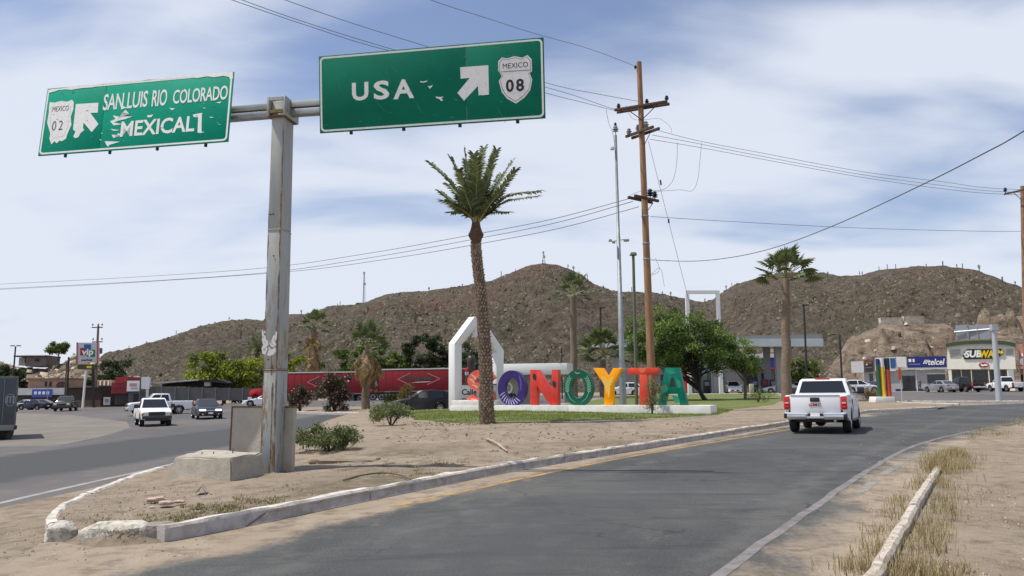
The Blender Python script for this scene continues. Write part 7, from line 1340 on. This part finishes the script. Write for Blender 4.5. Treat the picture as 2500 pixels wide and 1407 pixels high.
# red articulated lorry with two trailers
tred = M('trailer_red', (.235, .016, .022), .6, spec=.2, col2=(.19, .022, .026), scale=.5); lo_red = paint('tractor_red', (.50, .01, .012))
def trailer(px0, D0, px1, D1, label, rot_logo, zt_=4.1):
    A = W(px0, D0); B_ = W(px1, D1); d = Vector((B_.x-A.x, B_.y-A.y, 0)); L = d.length; root = empty('trailer', A, label=label, cat='trailer', group='red trailers'); pl = Plane(A, d, (0, 0, 1)); pl2 = pl
    ppoly(root, 'cargo_box', pl, [(0, 1.22), (L, 1.22), (L, zt_-.12), (0, zt_-.12)], -2.5, 0, tred, False, .02); ppoly(root, 'roof_rail', pl, [(-.02, zt_-.118), (L+.02, zt_-.118), (L+.02, zt_+.04), (-.02, zt_+.04)], -2.52, .03, M('rail_alloy', (.55, .55, .50), .5, .3), False); ppoly(root, 'side_rail', pl, [(0, 1.08), (L, 1.08), (L, 1.215), (0, 1.215)], -2.5, .02, M('rail_dark', (.2, .16, .15), .6), False)
    ppoly(root, 'chassis', pl, [(L*.1, .8), (L*.98, .8), (L*.98, 1.07), (L*.1, 1.07)], -1.7, -.8, black_pl, False)
    for x in (L*.80, L*.90):
        for y in (-.2, -2.3): q = pl.at(x, .5, y)-A; hb_ = MB().lathe([(0, -.15), (.2, -.15), (.2, .15), (0, .15)], (0, 0, 0), 10, 'y').obj('wheel', black_pl, root, loc=q, rot=(0, 0, math.atan2(d.y, d.x)+(PI if y > -1 else 0))); ty, rm = wheel_meshes(.5, .3); link('tyre', ty, hb_); link('rim', rm, hb_)
    for x in (L*.18,): ppoly(root, 'landing_leg', pl, [(x, .1), (x+.2, .1), (x+.2, 1.0), (x, 1.0)], -.8, -.6, black_pl, False)
    for k in range(1, 12): ppoly(root, 'panel_rib', pl, [(L*k/12-.02, 1.23), (L*k/12+.02, 1.23), (L*k/12+.02, zt_-.13), (L*k/12-.02, zt_-.13)], .0, .012, tred, False)
    c = (L*.5, 2.75); dm = M('logo_line', (.36, .20, .19), .6)
    for sx in (-1, 1): 
        P3 = [(c[0]+sx*1.2, c[1]+.75), (c[0]+sx*3.0, c[1]), (c[0]+sx*1.2, c[1]-.75)]
        for a, b in ((P3[0], P3[1]), (P3[1], P3[2])): n_ = Vector((b[0]-a[0], b[1]-a[1])).normalized(); w_ = .05; ppoly(root, 'logo_line', pl, [(a[0]+n_.y*w_, a[1]-n_.x*w_), (b[0]+n_.y*w_, b[1]-n_.x*w_), (b[0]-n_.y*w_, b[1]+n_.x*w_), (a[0]-n_.y*w_, a[1]+n_.x*w_)], .014, .02, dm, False)
    b_ = MB(); x = -2.1
    for i in range(9):
        w_ = .26+.14*((i*7) % 3)/2; h_ = .32+.3*((i*5) % 4 == 1)+.2*((i*3) % 5 == 2); z0_ = c[1]-.22-.2*((i*5) % 7 == 3); b_.prism([(c[0]+x, z0_), (c[0]+x+w_*.5, z0_+.05), (c[0]+x+w_*.7, z0_+h_), (c[0]+x+w_*.45, z0_+h_+.1), (c[0]+x+.12, z0_+h_*.6)], lambda a, b, t: pl.at(a, b, t)-A, .02, .03); x += w_+.1
    c_ = catmull([Vector((c[0]-2.0+.16*i, c[1]+(.30 if i % 2 else -.14)*(1+.5*math.sin(i*1.7)), 0)) for i in range(26)], None, 4); l_ = []
    for i, p_ in enumerate(c_):
        t_ = (c_[min(i+1, len(c_)-1)]-c_[max(i-1, 0)]).normalized(); l_.append((p_, Vector((-t_.y, t_.x, 0))*.045))
    for (p_, n0), (q_, n1) in zip(l_, l_[1:]): b_.prism([(p_-n0).to_2d(), (q_-n1).to_2d(), (q_+n1).to_2d(), (p_+n0).to_2d()], lambda a, b, t: pl.at(a, b, t)-A, .015, .024)
    b_.obj('script_logo', M('logo_dark', (.05, .06, .045), .7), root, kind='stuff')
    ppoly(root, 'logo_swoosh', pl, [(c[0]-1.2, c[1]-.5), (c[0]+1.3, c[1]-.45), (c[0]+1.9, c[1]-.32), (c[0]-.2, c[1]-.36)], .014, .021, M('logo_pale', (.5, .42, .38), .6), False)
    return root
trailer(703, 110, 898, 107.5, 'red box trailer with diamond emblem directly right of the sign post', 0); trailer(925, 107, 1122, 104, 'red box trailer with dark script emblem ending at the white arch', 1)
A = W(607, 112); B_ = W(701, 110.5); d = Vector((B_.x-A.x, B_.y-A.y, 0)); L = d.length; tr = empty('lorry_tractor', A, label='red long nosed lorry tractor mostly hidden by the sign post', cat='lorry', group=None); pl = Plane(A, d, (0, 0, 1))
ppoly(tr, 'bonnet', pl, [(.1, .9), (.0, 1.5), (.25, 1.85), (1.9, 2.15), (1.9, .9), (1.55, .95), (1.3, 1.25), (.9, 1.3), (.6, 1.1), (.5, .9)], -2.2, -.15, lo_red, False, .08); ppoly(tr, 'cab', pl, [(1.91, .9), (1.91, 2.1), (2.3, 2.95), (2.6, 3.0), (3.2, 3.9), (L-.5, 4.0), (L-.5, .9)], -2.45, 0, tred, False, .06); ppoly(tr, 'windscreen', pl, [(1.98, 2.2), (2.3, 2.88), (2.55, 2.88), (2.55, 2.2)], -2.3, .01, glass, False); ppoly(tr, 'side_window', pl, [(2.62, 2.1), (2.62, 2.8), (3.3, 2.8), (3.3, 2.1)], -.1, .02, glass, False); ppoly(tr, 'bumper', pl, [(-.15, .5), (-.15, .9), (.5, .9), (.5, .5)], -2.3, -.1, chrome, False, .04); ppoly(tr, 'sleeper_panel', pl, [(L-1.2, 1.0), (L-1.2, 3.9), (L-.6, 3.9), (L-.6, 1.0)], .0, .03, M('sleeper_dark_red', (.10, .01, .02), .5), False)
for x in (1.05, L-1.5, L-.4):
    for y in (-.2, -2.3): q = pl.at(x, .5, y)-A; hb_ = MB().lathe([(0, -.15), (.2, -.15), (.2, .15), (0, .15)], (0, 0, 0), 10, 'y').obj('wheel', black_pl, tr, loc=q, rot=(0, 0, math.atan2(d.y, d.x)+(PI if y > -1 else 0))); ty, rm = wheel_meshes(.5, .3); link('tyre', ty, hb_); link('rim', rm, hb_)
A = W(898, 107.5); dl_ = empty('dolly', W(916, 107), rad(8), label='trailer dolly with red mudguard and white hubbed wheels between the red trailers', cat='dolly')
for x in (-.2, .9):
    for y in (-.1, -2.2): hb_ = MB().lathe([(0, -.15), (.2, -.15), (.2, .15), (0, .15)], (0, 0, 0), 10, 'y').obj('wheel', black_pl, dl_, loc=(x, -y-2.3, .5), rot=(0, 0, 0 if y < -1 else PI)); ty, rm = wheel_meshes(.5, .3, 'bright_white_paint'); link('tyre', ty, hb_); link('rim', rm, hb_)
MB().box((.3, -1.2, .95), (3.0, 1.0, .22)).obj('chassis', black_pl, dl_); MB().box((-.5, -2.3, 1.25), (.5, .1, .4)).obj('mudguard', lo_red, dl_, bevel=.04); MB().box((.8, -2.3, 1.15), (1.0, .1, .14)).obj('light_bar', lo_red, dl_)
# box truck at the left edge
A = W(-113, 35.8); B_ = W(45, 37.1); d = Vector((B_.x-A.x, B_.y-A.y, 0)); L = d.length; bt = empty('box_truck', A, label='dark grey box truck at the left edge with oval ring logo on its doors', cat='truck'); pl = Plane(A, d, (0, 0, 1)); zt_ = pl.px(40, 919)[1]; bg2 = M('truck_box_grey', (.055, .065, .08), .5, col2=(.075, .085, .095), scale=1.5); bframe = M('truck_frame', (.10, .105, .09), .6, col2=(.16, .15, .11), scale=4)
ppoly(bt, 'cargo_box', pl, [(.0, .72), (L, .72), (L, zt_), (0, zt_)], -6.5, 0, bframe, False, .02); zd = .78
for x0, x1 in ((.12, L*.49), (L*.51, L-.09)): ppoly(bt, 'rear_door', pl, [(x0, zd), (x1, zd), (x1, zt_-.1), (x0, zt_-.1)], .0, .03, bg2, False, .01)
for x in (L*.58, L*.78, L*.2): MB().tube([pl.at(x, zd+.02, .06)-A, pl.at(x, zt_-.12, .06)-A], .018, 6).obj('lock_rod', M('rod_grey', (.22, .23, .23), .5, .4), bt)
a_, b__ = pl.px(25, 977); rx, rz_ = abs(pl.px(38, 977)[0]-a_), abs(pl.px(25, 962)[1]-b__)
O_ = [(a_+rx*math.cos(k*PI/14)*(1 if abs(math.cos(k*PI/14)) > .1 else 1), b__+rz_*math.sin(k*PI/14)) for k in range(28)]; ring_mesh(O_, [(a_+(x-a_)*.86, b__+(y-b__)*.90) for x, y in O_], pl, A, .03, .036).obj('ring_logo', M('logo_pale_grey', (.30, .32, .33), .6), bt)
for dx in (-.12, 0, .12): ppoly(bt, 'logo_bar', pl, [(a_+dx-.025, b__-rz_*.5), (a_+dx+.025, b__-rz_*.5), (a_+dx+.025, b__+rz_*.5), (a_+dx-.025, b__+rz_*.5)], .03, .036, MATS['logo_pale_grey'], False)
ppoly(bt, 'logo_bar', pl, [(a_-.145, b__+rz_*.5), (a_+.145, b__+rz_*.5), (a_+.145, b__+rz_*.6), (a_-.145, b__+rz_*.6)], .03, .0365, MATS['logo_pale_grey'], False)
ppoly(bt, 'rear_bumper', pl, [(0, .45), (L, .45), (L, .715), (0, .715)], -.3, .05, M('bumper_grey', (.22, .23, .22), .6, .2), False, .02); ppoly(bt, 'corner_light', pl, [(L-.05, .5), (L+.06, .5), (L+.06, .68), (L-.05, .68)], -.2, .1, black_pl, False, .02); ppoly(bt, 'side_light', pl, [(L, 1.3), (L+.05, 1.3), (L+.05, 1.5), (L, 1.5)], -.2, .02, black_pl, False)
for x in (L*.80, L*.25):
    for y in (-.6, -1.4): q = pl.at(x, .42, y)-A; hb_ = MB().lathe([(0, -.3), (.2, -.3), (.2, .3), (0, .3)], (0, 0, 0), 10, 'x').obj('wheel', black_pl, bt, loc=q); t_ = MB().lathe([(.1, -.28), (.40, -.28), (.42, -.2), (.42, .2), (.40, .28), (.1, .28)], (0, 0, 0), 20, 'x').mesh('tyre', rubber, 40); link('tyre', t_, hb_)
ppoly(bt, 'mud_flap', pl, [(L*.68, .1), (L*.93, .1), (L*.93, .45), (L*.68, .45)], -.35, -.3, M('flap_brown', (.07, .045, .04), .8), False)
# the standing person in front of the blue banded shop
def person(pos, rz, label, shirt, trousers):
    me = bpy.data.meshes.new('body'); v = [(0, 0, .95), (0, 0, 1.15), (0, 0, 1.38), (0, 0, 1.50), (0, -.01, 1.62), (0, -.01, 1.72), (.10, 0, .88), (.12, -.02, .50), (.12, .02, .08), (.12, -.14, .04), (-.10, 0, .88), (-.13, .0, .50), (-.14, .02, .08), (-.15, -.14, .04), (.19, 0, 1.40), (.25, .02, 1.14), (.24, -.08, .92), (.24, -.11, .84), (-.19, 0, 1.40), (-.25, .02, 1.14), (-.24, -.08, .92), (-.24, -.11, .84)]
    e = [(0, 1), (1, 2), (2, 3), (3, 4), (4, 5), (0, 6), (6, 7), (7, 8), (8, 9), (0, 10), (10, 11), (11, 12), (12, 13), (2, 14), (14, 15), (15, 16), (16, 17), (2, 18), (18, 19), (19, 20), (20, 21)]
    rr_ = [.17, .15, .17, .06, .105, .095, .10, .07, .05, .04, .10, .07, .05, .04, .065, .05, .04, .035, .065, .05, .04, .035]
    me.from_pydata(v, e, []); o = bpy.data.objects.new('person', me); COL.objects.link(o); m = o.modifiers.new('s', 'SKIN'); 
    for i, k in enumerate(me.skin_vertices[0].data): k.radius = (rr_[i], rr_[i]*.8); k.use_root = i == 0
    s2 = o.modifiers.new('ss', 'SUBSURF'); s2.levels = 1; s2.render_levels = 1
    dg = bpy.context.evaluated_depsgraph_get(); m2 = bpy.data.meshes.new_from_object(o.evaluated_get(dg)); bpy.data.objects.remove(o)
    for mm in (M('skin_tone', (.32, .18, .12), .6), shirt, trousers, M('hair_black', (.015, .012, .01), .7)): m2.materials.append(mm)
    for p_ in m2.polygons:
        z = p_.center.z; x = abs(p_.center.x); p_.material_index = 3 if z > 1.70 or (z > 1.6 and p_.center.y > .02) else 0 if z > 1.46 or (x > .2 and z < 1.1) else 1 if z > .93 else 2; p_.use_smooth = True
    return link('person', m2, None, label=label, cat='person', loc=pos, rot=(0, 0, rz))
person(W(2245.5, 112), .2, 'person in a grey shirt and dark trousers standing at the shop door', M('shirt_grey', (.16, .16, .20), .9), M('trousers_dark', (.05, .05, .09), .9))
